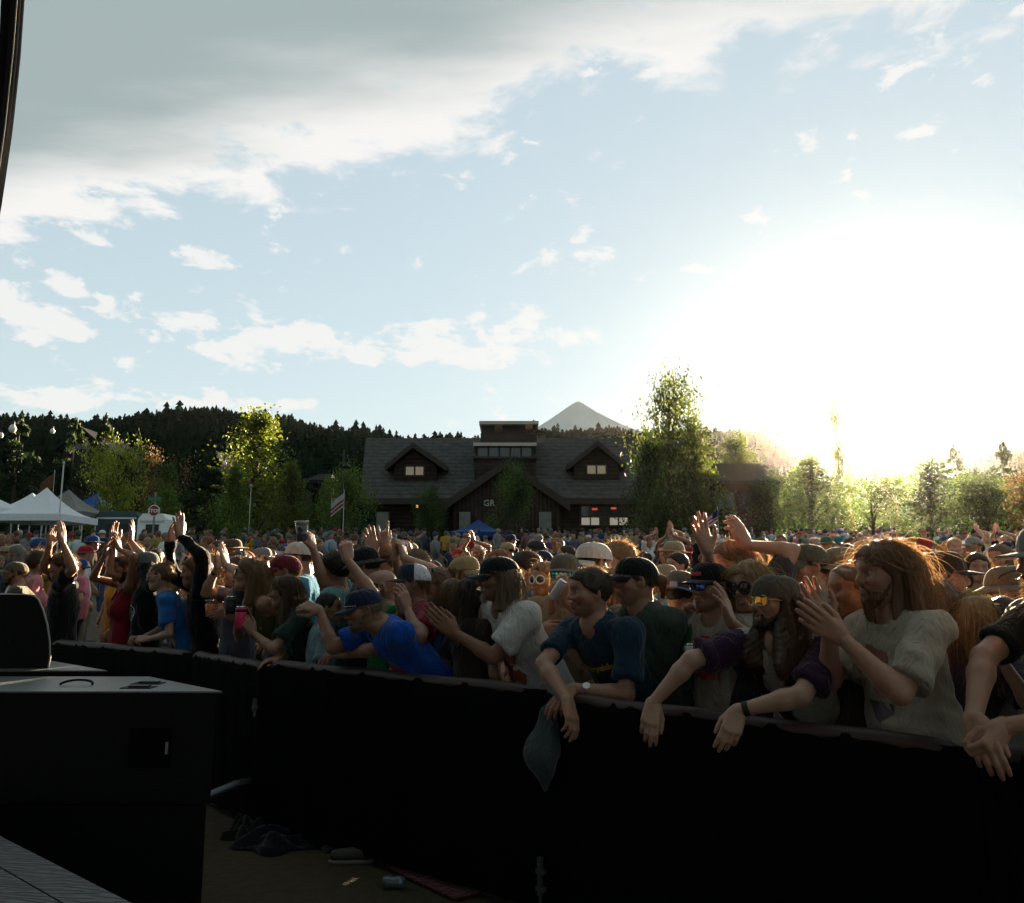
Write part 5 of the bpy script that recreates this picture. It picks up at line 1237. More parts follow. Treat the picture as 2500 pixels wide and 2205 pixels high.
# ------------------------------------------------------------------ the stage side: barrier, speakers, deck
BXD = np.array([(-260, 9.2), (0, 8.2), (130, 7.75), (300, 7.15), (480, 6.5), (640, 5.65), (950, 5.0), (1340, 4.2), (1450, 4.0), (1900, 3.36), (2400, 2.84), (2700, 2.58)])
def db(x): return float(np.interp(x, BXD[:, 0], BXD[:, 1]))
def bar_xy(x):
    d = db(x); p = pt(x, 1414 + .58 * F_PX / d, d); return p[:2]
M_BLK = mat('barrier_cloth', (.004, .0038, .004), .95, spec=.06, scale=6, var=.4, bump=.25, bscale=14)
M_RAIL = mat('rail_tube', (.045, .028, .024), .5, scale=12, var=.3)
M_ALU = mat('worn_aluminium', (.14, .15, .16), .42, metal=.7, scale=20, var=.2)
def barrier(x0, x1, label, ztop=1.09, latch=(), feet=()):
    a, b = bar_xy(x0), bar_xy(x1); d = unit(np.array([*(b - a), 0])); L = np.linalg.norm(b - a); nrm = np.array([d[1], -d[0], 0])          # nrm points to the stage
    o = empty('crowd_barrier', (*a, 0)); tag(o, label, 'barrier', 'black crowd barriers along the pit')
    A3 = np.array([*a, 0.0]); A3 = A3 - d * .02; L += .02
    n = 40; V, F = [], []
    for i in range(n + 1):
        for j, z in enumerate((.05, .3, .6, .85, ztop - .06, ztop - .02)):
            w_ = .006 * math.sin(i * .9 + j) + .004 * math.sin(i * 2.3); V.append(A3 + d * L * i / n + nrm * (.05 + w_ - (.02 if j == 5 else 0)) + (0, 0, z))
    F = [(i * 6 + j, (i + 1) * 6 + j, (i + 1) * 6 + j + 1, i * 6 + j + 1) for i in range(n) for j in range(5)]
    mb = MB(); mb.add(V, np.array(F)); mb.add(np.array(V) - nrm * .012, np.array(F)[:, ::-1]); put(mb, 'cover', M_BLK, o, smooth=True)
    rr = .036; xs_ = np.linspace(0, 1, 14)
    P = [A3 + d * L * t + nrm * .005 + (0, 0, ztop - rr + .004 * math.sin(t * 17) - (.03 if t in (0, 1) else 0)) for t in xs_]
    mb = MB(); mb.tube(P, rr, 12); put(mb, 'top_rail', M_RAIL, o, smooth=True)
    for t in (.02, .5, .98):
        mb = MB(); q = A3 + d * L * t; mb.tube([q + (0, 0, .02), q + (0, 0, ztop - .06)], .024, 8); put(mb, 'post', M_ALU, o, smooth=True)
    for t in feet:
        q = A3 + d * L * t + nrm * .03
        mb = MB(); mb.tube([q + (0, 0, .30), q + nrm * .12 + (0, 0, .30), q + nrm * .38 + (0, 0, .24), q + nrm * .62 + (0, 0, .06), q + nrm * .66 + (0, 0, .02)], .026, 10); put(mb, 'foot', M_ALU, o, smooth=True)
    mb = MB(); q = A3 + d * L / 2 - nrm * .5; mb.box((0, 0, 0), (1, 1, 1)); V_, F_, _ = mb.out(); V_ = A3 + V_[:, :1] * d * L - nrm * (.02 + V_[:, 1:2] * .9) + V_[:, 2:] * np.array([0, 0, .02]) + (0, 0, .004)
    mb = MB(); mb.add(V_, F_); put(mb, 'step_plate', M_ALU, o)
    if latch:
        q = A3 + d * L + nrm * .085
        for z, s in latch:
            mb = MB(); mb.beam(q + (0, 0, z - .05 * s), q + (0, 0, z + .09 * s), .024, .02, up=nrm); mb.beam(q - d * .02 + (0, 0, z), q + d * .03 + (0, 0, z), .022, .022); mb.tube([q + (0, 0, z - .11 * s) , q + (0, 0, z - .05 * s)], .009, 6); put(mb, 'latch', M_ALU, o)
barrier(-250, 130, 'black barrier panel at the far left behind the monitor speaker')
barrier(130, 480, 'black barrier panel below the clapping people at the left')
barrier(480, 655, 'black barrier panel below the woman with the pink can', feet=(.93,), latch=((.80, .6),))
barrier(655, 1340, 'black barrier panel under the leaning man in the blue shirt', 1.11, latch=((.24, .7), (.16, .6)))
barrier(1340, 2395, 'black barrier panel under the long-haired man in orange sunglasses')
barrier(2395, 2690, 'black barrier panel cut by the right edge')
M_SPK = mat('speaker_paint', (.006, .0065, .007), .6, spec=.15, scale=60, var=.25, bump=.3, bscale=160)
M_TOP = mat('skylit_lid', (.12, .135, .13), .34, scale=14, var=.35, bump=.15, bscale=60)  # black cabinet tops given a pale colour for the sky light on them
# stacked bass cabinets
ca, cb = pt(528, 1688, 4.35)[:2], pt(360, 1653, 5.0)[:2]
def cabinet(fr, br, left, z0, z1, label, marks=True, lid=True):
    """a wedge-plan bass cabinet: front right corner, back right corner, x of its left side"""
    o = empty('bass_cabinet', ((fr[0] + left) / 2, (fr[1] + br[1]) / 2, z0)); tag(o, label, 'speaker', 'bass cabinets stacked in the pit')
    plan = [(left, fr[1]), (fr[0], fr[1]), (br[0], br[1]), (left, br[1])]
    body = put(MB().prism([(x, y, z0 + .004) for x, y in plan], (0, 0, z1 - z0 - .012)), 'body', M_SPK, o)
    if lid:
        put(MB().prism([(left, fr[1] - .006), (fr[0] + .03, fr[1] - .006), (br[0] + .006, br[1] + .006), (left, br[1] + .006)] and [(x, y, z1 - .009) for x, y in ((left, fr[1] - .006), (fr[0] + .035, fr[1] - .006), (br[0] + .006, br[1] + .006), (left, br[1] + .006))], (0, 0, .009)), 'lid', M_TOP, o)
    if marks:
        for fx, fy in ((.52, .55), (.25, .30)):           # rigging pockets in the lid
            x = fr[0] - .30 - (1 - fy) * .25 if fy < .5 else fr[0] - .50; y = fr[1] + (.14 if fy < .5 else .32)
            pk_ = put(MB().box((x - .085, y - .045, z1 + .001), (x + .085, y + .045, z1 + .004)), 'pocket', M_SPK, o)
            put(MB().box((x - .05, y - .018, z1 + .005), (x + .06, y + .022, z1 + .014)), 'clip', mat('clip_steel', (.04, .04, .045), .4, metal=.5), o, pk_)
        mb = MB(); mb.tube([(fr[0] - .86 + .09 * math.cos(t), fr[1] + .22 + .04 * math.sin(t), z1 + .008 + .02 * max(0, math.sin(t))) for t in np.linspace(0, math.pi, 9)], .007, 6); put(mb, 'handle', M_SPK, o)
    hx_, hz_ = fr[0] - .33, (z0 + z1) / 2
    if marks:
        h = put(MB().box((hx_ - .11, fr[1] - .010, hz_ - .10), (hx_ + .11, fr[1] - .004, hz_ + .10)), 'handle_plate', mat('handle_dark', (.005, .005, .006), .9, spec=.05), o)
        put(MB().box((hx_ + .085, fr[1] - .02, hz_ - .03), (hx_ + .10, fr[1] - .011, hz_ + .03)), 'hinge_pin', mat('bright_steel', (.5, .52, .54), .3, metal=.9), o, h)
cabinet(ca, cb, -3.9, .49, 1.062, 'upper black bass cabinet with a lid coloured pale as sky-lit and two clips')
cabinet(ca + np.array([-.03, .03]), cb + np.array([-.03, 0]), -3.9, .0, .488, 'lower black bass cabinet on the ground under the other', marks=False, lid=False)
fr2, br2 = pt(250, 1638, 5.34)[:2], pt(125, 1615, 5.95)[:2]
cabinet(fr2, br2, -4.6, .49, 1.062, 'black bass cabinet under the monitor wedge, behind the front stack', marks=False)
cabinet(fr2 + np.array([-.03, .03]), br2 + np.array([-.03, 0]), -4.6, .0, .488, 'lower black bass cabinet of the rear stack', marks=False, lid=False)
# monitor wedge on the rear stack
mz = 1.064; mo = empty('monitor_speaker', (-3.3, 5.75, mz)); tag(mo, 'black monitor wedge speaker with a rounded edge at the left', 'speaker')
prof = [(0, 1620), (118, 1616), (123, 1590), (122, 1550), (116, 1510), (106, 1475), (95, 1450), (84, 1440), (70, 1438), (-60, 1436), (-60, 1620)]
P = [on(x, y, 5.62) for x, y in prof]; zmin = P[1][2]; P = [np.array([p[0], p[1], p[2] - zmin + mz]) for p in P]; P[0][2] = P[-1][2] = P[1][2]
mb = MB(); mb.prism(P[1:], (-.36, .55, 0)); bd = put(mb, 'body', M_SPK, mo)
xe = P[1][0]
for cx_ in (-.14, -.28):                                    # hand holes in its side
    c = np.array([xe + cx_, 5.617, mz + .20]); V = [c + (.028 * math.cos(t), 0, .055 * math.sin(t)) for t in np.linspace(0, 2 * math.pi, 16, endpoint=False)]
    put(MB().prism(V, (0, .012, 0)), 'hand_hole', mat('hole_black', (.002, .002, .002), .9, var=0), mo, bd)
mb = MB(); mb.tube([p + (.002, 0, 0) for p in P[1:9]], .006, 6); put(mb, 'edge_sunline', mat('edge_sunline', (.34, .32, .28), .4), mo, bd, smooth=True)  # pale tube colours in the sunlit line along the rounded edge
# stage deck: composite boards
ez = .60; e0, e1 = pt(0, 2040, 3.39), pt(320, 2205, 2.69); ed = unit(np.array([*(e1 - e0)[:2], 0])); en = np.array([-ed[1], ed[0], 0]); en = en if en[1] < 0 else -en
deck = empty('stage_deck', (*(e0[:2] - ed[:2] * 3 + en[:2] * 2), 0)); tag(deck, 'grey wood-grain composite deck boards of the stage in the corner', 'stage')
def deckmat():
    m, N, L, P = new_mat('composite_board'); co = N.new('ShaderNodeTexCoord'); mp = N.new('ShaderNodeMapping'); mp.inputs['Rotation'].default_value = (0, 0, -math.atan2(ed[1], ed[0])); mp.inputs['Scale'].default_value = (3, 14, 1)
    L.new(co.outputs['Object'], mp.inputs[0]); wv = N.new('ShaderNodeTexWave'); wv.wave_type = 'RINGS'; wv.inputs['Scale'].default_value = 1.1; wv.inputs['Distortion'].default_value = 16; wv.inputs['Detail'].default_value = 4; L.new(mp.outputs[0], wv.inputs[0])
    r = N.new('ShaderNodeMapRange'); r.inputs[3].default_value = .03; r.inputs[4].default_value = .085; L.new(wv.outputs[1], r.inputs[0]); L.new(r.outputs[0], P.inputs['Base Color']); P.inputs['Roughness'].default_value = .55
    b = N.new('ShaderNodeBump'); b.inputs['Strength'].default_value = .6; b.inputs['Distance'].default_value = .01; L.new(wv.outputs[1], b.inputs['Height']); L.new(b.outputs[0], P.inputs['Normal']); return m
dm = deckmat(); bwid = .14
for i in range(26):
    s0 = e0 - ed * 3.0 + en * (i * (bwid + .007)); L_ = 9.0
    mb = MB(); q = [s0, s0 + ed * L_, s0 + ed * L_ + en * bwid, s0 + en * bwid]; q = [np.array([*v[:2], ez - .03]) for v in q]; mb.prism(q, (0, 0, .03)); put(mb, 'board', dm, deck)
mb = MB()
q = [e0 - ed * 3 + en * .05, e0 + ed * 6 + en * .05, e0 + ed * 6 + en * 3.8, e0 - ed * 3 + en * 3.8]; mb.prism([np.array([*v[:2], 0.0]) for v in q], (0, 0, ez - .035)); put(mb, 'base', mat('stage_skirt', (.008, .008, .008), .9), deck)
# black drape at the upper left, its edge bound in pale cord
dr = empty('stage_drape', (-2.15, 3.15, .6)); tag(dr, 'edge of a black stage drape hanging in the upper left corner', 'drape')
q0, q1 = pt(-42, 560, 3.2), pt(58, -60, 3.2); n = 24; V, F, E = [], [], []
for i in range(n + 1):
    t = i / n; y = 900 - t * 1100; xr_ = np.interp(y, [-200, 0, 120, 300, 500, 900], [62, 43, 34, 15, -12, -80]); p = pt(xr_ - 2, y, 3.2); E.append(p)
    for j in range(6): V.append(p + np.array([-.06 * j - .004 * (j > 0), .03 * math.sin(j * 2.2 + i * .1), 0]) * (1 if True else 0))
wdt = np.interp(np.linspace(900, -200, n + 1), [-200, 0, 250, 900], [40, 34, 26, 20])
V = np.array(V).reshape(n + 1, 6, 3)
for i in range(n + 1):
    for j in range(6): V[i, j, 0] = E[i][0] - wdt[i] / F_PX * 3.2 * j / 5
F = np.array([(i * 6 + j, (i + 1) * 6 + j, (i + 1) * 6 + j + 1, i * 6 + j + 1) for i in range(n) for j in range(5)]); V = V.reshape(-1, 3)
mb = MB(); mb.add(V, F); mb.add(V + (0, .02, 0), F[:, ::-1]); put(mb, 'cloth', mat('drape_black', (.008, .008, .01), .9, var=.2), dr, smooth=True)
mb = MB(); mb.tube(E, .0028, 6); put(mb, 'edge_cord', mat('pale_cord', (.40, .37, .31), .8), dr, smooth=True)
# unseen roof and back cloth, added to shade the deck, pit and front row
sr = empty('shade_roof', (-1.5, -2.5, 0)); tag(sr, 'unseen dark roof added to shade the deck and pit', 'stage roof')
def rp(a, b): return e0 * 0 + np.array([*(e0[:2] + ed[:2] * a + en[:2] * b), 0])
q = [rp(-6, .9), rp(8, -.4), rp(8, 9), rp(-6, 9)]
put(MB().prism([rp(-6, 9), rp(8, 9), rp(8, 9) + (0, 0, 6.0), rp(-6, 9) + (0, 0, 6.0)], (*(-en[:2] * .06), 0)), 'shade_backcloth', mat('drape_black', (.01, .01, .01)), sr)
put(MB().prism([v + (0, 0, 6.2) for v in q], (0, 0, .12)), 'shade_sheet', mat('drape_black', (.01, .01, .01)), sr)
# things lying in the pit
def cloth_heap(name, x, y, d, rx_, ry_, h_, rgb, label, cat, seed, zoff=0.0):
    c = pt(x, y, d); c[2] = zoff; rg = np.random.default_rng(seed); n = 26; V = []
    for i in range(n + 1):
        for j in range(n + 1):
            u, v = i / n * 2 - 1, j / n * 2 - 1; r = math.sqrt(u * u + v * v); e = max(0, 1 - r ** 2.2)
            wob = 1 + .18 * math.sin(5 * math.atan2(v, u) + seed)
            z = h_ * e ** .6 * (.55 + .45 * math.sin(u * 5 + 2 * math.sin(v * 4 + seed)) * math.cos(v * 6 + seed)) if r < 1 else 0
            k = min(1, 1 / max(r, 1e-6)); V.append((c[0] + rx_ * u * k * wob if r > 1 else c[0] + rx_ * u * wob, c[1] + ry_ * v * (k if r > 1 else 1) * wob, c[2] + .006 + z))
    F = np.array([(i * (n + 1) + j, (i + 1) * (n + 1) + j, (i + 1) * (n + 1) + j + 1, i * (n + 1) + j + 1) for i in range(n) for j in range(n)])
    o = mk(name, np.array(V) - (c[0], c[1], c[2]), F, [cloth(rgb)], loc=c); tag(o, label, cat); return o
def gpt(x, y):
    """point of the pit floor seen in column x, row y"""
    u, v = (x - CX) / F_PX, (CY - y) / F_PX; dz_ = math.sin(PITCH) + v * math.cos(PITCH); return pt(x, y, -CAM_Z / dz_), -CAM_Z / dz_
for nm, x, y, rx_, ry_, h_, rgb, lab, sd_ in (('jacket', 680, 2062, .26, .20, .12, (.008, .009, .015), 'dark jacket in a heap at the foot of the barrier', 3), ('towel', 835, 2068, .17, .10, .05, (.06, .08, .10), 'crumpled blue-grey cloth lying by the barrier', 5),
                                             ('bag', 600, 2040, .14, .14, .14, (.015, .014, .013), 'small dark bag beside the curved barrier foot', 8)):
    cloth_heap(nm, x, y, gpt(x, y)[1], rx_, ry_, h_, rgb, lab, nm, sd_)
def along(px_, py_): return gpt(px_, py_)[0]
rs = [along(950, 2090), along(1190, 2185), along(1110, 2205), along(940, 2125)]
mb = MB(); n = 10
for k in range(1): mb.prism([v + (0, 0, .012) for v in rs], (0, 0, .010))
V, F, M_ = mb.out(); c = rs[0]; tag(mk('red_strip', V - c, F, [cloth((.09, .010, .014))], loc=c, smooth=False), 'red cloth strip lying at the foot of the barrier', 'cloth')
p = along(960, 2170); o = empty('drink_can', p); tag(o, 'crushed pale can lying on the dirt in the pit', 'can')
mb = MB(); mb.tube([p + (-.055, 0, .034), p + (-.03, 0, .035), p + (0, .004, .031), p + (.03, 0, .034), p + (.06, -.004, .033)], [.026, .033, .029, .033, .026], 14); put(mb, 'can_body', mat('can_pale', (.16, .20, .22), .4, metal=.5), o, smooth=True)
mb = MB(); mb.tube([p + (-.058, 0, .034), p + (-.054, 0, .034)], .024, 12); put(mb, 'can_end', M_ALU, o)
p = along(865, 2108); o = empty('shoe', p); tag(o, 'dark shoe with a pale rubber sole poking out under the barrier', 'shoe')
F_ = Field(p - .2, p + .2, .009); F_.cone(p + (-.11, 0, .045), p + (.05, .02, .05), .034, .04, k=.03, cut=[(p + (0, 0, .022), (0, 0, -1))]); F_.cone(p + (.06, .02, .06), p + (.08, .025, .12), .04, .035, k=.03); V, Q = F_.mesh(); mk('upper', V - p, Q, [mat('shoe_dark', (.05, .045, .04), .6)], o)
F_ = Field(p - .2, p + .2, .007); F_.cone(p + (-.115, 0, .012), p + (.07, .02, .012), .040, .042, k=.01, cut=[(p + (0, 0, .024), (0, 0, 1)), (p + (0, 0, .002), (0, 0, -1))]); V, Q = F_.mesh(); mk('sole', V - p, Q, [mat('sole_pale', (.16, .15, .13), .7)], o)
# ------------------------------------------------------------------ the people near the barrier, each built for itself
BLD, DKB, LTB, BLK, GRY, GNG = (.30, .19, .08), (.045, .026, .014), (.13, .075, .035), (.012, .010, .009), (.22, .20, .17), (.22, .09, .03)
SK1, SK2, SK3, SK4 = (.37, .205, .135), (.30, .16, .10), (.225, .115, .068), (.43, .265, .185)
HERO = []
UP, DN, LFT, RGT, TOC, AWY = np.array([0, 0, 1.0]), np.array([0, 0, -1.0]), np.array([-1.0, 0, 0]), np.array([1.0, 0, 0]), np.array([0, -1.0, 0]), np.array([0, 1.0, 0])
def hp(x, y, dd=0.0): return pt(x, y, db(x) + dd)
def arm(x, y, dd, pose, f, n=None, pole=None, ref=None):
    """hand centre seen at column x, row y, dd metres behind the barrier line there (or behind column ref)"""
    a = dict(hand=pt(x, y, db(ref if ref is not None else x) + dd), pose=pose, f=f)
    if n is not None: a['n'] = n
    if pole is not None: a['pole'] = pole
    return a
def hero(x, y, dd, label, **k):
    up_ = k.pop('upright', False)
    if dd < .3 and not up_: dd += .19; k.setdefault('lean', .32)
    h = pt(x, y, db(x) + dd); g = float(zg(h[1])); S = dict(head=h, label=label, yaw=200, q=1, seed=len(HERO) * 13 + 5, ground=g, skin=SK1)
    k.setdefault('s', float(np.clip((h[2] - g) / 1.60, .86, 1.10)))
    S.update(k); S['group'] = 'people of the concert crowd'
    root, J = make_person(S); HERO.append((h, J)); J['S'] = S
    return J
def hr(style, rgb, L=.2, **k): return dict(style=style, rgb=rgb, L=L, **k)
def decal(J, items, cy, name='print', width=.28, part='shirt', fwd=None, xoff=0.0, off=.004):
    """print on the shirt front: 2-D shapes (metres, chest plane) laid on the cloth surface"""
    o = J['made'][part]; me = o.data; bvh = BVHTree.FromPolygons([v.co[:] for v in me.vertices], [p.vertices[:] for p in me.polygons])
    TM = J['TM']; c = J['Pv'] + TM[:, 2] * J['T'] * cy - J['base']; ex, ey, ez = -TM[:, 1] * -1, TM[:, 2], TM[:, 0]
    ex = TM[:, 1]                                     # the wearer's left is the reader's right
    for kind, data, m in items:
        if kind == 'text': V, T = text_mesh(data[0], data[1], data[4] if len(data) > 4 else .002); V = V[:, :2] + np.array(data[2:4])
        else: V, T = np.asarray(data[0], float), np.asarray(data[1])
        W = []
        of = off * 2.2 if kind == 'text' else off
        for x, y in V:
            q = Vector(c + ex * (x + xoff) + ey * y + ez * .23); h = bvh.ray_cast(q, Vector(-ez))
            h0_ = h[0] if h[0] is not None else bvh.find_nearest(Vector(c + ex * (x + xoff) + ey * y))[0]; W.append(np.array(h0_) + ez * of)
        mk(name, np.array(W), T, [m], o, smooth=False)
def disc(cx, cy, r0, r1, a0=0, a1=360, n=28, sx=1.0):
    a = np.radians(np.linspace(a0, a1, n)); V = np.concatenate([np.stack([cx + sx * r0 * np.cos(a), cy + r0 * np.sin(a)], 1), np.stack([cx + sx * r1 * np.cos(a), cy + r1 * np.sin(a)], 1)])
    return V, np.array([[i, i + 1, n + i] for i in range(n - 1)] + [[i + 1, n + i + 1, n + i] for i in range(n - 1)])
def blobshape(cx, cy, r, seed, n=30, amp=.35, sx=1.0):
    rg = np.random.default_rng(seed); a = np.linspace(0, 2 * np.pi, n, endpoint=False); rr = r * (1 + amp * sum(np.sin(a * k + rg.random() * 6) / k for k in (2, 3, 5, 7)) * .5)
    V = np.concatenate([[[cx, cy]], np.stack([cx + sx * .5 * rr * np.cos(a), cy + .5 * rr * np.sin(a)], 1), np.stack([cx + sx * rr * np.cos(a), cy + rr * np.sin(a)], 1)])
    return V, np.array([[0, 1 + i, 1 + (i + 1) % n] for i in range(n)] + [[1 + i, 1 + n + i, 1 + (i + 1) % n] for i in range(n)] + [[1 + (i + 1) % n, 1 + n + i, 1 + n + (i + 1) % n] for i in range(n)])
def ink(name, rgb): return mat('ink_' + name, rgb, .8, var=.15, scale=60)
def band(J, k, name, rgb, w=.018, rough=.6, at_=.12, r=.031, face=None):
    E, W, f, n_, ps = J['arms'][k]; u = unit(E - W); p = W + u * at_ * .3; mb = MB(); mb.tube([p - u * w / 2, p + u * w / 2], r, 14, cap=False); mb.tube([p + u * w / 2, p - u * w / 2], r - .004, 14, cap=False)
    V, F, _ = mb.out(); o = mk(name, V - J['base'], F, [mat(name + '_%02x%02x' % (int(rgb[0] * 99), int(rgb[2] * 99)), rgb, rough, var=.1)], J['root'])
    if face:
        z = -n_; c = p + z * (r - .002); mb = MB(); a = np.linspace(0, 2 * np.pi, 16, endpoint=False); y = np.cross(z, u)
        mb.prism([c + (u * math.cos(t) + y * math.sin(t)) * .019 for t in a], z * .009); V, F, _ = mb.out(); mk('watch_face', V - J['base'], F, [mat('watch_face_%02x' % int(face[0] * 99), face, .2, var=0)], o, smooth=False)
def on_cap(J, shapes, rgb, name, z=.052, back=False):
    """marks on the front of a cap, bent round the crown"""
    V, T = shapes; V = np.asarray(V, float)[:, :2]; q = np.stack([.1130 - 6.9 * V[:, 0] ** 2 - .26 * np.maximum(V[:, 1] + z - .05, 0), V[:, 0], z + V[:, 1]], 1)
    if back: q[:, 0] = -.016 - q[:, 0]; q[:, 1] *= -1
    W = J['Hd'] + (q * J['hs']) @ J['Hm'].T - J['base']; mk(name, W, T, [ink('cap_' + name + '%02x' % int(rgb[0] * 99), rgb)], J['made']['cap'], smooth=False)
# ---- held drinks
def drink(kind, c, label, rgb=(.6, .3, .1), tilt=(0, 0, 1), h=.12, r=.033, band_rgb=None):
    c = np.asarray(c, float); up_ = unit(tilt); o = empty('plastic_cup' if kind == 'cup' else 'drink_can', c - up_ * h / 2); tag(o, label, 'cup' if kind == 'cup' else 'can')
    def ring(zs, rs, nm, m, par=None):
        mb = MB(); mb.tube([c + up_ * z for z in zs], np.array(rs), 18, cap=False if nm == 'wall' else True); V, F, _ = mb.out(); return mk(nm, V - (c - up_ * h / 2), F, [m], par or o, smooth=True)
    if kind == 'cup':
        ring([-h / 2 + .003, h * .28], [r * .74, r * .98], 'drink', mat('drink_%02x%02x' % (int(rgb[0] * 99), int(rgb[1] * 99)), rgb, .1, var=0, spec=.6))
        ring([-h / 2, h / 2], [r * .78, r * 1.06], 'wall', clear_plastic(.08)); ring([h / 2 - .004, h / 2 + .002], [r * 1.1, r * 1.1], 'rim', clear_plastic(.5))
    else:
        b = ring([-h / 2, -h / 2 + .006, h / 2 - .012, h / 2 - .004], [r * .86, r, r, r * .9], 'can_body' if not band_rgb else 'sleeve', mat('can_%02x%02x%02x' % tuple(int(q * 99) for q in rgb), rgb, .45, metal=.0 if band_rgb else .4, var=.15))
        ring([h / 2 - .005, h / 2 + .004, h / 2 + .005], [r * .92, r * .84, r * .82], 'can_lid', mat('can_lid', (.72, .72, .74), .22, metal=.9, var=0), b)
        if band_rgb: ring([h / 2 - .035, h / 2 - .013], [r * 1.03, r * 1.03], 'sleeve_band', mat('band_%02x' % int(band_rgb[0] * 99), band_rgb, .6), b)
    return o
def clear_plastic(a=.25):
    k = 'clear_plastic_%.2f' % a
    if k in MATS: return MATS[k]
    m, N, L, P = new_mat(k); t = N.new('ShaderNodeBsdfTransparent'); ms = N.new('ShaderNodeMixShader'); ms.inputs[0].default_value = a; P.inputs['Base Color'].default_value = (.6, .6, .6, 1); P.inputs['Roughness'].default_value = .12
    L.new(t.outputs[0], ms.inputs[1]); L.new(P.outputs[0], ms.inputs[2]); L.new(ms.outputs[0], N['Material Output'].inputs[0]); MATS[k] = m; return m
# ---- left of the frame
hero(38, 1400, .15, 'person in a camouflage cap and sunglasses behind the monitor speaker', cap=dict(rgb=(.12, .10, .065)), hair=hr('short', DKB), glasses=dict(), beard=('full', DKB), shirt=(.10, .085, .06), skin=SK2, yaw=205)
hero(98, 1375, .9, 'person with dark short hair and a pink top near the left edge', hair=hr('messy', DKB), shirt=(.55, .20, .22), sex='f', yaw=30, skin=SK2)
hero(152, 1385, .30, 'person in a black tee clapping high overhead at the left', hair=hr('messy', DKB), shirt=(.010, .011, .011), yaw=195, s=1.06, skin=SK2,
     armL=arm(150, 1300, -.05, 'clap', (-.15, 0, 1), (-1, .4, 0), (1, -.5, -.2)), armR=arm(126, 1308, .15, 'clap', (.1, 0, 1), (1, -.3, 0), (-1, 0, -.6)))
J = hero(300, 1388, .42, 'person in a red tank top reaching both hands up to clap', sex='f', hair=hr('tail', DKB, .2), glasses=dict(), shirt=(.22, .012, .022), top='tank', yaw=215, skin=SK3, s=1.0,
     armR=arm(262, 1332, .2, 'clap', (.2, 0, 1), (1, 0, 0), (-1, -.4, -.5)), armL=arm(292, 1318, .35, 'clap', (0, 0, 1), (-1, .2, 0), (.6, -.3, -.6)))
J = hero(352, 1382, .50, 'person in a backward grey-green cap and black tee with a round emblem', cap=dict(rgb=(.11, .13, .11), back=True, kind='ball'), hair=hr('short', DKB), shirt=(.008, .010, .012), yaw=215, hyaw=190, skin=SK2, q=0, s=1.05,
     armR=arm(277, 1303, .35, 'clap', (-.1, 0, 1), (1, -.4, 0), (-.7, -.5, -.5)), armL=arm(318, 1288, .55, 'clap', (.15, 0, 1), (-1, -.2, 0), (.8, -.3, -.2)))
band(J, 'R', 'watch', (.01, .01, .012), .03, face=(.02, .02, .025), at_=.3)
ic = ink('pale', (.42, .45, .44)); decal(J, [('poly', disc(0, 0, .062, .076, sx=1.15), ic), ('poly', disc(0, 0, .034, .038, sx=1.15), ic), ('poly', (np.array([(-.04, .0), (.04, .0), (.04, .014), (-.04, .014)]), np.array([[0, 1, 2], [0, 2, 3]])), ic)], .60, 'round_emblem')
hero(318, 1358, 1.3, 'person half hidden behind the raised clapping arms at the left', hair=hr('short', LTB), glasses=dict(), shirt=(.2, .2, .2), yaw=205)
J = hero(392, 1408, .10, 'person in a bright blue tee with round glasses, hands clasped on the barrier', sex='f', hair=hr('bun', (.14, .085, .04)), shirt=(.022, .14, .42), yaw=205, hyaw=186, q=0, eyes=True, glasses=dict(shape='round', tone='clear', frame='gold'), skin=SK4, loose=.020, s=1.0,
     armL=arm(338, 1560, -.05, 'clasp', (-1, -.2, 0), (0, .6, -.6), (1, -.6, -.8)), armR=arm(318, 1562, .0, 'clasp', (-.6, -.8, 0), (.6, -.5, -.5), (-.3, .3, -1)))
dk = ink('duck_yellow', (.62, .38, .02)); decal(J, [('poly', blobshape(0, 0, .052, 3, sx=.8), dk), ('poly', blobshape(-.035, .055, .026, 5), dk), ('poly', blobshape(-.065, .05, .012, 8), ink('duck_orange', (.55, .14, .01)))], .40, 'duck_print', xoff=.02)
hero(478, 1398, .55, 'person in a long-sleeved black top with both arms stretched up', hair=hr('long', LTB, .18), shirt=(.008, .008, .009), top='long', yaw=200, s=1.08, skin=SK2, loose=.008,
     armL=arm(438, 1283, .25, 'open', (-.1, 0, 1), (-.8, .6, 0), (1, -.3, -.3)), armR=arm(421, 1300, .45, 'clap', (.1, 0, 1), (.8, -.4, 0), (-.6, 0, -.6)))
J = hero(505, 1388, .95, 'blond person with a beer cup behind the long black sleeves', hair=hr('bob', BLD, .16), shirt=(.05, .05, .06), yaw=200, sex='f', armR=arm(508, 1494, .35, 'grip', (-.7, -.5, .1), (.3, -.8, 0)), armL=arm(525, 1500, .32, 'grip', (-.9, -.2, .1), (-.2, .9, 0)))
drink('cup', hp(513, 1486, .30), 'clear cup of amber beer with a pale foam rim', (.62, .15, .012), h=.135, r=.042)
J = hero(576, 1398, .85, 'person clapping with a dark bracelet behind the olive tank top', hair=hr('short', DKB), shirt=(.08, .09, .12), yaw=200, skin=SK4, armR=arm(533, 1358, .55, 'clap', (0, 0, 1), (1, -.4, 0), (-.8, 0, -.7)), armL=arm(552, 1352, .5, 'clap', (0, 0, 1), (-1, .4, 0), (.8, -.3, -.7)))
band(J, 'L', 'bracelet', (.015, .013, .012), .016, at_=.2); band(J, 'R', 'bracelet', (.015, .013, .012), .02, at_=.2)
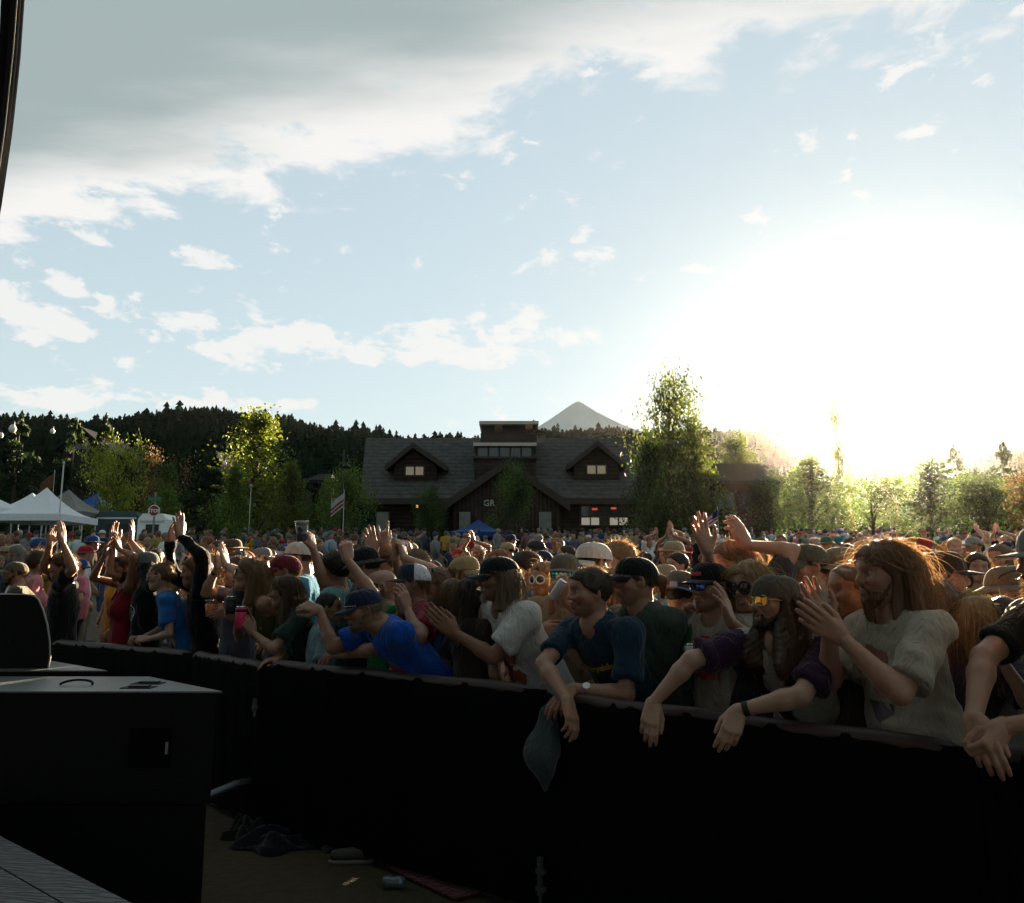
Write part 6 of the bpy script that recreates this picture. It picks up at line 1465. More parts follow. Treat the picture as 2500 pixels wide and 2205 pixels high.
J = hero(610, 1405, .16, 'person in an olive tank top and round sunglasses looking up', sex='f', hair=hr('long', (.20, .12, .05), .27), glasses=dict(shape='round', tone='orange'), top='tank', shirt=(.10, .11, .035), strap=(.015, .015, .015), yaw=215, hyaw=188, hpitch=13, mouth=.7, q=0, skin=SK1,
     armR=arm(556, 1497, .02, 'grip', (-.5, -.5, .5), (.4, -.8, 0), (-.4, .2, -1)), armL=arm(660, 1575, .15, 'relax', (-.6, -.5, -.4), (0, 0, -1), (1, 0, -.8)))
drink('can', hp(563, 1478, -.05), 'can in a black sleeve held against the olive tank top', (.02, .02, .022), h=.125, r=.036, band_rgb=(.03, .03, .03))
J = hero(694, 1446, .22, 'person with long brown hair and sunglasses in a dark green tee', sex='f', hair=hr('long', (.09, .05, .024), .33), glasses=dict(), shirt=(.018, .045, .035), yaw=212, hyaw=184, q=0, skin=SK2, loose=.018,
     armL=arm(602, 1520, -.08, 'grip', (-.5, -.2, .8), (-.4, .9, .1), (.4, -.8, -.8)), armR=arm(648, 1612, -.03, 'droop', (-.9, -.5, -.1), (0, 0, -1), (0, .3, -1)))
decal(J, [('poly', blobshape(0, 0, .09, 2), ink('teal_print', (.03, .14, .12)))], .66, 'teal_print', xoff=.05)
drink('can', hp(588, 1508, -.12), 'can in a hot pink sleeve with a black top band', (.75, .03, .12), h=.150, r=.039, band_rgb=(.02, .02, .02))
hero(696, 1396, .75, 'person in a maroon cap above the long brown hair', cap=dict(rgb=(.16, .02, .03)), hair=hr('short', LTB), glasses=dict(), beard=('goatee', DKB), shirt=(.03, .08, .2), yaw=190)
hero(730, 1362, 1.3, 'person in a white cap with a blue brim and gold-rimmed sunglasses', cap=dict(rgb=(.58, .54, .47), brim=(.03, .10, .35)), hair=hr('short', DKB), glasses=dict(shape='round', frame='gold'), shirt=(.05, .25, .38), yaw=188, skin=SK2)
J = hero(818, 1392, .80, 'person in a pale teal tee holding a dark cup high', hair=hr('messy', BLK), shirt=(.13, .32, .33), yaw=170, skin=SK1, s=1.05, armR=arm(757, 1308, .55, 'grip', (-.25, -.1, 1), (-.9, .3, 0), (-.3, -.6, -.9)), loose=.016)
drink('cup', pt(737, 1298, db(745) + .50), 'dark cup with a clear rim lifted above the crowd', (.012, .010, .02), tilt=(-.05, 0, 1), h=.15, r=.047)
hero(888, 1380, .72, 'person in a black bucket hat raising a fist', cap=dict(rgb=(.012, .013, .014), kind='bucket', tilt=-14), hair=hr('short', BLK), shirt=(.03, .03, .035), yaw=175, s=1.06, skin=SK1, armL=arm(846, 1333, .15, 'fist', (-.1, 0, 1), (-.4, .8, 0), (.8, -.8, -.6)))
hero(932, 1432, .66, 'bald person in a green tee behind the blue shirt', shirt=(.03, .24, .08), hair=hr('buzz', (.30, .22, .16), n=0) and None, yaw=200, hyaw=186, hpitch=-6, skin=SK1, s=.98)
J = hero(888, 1488, -.22, 'person in a royal blue tee and navy cap leaning on the barrier, arm held out', cap=dict(rgb=(.016, .022, .05), kind='snap', tilt=-4), hair=hr('messy', (.22, .17, .10)), glasses=dict(), beard=('full', (.16, .13, .10)), shirt=(.012, .085, .42), yaw=212, hyaw=197, hpitch=-10, q=0, skin=SK2, s=1.02, loose=.014, nk=(.105, .115), lean=.46, upright=True,
     armL=arm(800, 1604, -.12, 'droop', (-1, -.1, 0), (0, .2, -1), (1, -.7, -.3)), armR=arm(748, 1480, -.22, 'pinch', (-.9, -.2, .3), (-.2, .6, -.6), (-.3, -.2, -1)))
decal(J, [('poly', blobshape(-.04, -.01, .035, 31, amp=.9), ink('white', (.7, .7, .68))), ('poly', blobshape(.045, -.012, .03, 33, amp=.9), ink('white', (.7, .7, .68))), ('poly', disc(0, .03, .0, .10, 0, 180), ink('red', (.45, .04, .03)))], .46, 'front_print')
on_cap(J, disc(0, 0, .020, .024), (.55, .56, .58), 'emblem', z=.068); on_cap(J, blobshape(0, 0, .014, 6), (.45, .46, .48), 'emblem', z=.068)
mb = MB()
for t in np.linspace(-58, 58, 15):
    a0, a1 = R(t - 2.2), R(t + 2.2); mb.tube([(-.008 + .121 * math.cos(a), .098 * math.sin(a), .030 + .008 * math.cos(a)) for a in (a0, a1)], .0024, 5)
V, F, _ = mb.out(); mk('rope_trim', J['Hd'] + (V * J['hs']) @ J['Hm'].T - J['base'], F, [ink('rope', (.7, .7, .66))], J['made']['cap'])
hero(802, 1486, .45, 'smiling person with a dark bun turned to the right, lit orange', sex='f', hair=hr('bun', BLK), shirt=(.18, .30, .34), yaw=20, hyaw=8, skin=SK2, s=.87, mouth=.4)
J = hero(1008, 1425, .50, 'person in a red tee and a white-backed dark trucker cap, clapping', cap=dict(rgb=(.02, .035, .05), rear=(.55, .56, .60), kind='trucker'), hair=hr('messy', (.12, .07, .03)), glasses=dict(), beard=('goatee', (.08, .05, .03)), shirt=(.26, .015, .03), yaw=205, hyaw=186, q=0, skin=SK2, s=1.0,
     armL=arm(985, 1455, .2, 'relax', (-.3, 0, 1), (-.6, .7, 0), (.6, -.7, -.8)), armR=arm(975, 1462, .35, 'clap', (-.2, 0, 1), (.8, -.5, 0), (-.6, 0, -.8)))
hero(1012, 1385, 1.35, 'person behind the trucker cap with hands clasped overhead', hair=hr('short', LTB), shirt=(.3, .3, .3), yaw=200, skin=SK4, armR=arm(968, 1333, 1.0, 'clasp', (.1, 0, 1), (1, -.3, 0), (-1, -.2, -.5), ref=990), armL=arm(984, 1330, .95, 'clasp', (-.1, 0, 1), (-1, .3, 0), (1, -.3, -.4), ref=990))
J = hero(935, 1368, 2.0, 'person throwing a horned hand sign and an open palm', hair=hr('messy', LTB), shirt=(.06, .06, .07), yaw=200, skin=SK1, armR=arm(906, 1318, 1.7, 'open', (-.35, 0, 1), (.2, -1, 0), (-.6, 0, -.8), ref=930), armL=arm(943, 1304, 1.7, 'horns', (.15, 0, 1), (.2, 1, 0), (.7, 0, -.7), ref=930))
band(J, 'L', 'bracelet', (.55, .18, .02), .02)
hero(1066, 1432, .85, 'person with long light brown hair and sunglasses pushed up on the head', sex='f', hair=hr('long', (.20, .12, .06), .30), glasses=dict(up=True, shape='square'), shirt=(.02, .03, .05), yaw=215, hyaw=200, mouth=.5)
hero(1135, 1402, 1.05, 'bearded person in a leopard-print cap', cap=dict(rgb=(.34, .24, .12)), hair=hr('long', (.16, .09, .04), .2), beard=('full', (.10, .06, .03)), shirt=(.05, .09, .13), yaw=320, hyaw=330, skin=SK1)
hero(1112, 1460, .62, 'person in a blue sleeveless top lit orange behind the clapping hands', sex='f', hair=hr('long', (.14, .08, .03), .25), shirt=(.03, .10, .22), top='tank', yaw=30, hyaw=25, skin=SK1, s=.95)
hero(1168, 1452, .42, 'person seen from behind with straight black hair beside the white tee', sex='f', hair=hr('long', BLK, .36), shirt=(.05, .035, .03), yaw=40, skin=SK3, s=.95)
J = hero(1218, 1412, .06, 'person in a white tee and black cap with long grey hair, clapping', cap=dict(rgb=(.010, .012, .013), rear=None, tilt=-2), hair=hr('long', (.17, .125, .075), .24, fuzz=1.4, n=1500), beard=('goatee', (.35, .33, .29)), shirt=(.66, .66, .63), yaw=212, hyaw=181, hpitch=-2, q=0, eyes=True, skin=SK3, loose=.018, slv=.74, nose=1.25, s=1.04, wrk=.0055, belly=1.05,
     armL=arm(1082, 1522, -.10, 'clap', (-.75, -.1, .6), (-.3, .9, .3), (.5, -.3, -1)), armR=arm(1068, 1512, .10, 'clap', (-.7, .1, .7), (.3, -.9, -.2), (0, .3, -1)))
mr_ = ink('maroon', (.20, .035, .035)); mo_ = ink('rust', (.30, .10, .04))
decal(J, [('poly', blobshape(.0, .06, .055, 11, amp=.8), mr_), ('poly', blobshape(.03, -.03, .045, 12, amp=.9), mo_), ('poly', blobshape(-.04, -.06, .05, 15, amp=.9), mr_), ('poly', disc(-.02, .0, .085, .092, 30, 300), mr_), ('poly', blobshape(.02, -.15, .05, 19, amp=.9), mo_), ('poly', blobshape(-.05, -.17, .035, 21, amp=.9), mr_)], .64, 'maroon_print')
# ---- the middle
J = hero(1440, 1446, .04, 'person in a navy tee with yellow lettering, forearms crossed on the barrier', hair=hr('short', (.055, .036, .02)), shirt=(.016, .042, .070), yaw=222, hyaw=194, q=0, eyes=True, skin=SK1, stubble=.75, s=1.04, loose=.014, slv=.74, bw=1.03,
     armR=arm(1396, 1752, -.16, 'droop', (.25, -.4, -1), (-.5, .5, 0), (-1, -.2, -.2)), armL=arm(1372, 1712, -.10, 'droop', (-.7, -.4, -.7), (0, .5, -.8), (1, -.3, -.25)))
band(J, 'L', 'watch', (.02, .03, .25), .03, face=(.75, .76, .74), at_=.25)
ye = ink('yellow', (.50, .31, .015)); decal(J, [('text', ('countryside', .048, 0, 0, .0026), ye)], .70, 'lettering', xoff=.0)
N_, TM_ = J['N'], J['TM']; mb = MB()
for s_ in (-1, 1): mb.tube([N_ + TM_[:, 1] * s_ * .062 + TM_[:, 2] * .022 - TM_[:, 0] * .02, N_ + TM_[:, 1] * s_ * .06 + TM_[:, 0] * .085 - TM_[:, 2] * .02, N_ + TM_[:, 1] * s_ * .03 + TM_[:, 0] * .142 - TM_[:, 2] * .12, N_ + TM_[:, 0] * .150 - TM_[:, 2] * .28], .0028, 5)
V, F, _ = mb.out(); lan = mk('lanyard', V - J['base'], F, [mat('cord_black', (.01, .01, .01), .8)], J['root'])
mb = MB(); c = N_ + TM_[:, 0] * .156 - TM_[:, 2] * .30; mb.lathe([(0, .018), (.014, .012), (.012, -.012), (0, -.02)], 10, c); V, F, _ = mb.out(); mk('pendant', V - J['base'], F, [mat('silver', (.6, .6, .6), .25, metal=.9, var=0)], lan)
J = hero(1552, 1418, .50, 'person in a sage tee and black cap with a ponytail, arms folded', cap=dict(rgb=(.010, .011, .012)), hair=hr('tail', (.075, .048, .026), .10), glasses=dict(), shirt=(.075, .105, .085), yaw=218, hyaw=184, q=0, skin=SK1, s=1.05, loose=.016, slv=.74,
     armL=arm(1470, 1668, .46, 'relax', (-.8, -.4, .1), (0, .5, -.5), (1, -.4, -.6)), armR=arm(1535, 1672, .40, 'relax', (.8, -.5, .1), (0, .6, -.3), (-1, -.2, -.6)))
hero(1282, 1392, 1.5, 'dark-haired person in sunglasses behind the grey-haired clapper', hair=hr('short', DKB), glasses=dict(), shirt=(.05, .1, .16), yaw=190, skin=SK2)
J = hero(1328, 1416, 1.15, 'person in big round white-rimmed sunglasses and a pink top', sex='f', hair=hr('bob', (.28, .15, .06), .12), glasses=dict(shape='big', frame='white'), shirt=(.55, .05, .20), yaw=240, hyaw=235, skin=SK1, s=.94, armL=arm(1372, 1420, .8, 'relax', (.7, 0, .6), (0, 1, 0), (-.5, -.5, -1)))
J = hero(1322, 1385, 2.1, 'person in a navy cap with white letters and blue mirrored sunglasses', cap=dict(rgb=(.015, .025, .06)), hair=hr('short', DKB), glasses=dict(tone='blue'), shirt=(.1, .12, .2), yaw=245)
on_cap(J, text_mesh('mo', .045, .002), (.7, .7, .7), 'cap_letters')
J = hero(1380, 1402, .95, 'person in a camouflage flat cap and mirrored sunglasses drinking from a can', cap=dict(rgb=(.14, .12, .085), kind='snap'), hair=hr('long', (.28, .20, .09), .18), glasses=dict(tone='green', shape='square'), shirt=(.30, .24, .15), yaw=250, hyaw=250, skin=SK1, armL=arm(1372, 1432, .62, 'grip', (-.2, -.3, .9), (0, .8, 0), (.4, -.8, -.8)), armR=arm(1350, 1540, .7, 'relax', (.5, -.3, 0), (0, 1, 0)))
drink('can', pt(1362, 1440, db(1380) + .55), 'silver can tipped to the mouth under the camouflage cap', (.55, .56, .58), tilt=(.5, -.3, .8), h=.12, r=.028)
hero(1452, 1376, 1.25, 'person in a plain white cap behind the navy tee', cap=dict(rgb=(.62, .58, .52), back=True), hair=hr('short', DKB), shirt=(.04, .07, .18), yaw=30)
hero(1490, 1440, .75, 'person with long fair hair in a blue top behind the navy tee', sex='f', hair=hr('long', (.30, .18, .08), .28), shirt=(.03, .08, .22), yaw=190, s=.95)
hero(1508, 1370, 1.7, 'person with curly light brown hair and sunglasses above the black cap', hair=hr('messy', (.24, .14, .06)), glasses=dict(), shirt=(.25, .22, .2), yaw=195, s=1.03)
# ---- right of the middle
J = hero(1662, 1450, .80, 'person in a grey cap with a blue brim worn low, hands together', cap=dict(rgb=(.13, .13, .12), brim=(.07, .20, .42), kind='snap', back=True, tilt=-10), hair=hr('short', DKB), shirt=(.02, .02, .022), yaw=40, hyaw=60, armL=arm(1680, 1494, .55, 'clasp', (-.6, 0, .5), (0, 1, 0)), armR=arm(1672, 1502, .6, 'clasp', (-.5, 0, .6), (0, -1, 0)))
on_cap(J, (np.array([(-.022, -.02), (.022, -.02), (.022, .02), (-.022, .02)]), np.array([[0, 1, 2], [0, 2, 3]])), (.62, .58, .52), 'patch', back=True)
J = hero(1735, 1432, .58, 'person in a black cap with red letters and blue mirrored sunglasses, rainbow print tee', cap=dict(rgb=(.010, .010, .011), kind='snap'), hair=hr('short', LTB), glasses=dict(tone='blue'), shirt=(.48, .42, .34), yaw=222, hyaw=208, q=0, skin=SK1, s=1.02,
     armL=arm(1772, 1478, .25, 'clap', (-.3, -.1, 1), (-.8, .5, 0), (.8, -.6, -.8)), armR=arm(1676, 1622, .40, 'grip', (-.3, -.7, .2), (.5, -.4, 0), (-.6, .2, -1)))
on_cap(J, text_mesh('SIMMER', .026, .0012), (.55, .05, .05), 'cap_letters', z=.064)
rd = ink('red', (.45, .04, .03)); decal(J, [('poly', disc(-.01, .03, .075, .10, 20, 160), rd), ('poly', disc(-.01, .03, .055, .075, 20, 160), ink('orange', (.6, .28, .02))), ('poly', disc(-.01, .03, .035, .055, 20, 160), ink('green', (.04, .25, .06))), ('text', ('ALT', .075, 0, .005, .004), rd), ('text', ('AMY', .075, 0, -.06, .004), rd)], .62, 'rainbow_print')
pk2 = [J['N'] - J['TM'][:, 1] * .10 + J['TM'][:, 2] * .015, J['N'] - J['TM'][:, 1] * .105 + J['TM'][:, 0] * .10 - J['TM'][:, 2] * .05, J['N'] - J['TM'][:, 1] * .115 + J['TM'][:, 0] * .145 - J['TM'][:, 2] * .2, J['N'] - J['TM'][:, 1] * .14 + J['TM'][:, 0] * .12 - J['TM'][:, 2] * .36]
mb = MB(); mb.tube(pk2, .020, 8); V, F, _ = mb.out(); mk('backpack_strap', V - J['base'], F, [cloth((.02, .16, .05))], J['root'])
drink('can', pt(1688, 1604, db(1690) + .34), 'silver can held before the rainbow print tee', (.55, .55, .54), h=.12, r=.034)
hero(1792, 1378, 1.05, 'person with long brown hair and both arms raised high', hair=hr('long', (.15, .085, .04), .26), shirt=(.06, .05, .05), yaw=205, hyaw=190, hpitch=-8, skin=SK1, s=1.06, armR=arm(1712, 1296, .75, 'open', (-.3, 0, 1), (.2, -1, 0), (-.7, 0, -.8), ref=1790), armL=arm(1802, 1294, .95, 'relax', (-.45, 0, .9), (-.3, .9, 0), (.9, 0, -.5), ref=1790))
J = hero(1828, 1432, .62, 'person with long blond hair and sunglasses beside the orange sunglasses', sex='f', hair=hr('long', (.33, .21, .09), .30, fuzz=2), glasses=dict(shape='big'), shirt=(.03, .03, .035), yaw=240, hyaw=225, hpitch=-4, skin=SK1, s=1.0, q=0)
J = hero(1892, 1472, .02, 'person with long curly dark hair and orange sunglasses leaning both arms over the barrier', cap=dict(rgb=(.085, .075, .055), back=True), hair=hr('curly', (.075, .042, .020), .36, n=2200, fuzz=2.0), glasses=dict(tone='orange', shape='square', frame='gold'), beard=('full', (.045, .028, .018)), sleeve=(.040, .018, .045), shirt=(.45, .41, .33), yaw=224, hyaw=200, hpitch=6, q=0, skin=SK4, mouth=.35, s=1.0, loose=.016, slv=.80, wrk=.008,
     armR=arm(1588, 1762, -.12, 'droop', (-.25, -.4, -1), (.2, .9, -.1), (-.5, -.4, .4), ref=1650), armL=arm(1788, 1782, -.14, 'droop', (-.45, -.3, -.9), (.1, .9, -.2), (1, -.6, .2), ref=1830))
band(J, 'L', 'bracelet', (.010, .010, .010), .024, at_=.1)
decal(J, [('poly', disc(0, 0, .030, .036), ink('black', (.01, .01, .01))), ('poly', blobshape(.0, -.05, .03, 4, amp=.9), ink('black', (.01, .01, .01)))], .55, 'black_print', xoff=-.03)
tm = J['TM']; mb = MB(); mb.tube([J['N'] - tm[:, 1] * .14 + tm[:, 2] * .0, J['N'] - tm[:, 1] * .10 + tm[:, 0] * .14 - tm[:, 2] * .16, J['N'] + tm[:, 1] * .02 + tm[:, 0] * .165 - tm[:, 2] * .32, J['N'] + tm[:, 1] * .15 + tm[:, 0] * .12 - tm[:, 2] * .46], .019, 8); V, F, _ = mb.out(); mk('bag_strap', V - J['base'], F, [cloth((.012, .012, .012))], J['root'])
hero(1972, 1384, 1.20, 'person in an olive cap with sunglasses hung on it, seen in profile', cap=dict(rgb=(.10, .095, .06)), hair=hr('short', DKB), glasses=dict(tone='blue'), shirt=(.20, .19, .17), yaw=185, skin=SK1, s=1.05)
hero(2058, 1392, 1.3, 'person in a tan cap left of the tall long-haired clapper', cap=dict(rgb=(.26, .2, .12)), hair=hr('short', DKB), shirt=(.3, .28, .24), yaw=190)
hero(2080, 1442, .42, 'person with cropped hair close behind the tall long-haired clapper', hair=hr('buzz', (.2, .13, .08)), shirt=(.05, .038, .032), yaw=190, skin=SK1)
J = hero(2160, 1402, .20, 'tall person with long wavy hair and beard in a beige tee, clapping', hair=hr('long', (.20, .105, .045), .34, n=2000, fuzz=1.8), beard=('long', (.16, .075, .03)), upright=True, lean=.06, shirt=(.42, .37, .29), yaw=192, hyaw=186, q=0, eyes=True, skin=SK1, loose=.018, slv=.80, wrk=.008, s=1.05, bw=1.0,
     armL=arm(2008, 1524, -.12, 'clap', (-.8, -.1, .55), (-.3, .8, .5), (.6, -.5, -1), ref=2060), armR=arm(1995, 1478, .10, 'open', (-.45, .1, .9), (.2, -1, .1), (-.3, .2, -1), ref=2060))
decal(J, [('poly', blobshape(0, .02, .09, 7, amp=.6), ink('pale_red', (.32, .13, .10))), ('poly', disc(0, -.1, .0, .07, 180, 360), ink('slate', (.10, .09, .09)))], .60, 'faded_print')
hero(2300, 1410, .95, 'person in a dark cap and sunglasses turned to the right', cap=dict(rgb=(.05, .035, .03), kind='snap'), hair=hr('short', DKB), glasses=dict(), shirt=(.14, .10, .09), yaw=350, hyaw=345, skin=SK1, beard=('full', DKB))
hero(2285, 1480, .55, 'person with brown hair seen from behind between the tall clapper and the blond one', hair=hr('bob', (.14, .08, .04), .12), shirt=(.10, .05, .06), yaw=60, s=.96)
J = hero(2392, 1528, .55, 'blond person hugging a dark-haired neighbour, seen from behind', sex='f', hair=hr('long', (.36, .24, .11), .28), shirt=(.05, .03, .05), yaw=20, hyaw=30, q=0, skin=SK4, s=.94, armR=arm(2490, 1598, .35, 'relax', (1, .0, .1), (0, 1, 0), (-.2, -1, -.5)))
hero(2452, 1530, .60, 'dark-haired person being hugged at the right, seen from behind', sex='f', hair=hr('long', DKB, .32), shirt=(.30, .30, .28), yaw=50, q=1, s=.94)
hero(2470, 1440, 1.3, 'person in a wide-brimmed hat with sunglasses on the brim', cap=dict(rgb=(.16, .12, .08), kind='bucket'), hair=hr('short', LTB), glasses=dict(tone='green', up=True), beard=('full', LTB), shirt=(.2, .15, .12), yaw=330)
J = hero(2570, 1372, .0, 'person in a dark tee and flat-brimmed cap cut by the right edge', cap=dict(rgb=(.20, .20, .19), kind='snap'), hair=hr('short', DKB), beard=('goatee', DKB), shirt=(.014, .018, .016), yaw=188, hyaw=180, q=0, skin=SK1, s=1.08, bw=1.12, slv=.72,
     armL=arm(2455, 1835, -.14, 'clasp', (-.3, -.5, -.7), (-.3, .8, 0), (1, -.5, .1), ref=2440), armR=arm(2405, 1822, -.12, 'droop', (.1, -.5, -1), (.4, .8, 0), (-1, -.1, .1), ref=2420))
# jacket hung over the barrier
c = pt(1335, 1760, db(1335) - .09); F_ = Field(c + (-.22, -.2, -.42), c + (.22, .2, .12), .012)
F_.cone(c + (.03, .02, .06), c + (-.04, -.02, -.16), .045, .085, k=.05, flat=((.7, .7, 0), 1.8)); F_.cone(c + (-.04, -.02, -.16), c + (-.01, -.02, -.32), .085, .03, k=.05, flat=((.7, .7, 0), 1.9)); F_.cone(c + (.02, 0, .04), c + (.06, -.02, -.14), .04, .035, k=.04); F_.noise(.009, 30, 4, (1, 1, .3))
V, Q = F_.mesh(); tag(mk('jacket', V - c, Q, [cloth((.065, .08, .085))], loc=c), 'grey-green jacket hanging over the barrier under crossed forearms', 'jacket')
# ------------------------------------------------------------------ the rest of the crowd: a few builds, copied with their own clothes, hair and place
SHIRTS = {'white': (.62, .62, .60), 'black': (.012, .012, .014), 'navy': (.015, .03, .08), 'grey': (.20, .20, .20), 'pale blue': (.22, .36, .48), 'royal blue': (.02, .06, .20), 'teal': (.04, .20, .22), 'dark green': (.025, .07, .04), 'olive': (.09, .10, .04),
          'red': (.32, .02, .03), 'maroon': (.12, .015, .03), 'pink': (.50, .16, .20), 'tan': (.30, .22, .13), 'cream': (.48, .43, .34), 'mustard': (.40, .24, .03), 'brown': (.10, .06, .035), 'purple': (.09, .04, .13), 'orange': (.45, .14, .02), 'charcoal': (.05, .05, .055), 'yellow': (.30, .24, .06)}
HAIRS = {'black': BLK, 'dark brown': DKB, 'light brown': LTB, 'blond': BLD, 'grey': GRY, 'ginger': GNG}
CAPS = {'white': (.58, .56, .52), 'black': (.012, .012, .013), 'navy': (.015, .025, .07), 'grey': (.18, .18, .18), 'tan': (.30, .23, .14), 'olive': (.10, .10, .05), 'red': (.28, .02, .03), 'blue': (.025, .06, .18), 'green': (.04, .10, .06), 'brown': (.10, .06, .04)}
PANTS = [(.04, .06, .12), (.012, .012, .014), (.20, .16, .11), (.10, .10, .10), (.06, .08, .14)]
SKINS = [SK1, SK2, SK3, SK4, SK1, SK2, (.16, .085, .05)]
h0 = np.array([0, 0, 1.6])
A_UP = lambda x, z, y, pose, n: dict(hand=np.array([x, y, z]), f=(-.1, 0, 1), pose=pose, n=n)
PROTO = [  # (key, phrase, spec); every build faces -x
    ('short', '{hair} short hair', dict(hair=hr('short', DKB))),
    ('cap', '{cap} cap', dict(hair=hr('short', DKB), cap=dict(rgb=(.1, .1, .1)))),
    ('capglasses', '{cap} cap and sunglasses', dict(hair=hr('short', DKB), cap=dict(rgb=(.1, .1, .1)), glasses=dict())),
    ('long', 'long {hair} hair', dict(sex='f', hair=hr('long', DKB, .28))),
    ('capback', 'backward {cap} cap', dict(hair=hr('short', DKB), cap=dict(rgb=(.1, .1, .1), back=True), beard=('full', DKB))),
    ('bob', '{hair} bobbed hair', dict(sex='f', hair=hr('bob', DKB, .13), top='tank')),
    ('glasses', '{hair} tousled hair and sunglasses', dict(hair=hr('messy', DKB), glasses=dict())),
    ('bucket', '{cap} bucket hat', dict(hair=hr('short', DKB), cap=dict(rgb=(.1, .1, .1), kind='bucket'))),
    ('tail', '{hair} ponytail', dict(sex='f', hair=hr('tail', DKB, .2))),
    ('snapbeard', 'flat-brimmed {cap} cap and beard', dict(hair=hr('short', DKB), cap=dict(rgb=(.1, .1, .1), kind='snap'), beard=('full', DKB))),
    ('armsup', '{hair} hair and both arms raised', dict(hair=hr('short', DKB), armL=A_UP(-.25, 2.02, -.25, 'open', (-1, 0, 0)), armR=A_UP(-.25, 2.0, .25, 'open', (-1, 0, 0)))),
    ('clapup', 'long {hair} hair, clapping overhead', dict(sex='f', hair=hr('long', DKB, .24), armL=A_UP(-.22, 1.88, -.05, 'clap', (0, 1, 0)), armR=A_UP(-.22, 1.88, .05, 'clap', (0, -1, 0)))),
    ('onearm', '{cap} cap and one arm raised', dict(hair=hr('short', DKB), cap=dict(rgb=(.1, .1, .1)), armL=A_UP(-.2, 2.08, -.25, 'horns', (-1, 0, 0)))),
    ('straw', '{cap} straw-style hat', dict(hair=hr('short', DKB), cap=dict(rgb=(.1, .1, .1), kind='straw'))),
    ('buzz', 'cropped {hair} hair', dict(hair=hr('buzz', DKB), glasses=dict())),
]
def build_proto(spec, q, joined):
    S = dict(head=h0 + (0, 0, 0), yaw=180, q=q, seed=int(RNG.integers(1, 999)), s=1.0, skin=SK1, label='', loose=.014); S.update(spec)
    parts, loc, J = person_parts(S)
    if not joined: return [(p[0], mesh_data(p[0], p[1], p[2], p[3], p[6] if len(p) > 6 else None, True, p[5]), p[4]) for p in parts if len(p[1])]
    V, F, M, T, n = [], [], [], [], 0
    slot = {'body': 0, 'shirt': 1, 'strap': 1, 'trousers': 2, 'hair': 3, 'beard': 3, 'cap': 4, 'brim': 4, 'sunglasses': 5, 'shoe': 2}
    fl = {3: [], 4: []}; ml = {3: [], 4: []}
    for p in parts:
        if p[0] not in slot or len(p[1]) == 0: continue
        V.append(p[1]); T.append(p[5] if p[5] is not None else np.ones((len(p[1]), 3)))
        for f in (p[2] if isinstance(p[2], list) else [p[2]]):
            fl[f.shape[1]].append(np.asarray(f) + n); ml[f.shape[1]].append(np.full(len(f), slot[p[0]]))
        n += len(p[1])
    Fs = [np.concatenate(fl[k]) for k in (3, 4) if fl[k]]; Ms = np.concatenate([np.concatenate(ml[k]) for k in (3, 4) if fl[k]])
    dm_ = mat('lens_dark', (.012, .012, .014), .06, var=0)
    return mesh_data('body', np.concatenate(V), Fs, [skin(SK1)] * 5 + [dm_], Ms, True, np.concatenate(T))
MID = {k: build_proto(sp, 2, False) for k, ph, sp in PROTO}
FAR = {k: build_proto(sp, 3, True) for k, ph, sp in PROTO}
PHR = {k: ph for k, ph, sp in PROTO}; FEM = {k for k, ph, sp in PROTO if sp.get('sex') == 'f'}
USED = set(); rg = np.random.default_rng(21); keys = [k for k, _, _ in PROTO]
def slotmat(o, i, m):
    o.material_slots[i].link = 'OBJECT'; o.material_slots[i].material = m
def pick(d): k = list(d); n = k[int(rg.integers(len(k)))]; return n, d[n]
def attrs(place, pool=keys, shirts=None):
    for t in range(60):
        key = pool[int(rg.integers(len(pool)))]; sn, sc_ = pick(shirts or SHIRTS); hn, hc = pick(HAIRS); cn, cc = pick(CAPS)
        lab = 'person in a %s %s, %s, %s' % (sn, 'sleeveless top' if key == 'bob' else 'shirt', PHR[key].format(hair=hn, cap=cn), place)
        if lab not in USED and len(lab.split()) <= 16: break
    USED.add(lab)
    return key, lab, sc_, hc, cc
def jit(c): return tuple(float(np.clip(v * rg.uniform(.9, 1.1), 0, 1)) for v in c)
def mid_person(x, y, z, yaw, s, place):
    key, lab, sc_, hc, cc = attrs(place); root = empty('person', (x, y, z), R(yaw - 180)); root.scale = (s, s, s); tag(root, lab, 'person', 'people of the concert crowd')
    sk = SKINS[int(rg.integers(len(SKINS)))]; pn = PANTS[int(rg.integers(len(PANTS)))]; made = {}
    for nm, me, par in MID[key]:
        o = bpy.data.objects.new(nm, me); link(o, made.get(par, root)); made[nm] = o
        m = {'body': skin(sk), 'shirt': cloth(sc_), 'strap': cloth(sc_), 'trousers': cloth(pn), 'hair': hairmat(hc), 'beard': hairmat(hc), 'cap': cloth(cc), 'brim': cloth(cc)}.get(nm)
        if m: slotmat(o, 0, m)
def far_person(x, y, z, yaw, s, place, pool=keys, shirts=None):
    key, lab, sc_, hc, cc = attrs(place, pool, shirts); o = bpy.data.objects.new('person', FAR[key]); link(o); o.location = (x, y, z); o.rotation_euler = (0, 0, R(yaw - 180)); o.scale = (s, s, s); tag(o, lab, 'person', 'people of the concert crowd')
    for i, m in enumerate((skin(SKINS[int(rg.integers(len(SKINS)))]), cloth(sc_), cloth(PANTS[int(rg.integers(len(PANTS)))]), hairmat(hc), cloth(cc))): slotmat(o, i, m)
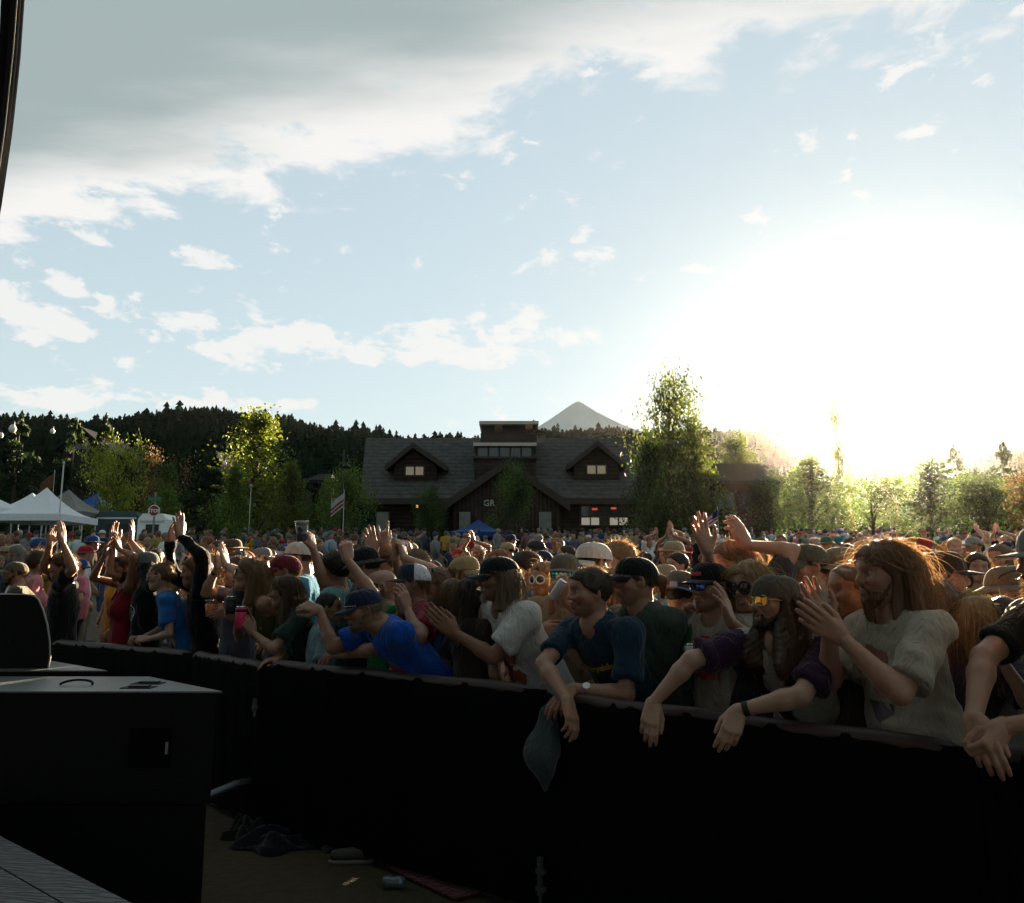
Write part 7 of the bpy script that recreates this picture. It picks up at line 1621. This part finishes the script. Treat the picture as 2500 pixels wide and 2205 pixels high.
NEARZ = ((140, 'the monitor speaker'), (260, 'the black tee clapper'), (420, 'the blue tee'), (560, 'the long black sleeves'), (700, 'the olive tank top'), (830, 'the raised dark cup'), (980, 'the bald head'), (1120, 'the trucker cap'), (1290, 'the grey-haired clapper'),
         (1420, 'the white-rimmed sunglasses'), (1580, 'the navy tee'), (1720, 'the rainbow print'), (1870, 'the raised arms'), (2040, 'the curly-haired leaner'), (2260, 'the tall clapper'), (2420, 'the blond hugger'), (9999, 'the flat-brimmed cap'))
FARZ = ((60, 'the cut-off white tent'), (240, 'the big white tent'), (360, 'the blue tent'), (520, 'the stop sign'), (740, 'the cottonwood'), (900, 'the lamp post'), (1090, "the lodge's left wing"), (1250, 'the dark blue tent'), (1400, 'the stone pier'), (1560, 'the lit shop window'), (1760, 'the tall poplar'), (1950, 'the low-roofed house'), (2250, 'the sun glow'), (9999, 'the right-hand trees'))
def zone(px_, tab): return next(t for x, t in tab if px_ < x)
taken = [(J['base'][0], J['base'][1]) for h, J in HERO] + [(h[0], h[1]) for h, J in HERO]
def free(x, y, r): return all((x - a) ** 2 + (y - b) ** 2 > r * r for a, b in taken)
count = 0
for d_, npr in ((6.6, 11), (7.3, 12), (8.1, 13), (9.0, 14), (10.0, 16), (11.2, 18), (12.6, 20), (14.4, 22), (16.5, 24)):
    for i in range(npr * 3):
        px_ = rg.uniform(-60, 2560); d = d_ + rg.uniform(-.4, .4)
        if d < db(px_) + 1.15: continue
        p = pt(px_, 1380, d)
        if not free(p[0], p[1], .5): continue
        cnt = sum(1 for q in taken if abs(q[1] - p[1]) < .4)
        taken.append((p[0], p[1])); count += 1
        row = 'right behind' if d < db(px_) + 3 else 'some rows behind' if d < db(px_) + 6 else 'far back behind'
        mid_person(p[0], p[1], float(zg(p[1])), float(rg.choice([190, 205, 180, 220, 245, 30])) + rg.normal() * 12, rg.uniform(.88, 1.10), row + ' ' + zone(px_, NEARZ))
        npr -= 1
        if npr <= 0: break
# people on the lawn up to the lodge
SPOT = [(25, 1318, 21, 'white', 'long'), (92, 1262, 30, 'pale blue', 'cap'), (1162, 1300, 40, 'white', 'cap'), (1215, 1300, 40, 'grey', 'cap'), (965, 1286, 42, 'white', 'short'), (838, 1275, 44, 'mustard', 'cap'), (800, 1272, 45, 'pale blue', 'cap'), (1315, 1300, 42, 'olive', 'short'), (1460, 1300, 42, 'royal blue', 'capglasses'),
        (1600, 1295, 44, 'cream', 'short'), (1385, 1305, 40, 'white', 'long'), (620, 1290, 36, 'maroon', 'short'), (515, 1290, 34, 'maroon', 'cap'), (680, 1300, 38, 'tan', 'bucket'), (255, 1285, 30, 'maroon', 'short'), (370, 1285, 30, 'black', 'long'), (1725, 1285, 38, 'white', 'short')]
far_n = 0
for px_, yy, d, sh_, key in SPOT:
    p = pt(px_, yy, d); taken.append((p[0], p[1])); far_n += 1
    far_person(p[0], p[1], float(zg(p[1])), 180 + rg.uniform(-60, 160), rg.uniform(.96, 1.06), 'standing before ' + zone(px_, FARZ), [key], {sh_: SHIRTS[sh_]})
while far_n < 126:
    d = 17 + 27 * rg.random() ** 1.1; px_ = rg.uniform(-30, 2530)
    if px_ < 450 and d > 33: continue
    p = pt(px_, 1300, d)
    if not free(p[0], p[1], .8): continue
    taken.append((p[0], p[1])); far_n += 1
    far_person(p[0], p[1], float(zg(p[1])), rg.uniform(0, 360), rg.uniform(.92, 1.08), ('on the lawn before ' if d > 34 else 'half way to ') + zone(px_, FARZ))
print('PEOPLE', len(HERO), count, far_n)
# everyone further in the throng, too many to tell apart
def doll(rg, c1, c2, c3, c4):
    mb = MB(); a = 0
    mb.tube([(0, -.09, 0), (0, -.085, .45), (0, -.05, .9)], [.05, .06, .085], 6); mb.tube([(0, .09, 0), (0, .085, .45), (0, .05, .9)], [.05, .06, .085], 6)
    n1 = mb.n; mb.tube([(0, 0, .82), (0, 0, 1.1), (0, 0, 1.33), (0, 0, 1.46)], [.15, .16, .19, .07], 8)
    for s_ in (-1, 1): mb.tube([(0, s_ * .2, 1.38), (-.02, s_ * .25, 1.1), (-.12, s_ * .2, .92)], [.06, .05, .035], 5)
    n2 = mb.n; mb.tube([(0, 0, 1.44), (-.01, 0, 1.52), (-.01, 0, 1.60), (-.01, 0, 1.66)], [.055, .075, .085, .07], 7)
    n3 = mb.n; mb.tube([(.015, 0, 1.58), (.01, 0, 1.66), (0, 0, 1.73), (0, 0, 1.76)], [.092, .10, .075, .02], 7)
    V, F, _ = mb.out(); T = np.zeros((len(V), 3))
    c1 = (np.array(c1) * .5 + .5 * np.mean(c1) * np.array([.85, 1.0, 1.1])) * .7; c4 = np.array(c4) * .5
    T[:n1] = c2; T[n1:n2] = c1; T[n2:n3] = c3; T[n3:] = c4
    return V, F, T
sv = []
shl = list(SHIRTS.values()); hl = list(HAIRS.values()) + list(CAPS.values())
for i in range(390):
    for t in range(20):
        d = 25 + 30 * rg.random() ** .8; px_ = rg.uniform(-100, 2600) if i < 290 else rg.uniform(2620, 3500); d = d if i < 290 else 6 + 30 * rg.random(); p = pt(px_, 1300, d)
        if px_ < 450 and d > 32: continue
        if free(p[0], p[1], .55): break
    taken.append((p[0], p[1]))
    V, F, T = doll(rg, shl[int(rg.integers(len(shl)))], PANTS[int(rg.integers(5))], SKINS[int(rg.integers(7))], hl[int(rg.integers(len(hl)))])
    a = rg.random() * 6.28; s_ = rg.uniform(.9, 1.06); c_, q_ = math.cos(a), math.sin(a)
    W = np.stack([p[0] + s_ * (V[:, 0] * c_ - V[:, 1] * q_), p[1] + s_ * (V[:, 0] * q_ + V[:, 1] * c_), float(zg(p[1])) + s_ * V[:, 2]], 1); sv.append((W, F, T))
V, F, T = join(sv)
m, N, L, P = new_mat('throng'); a = N.new('ShaderNodeAttribute'); a.attribute_name = 'tint'; L.new(a.outputs[0], P.inputs['Base Color']); P.inputs['Roughness'].default_value = .85
tag(mk('crowd', V, F, [m], tint=T), 'dense throng of people filling the lawn behind', 'crowd', kind='stuff')
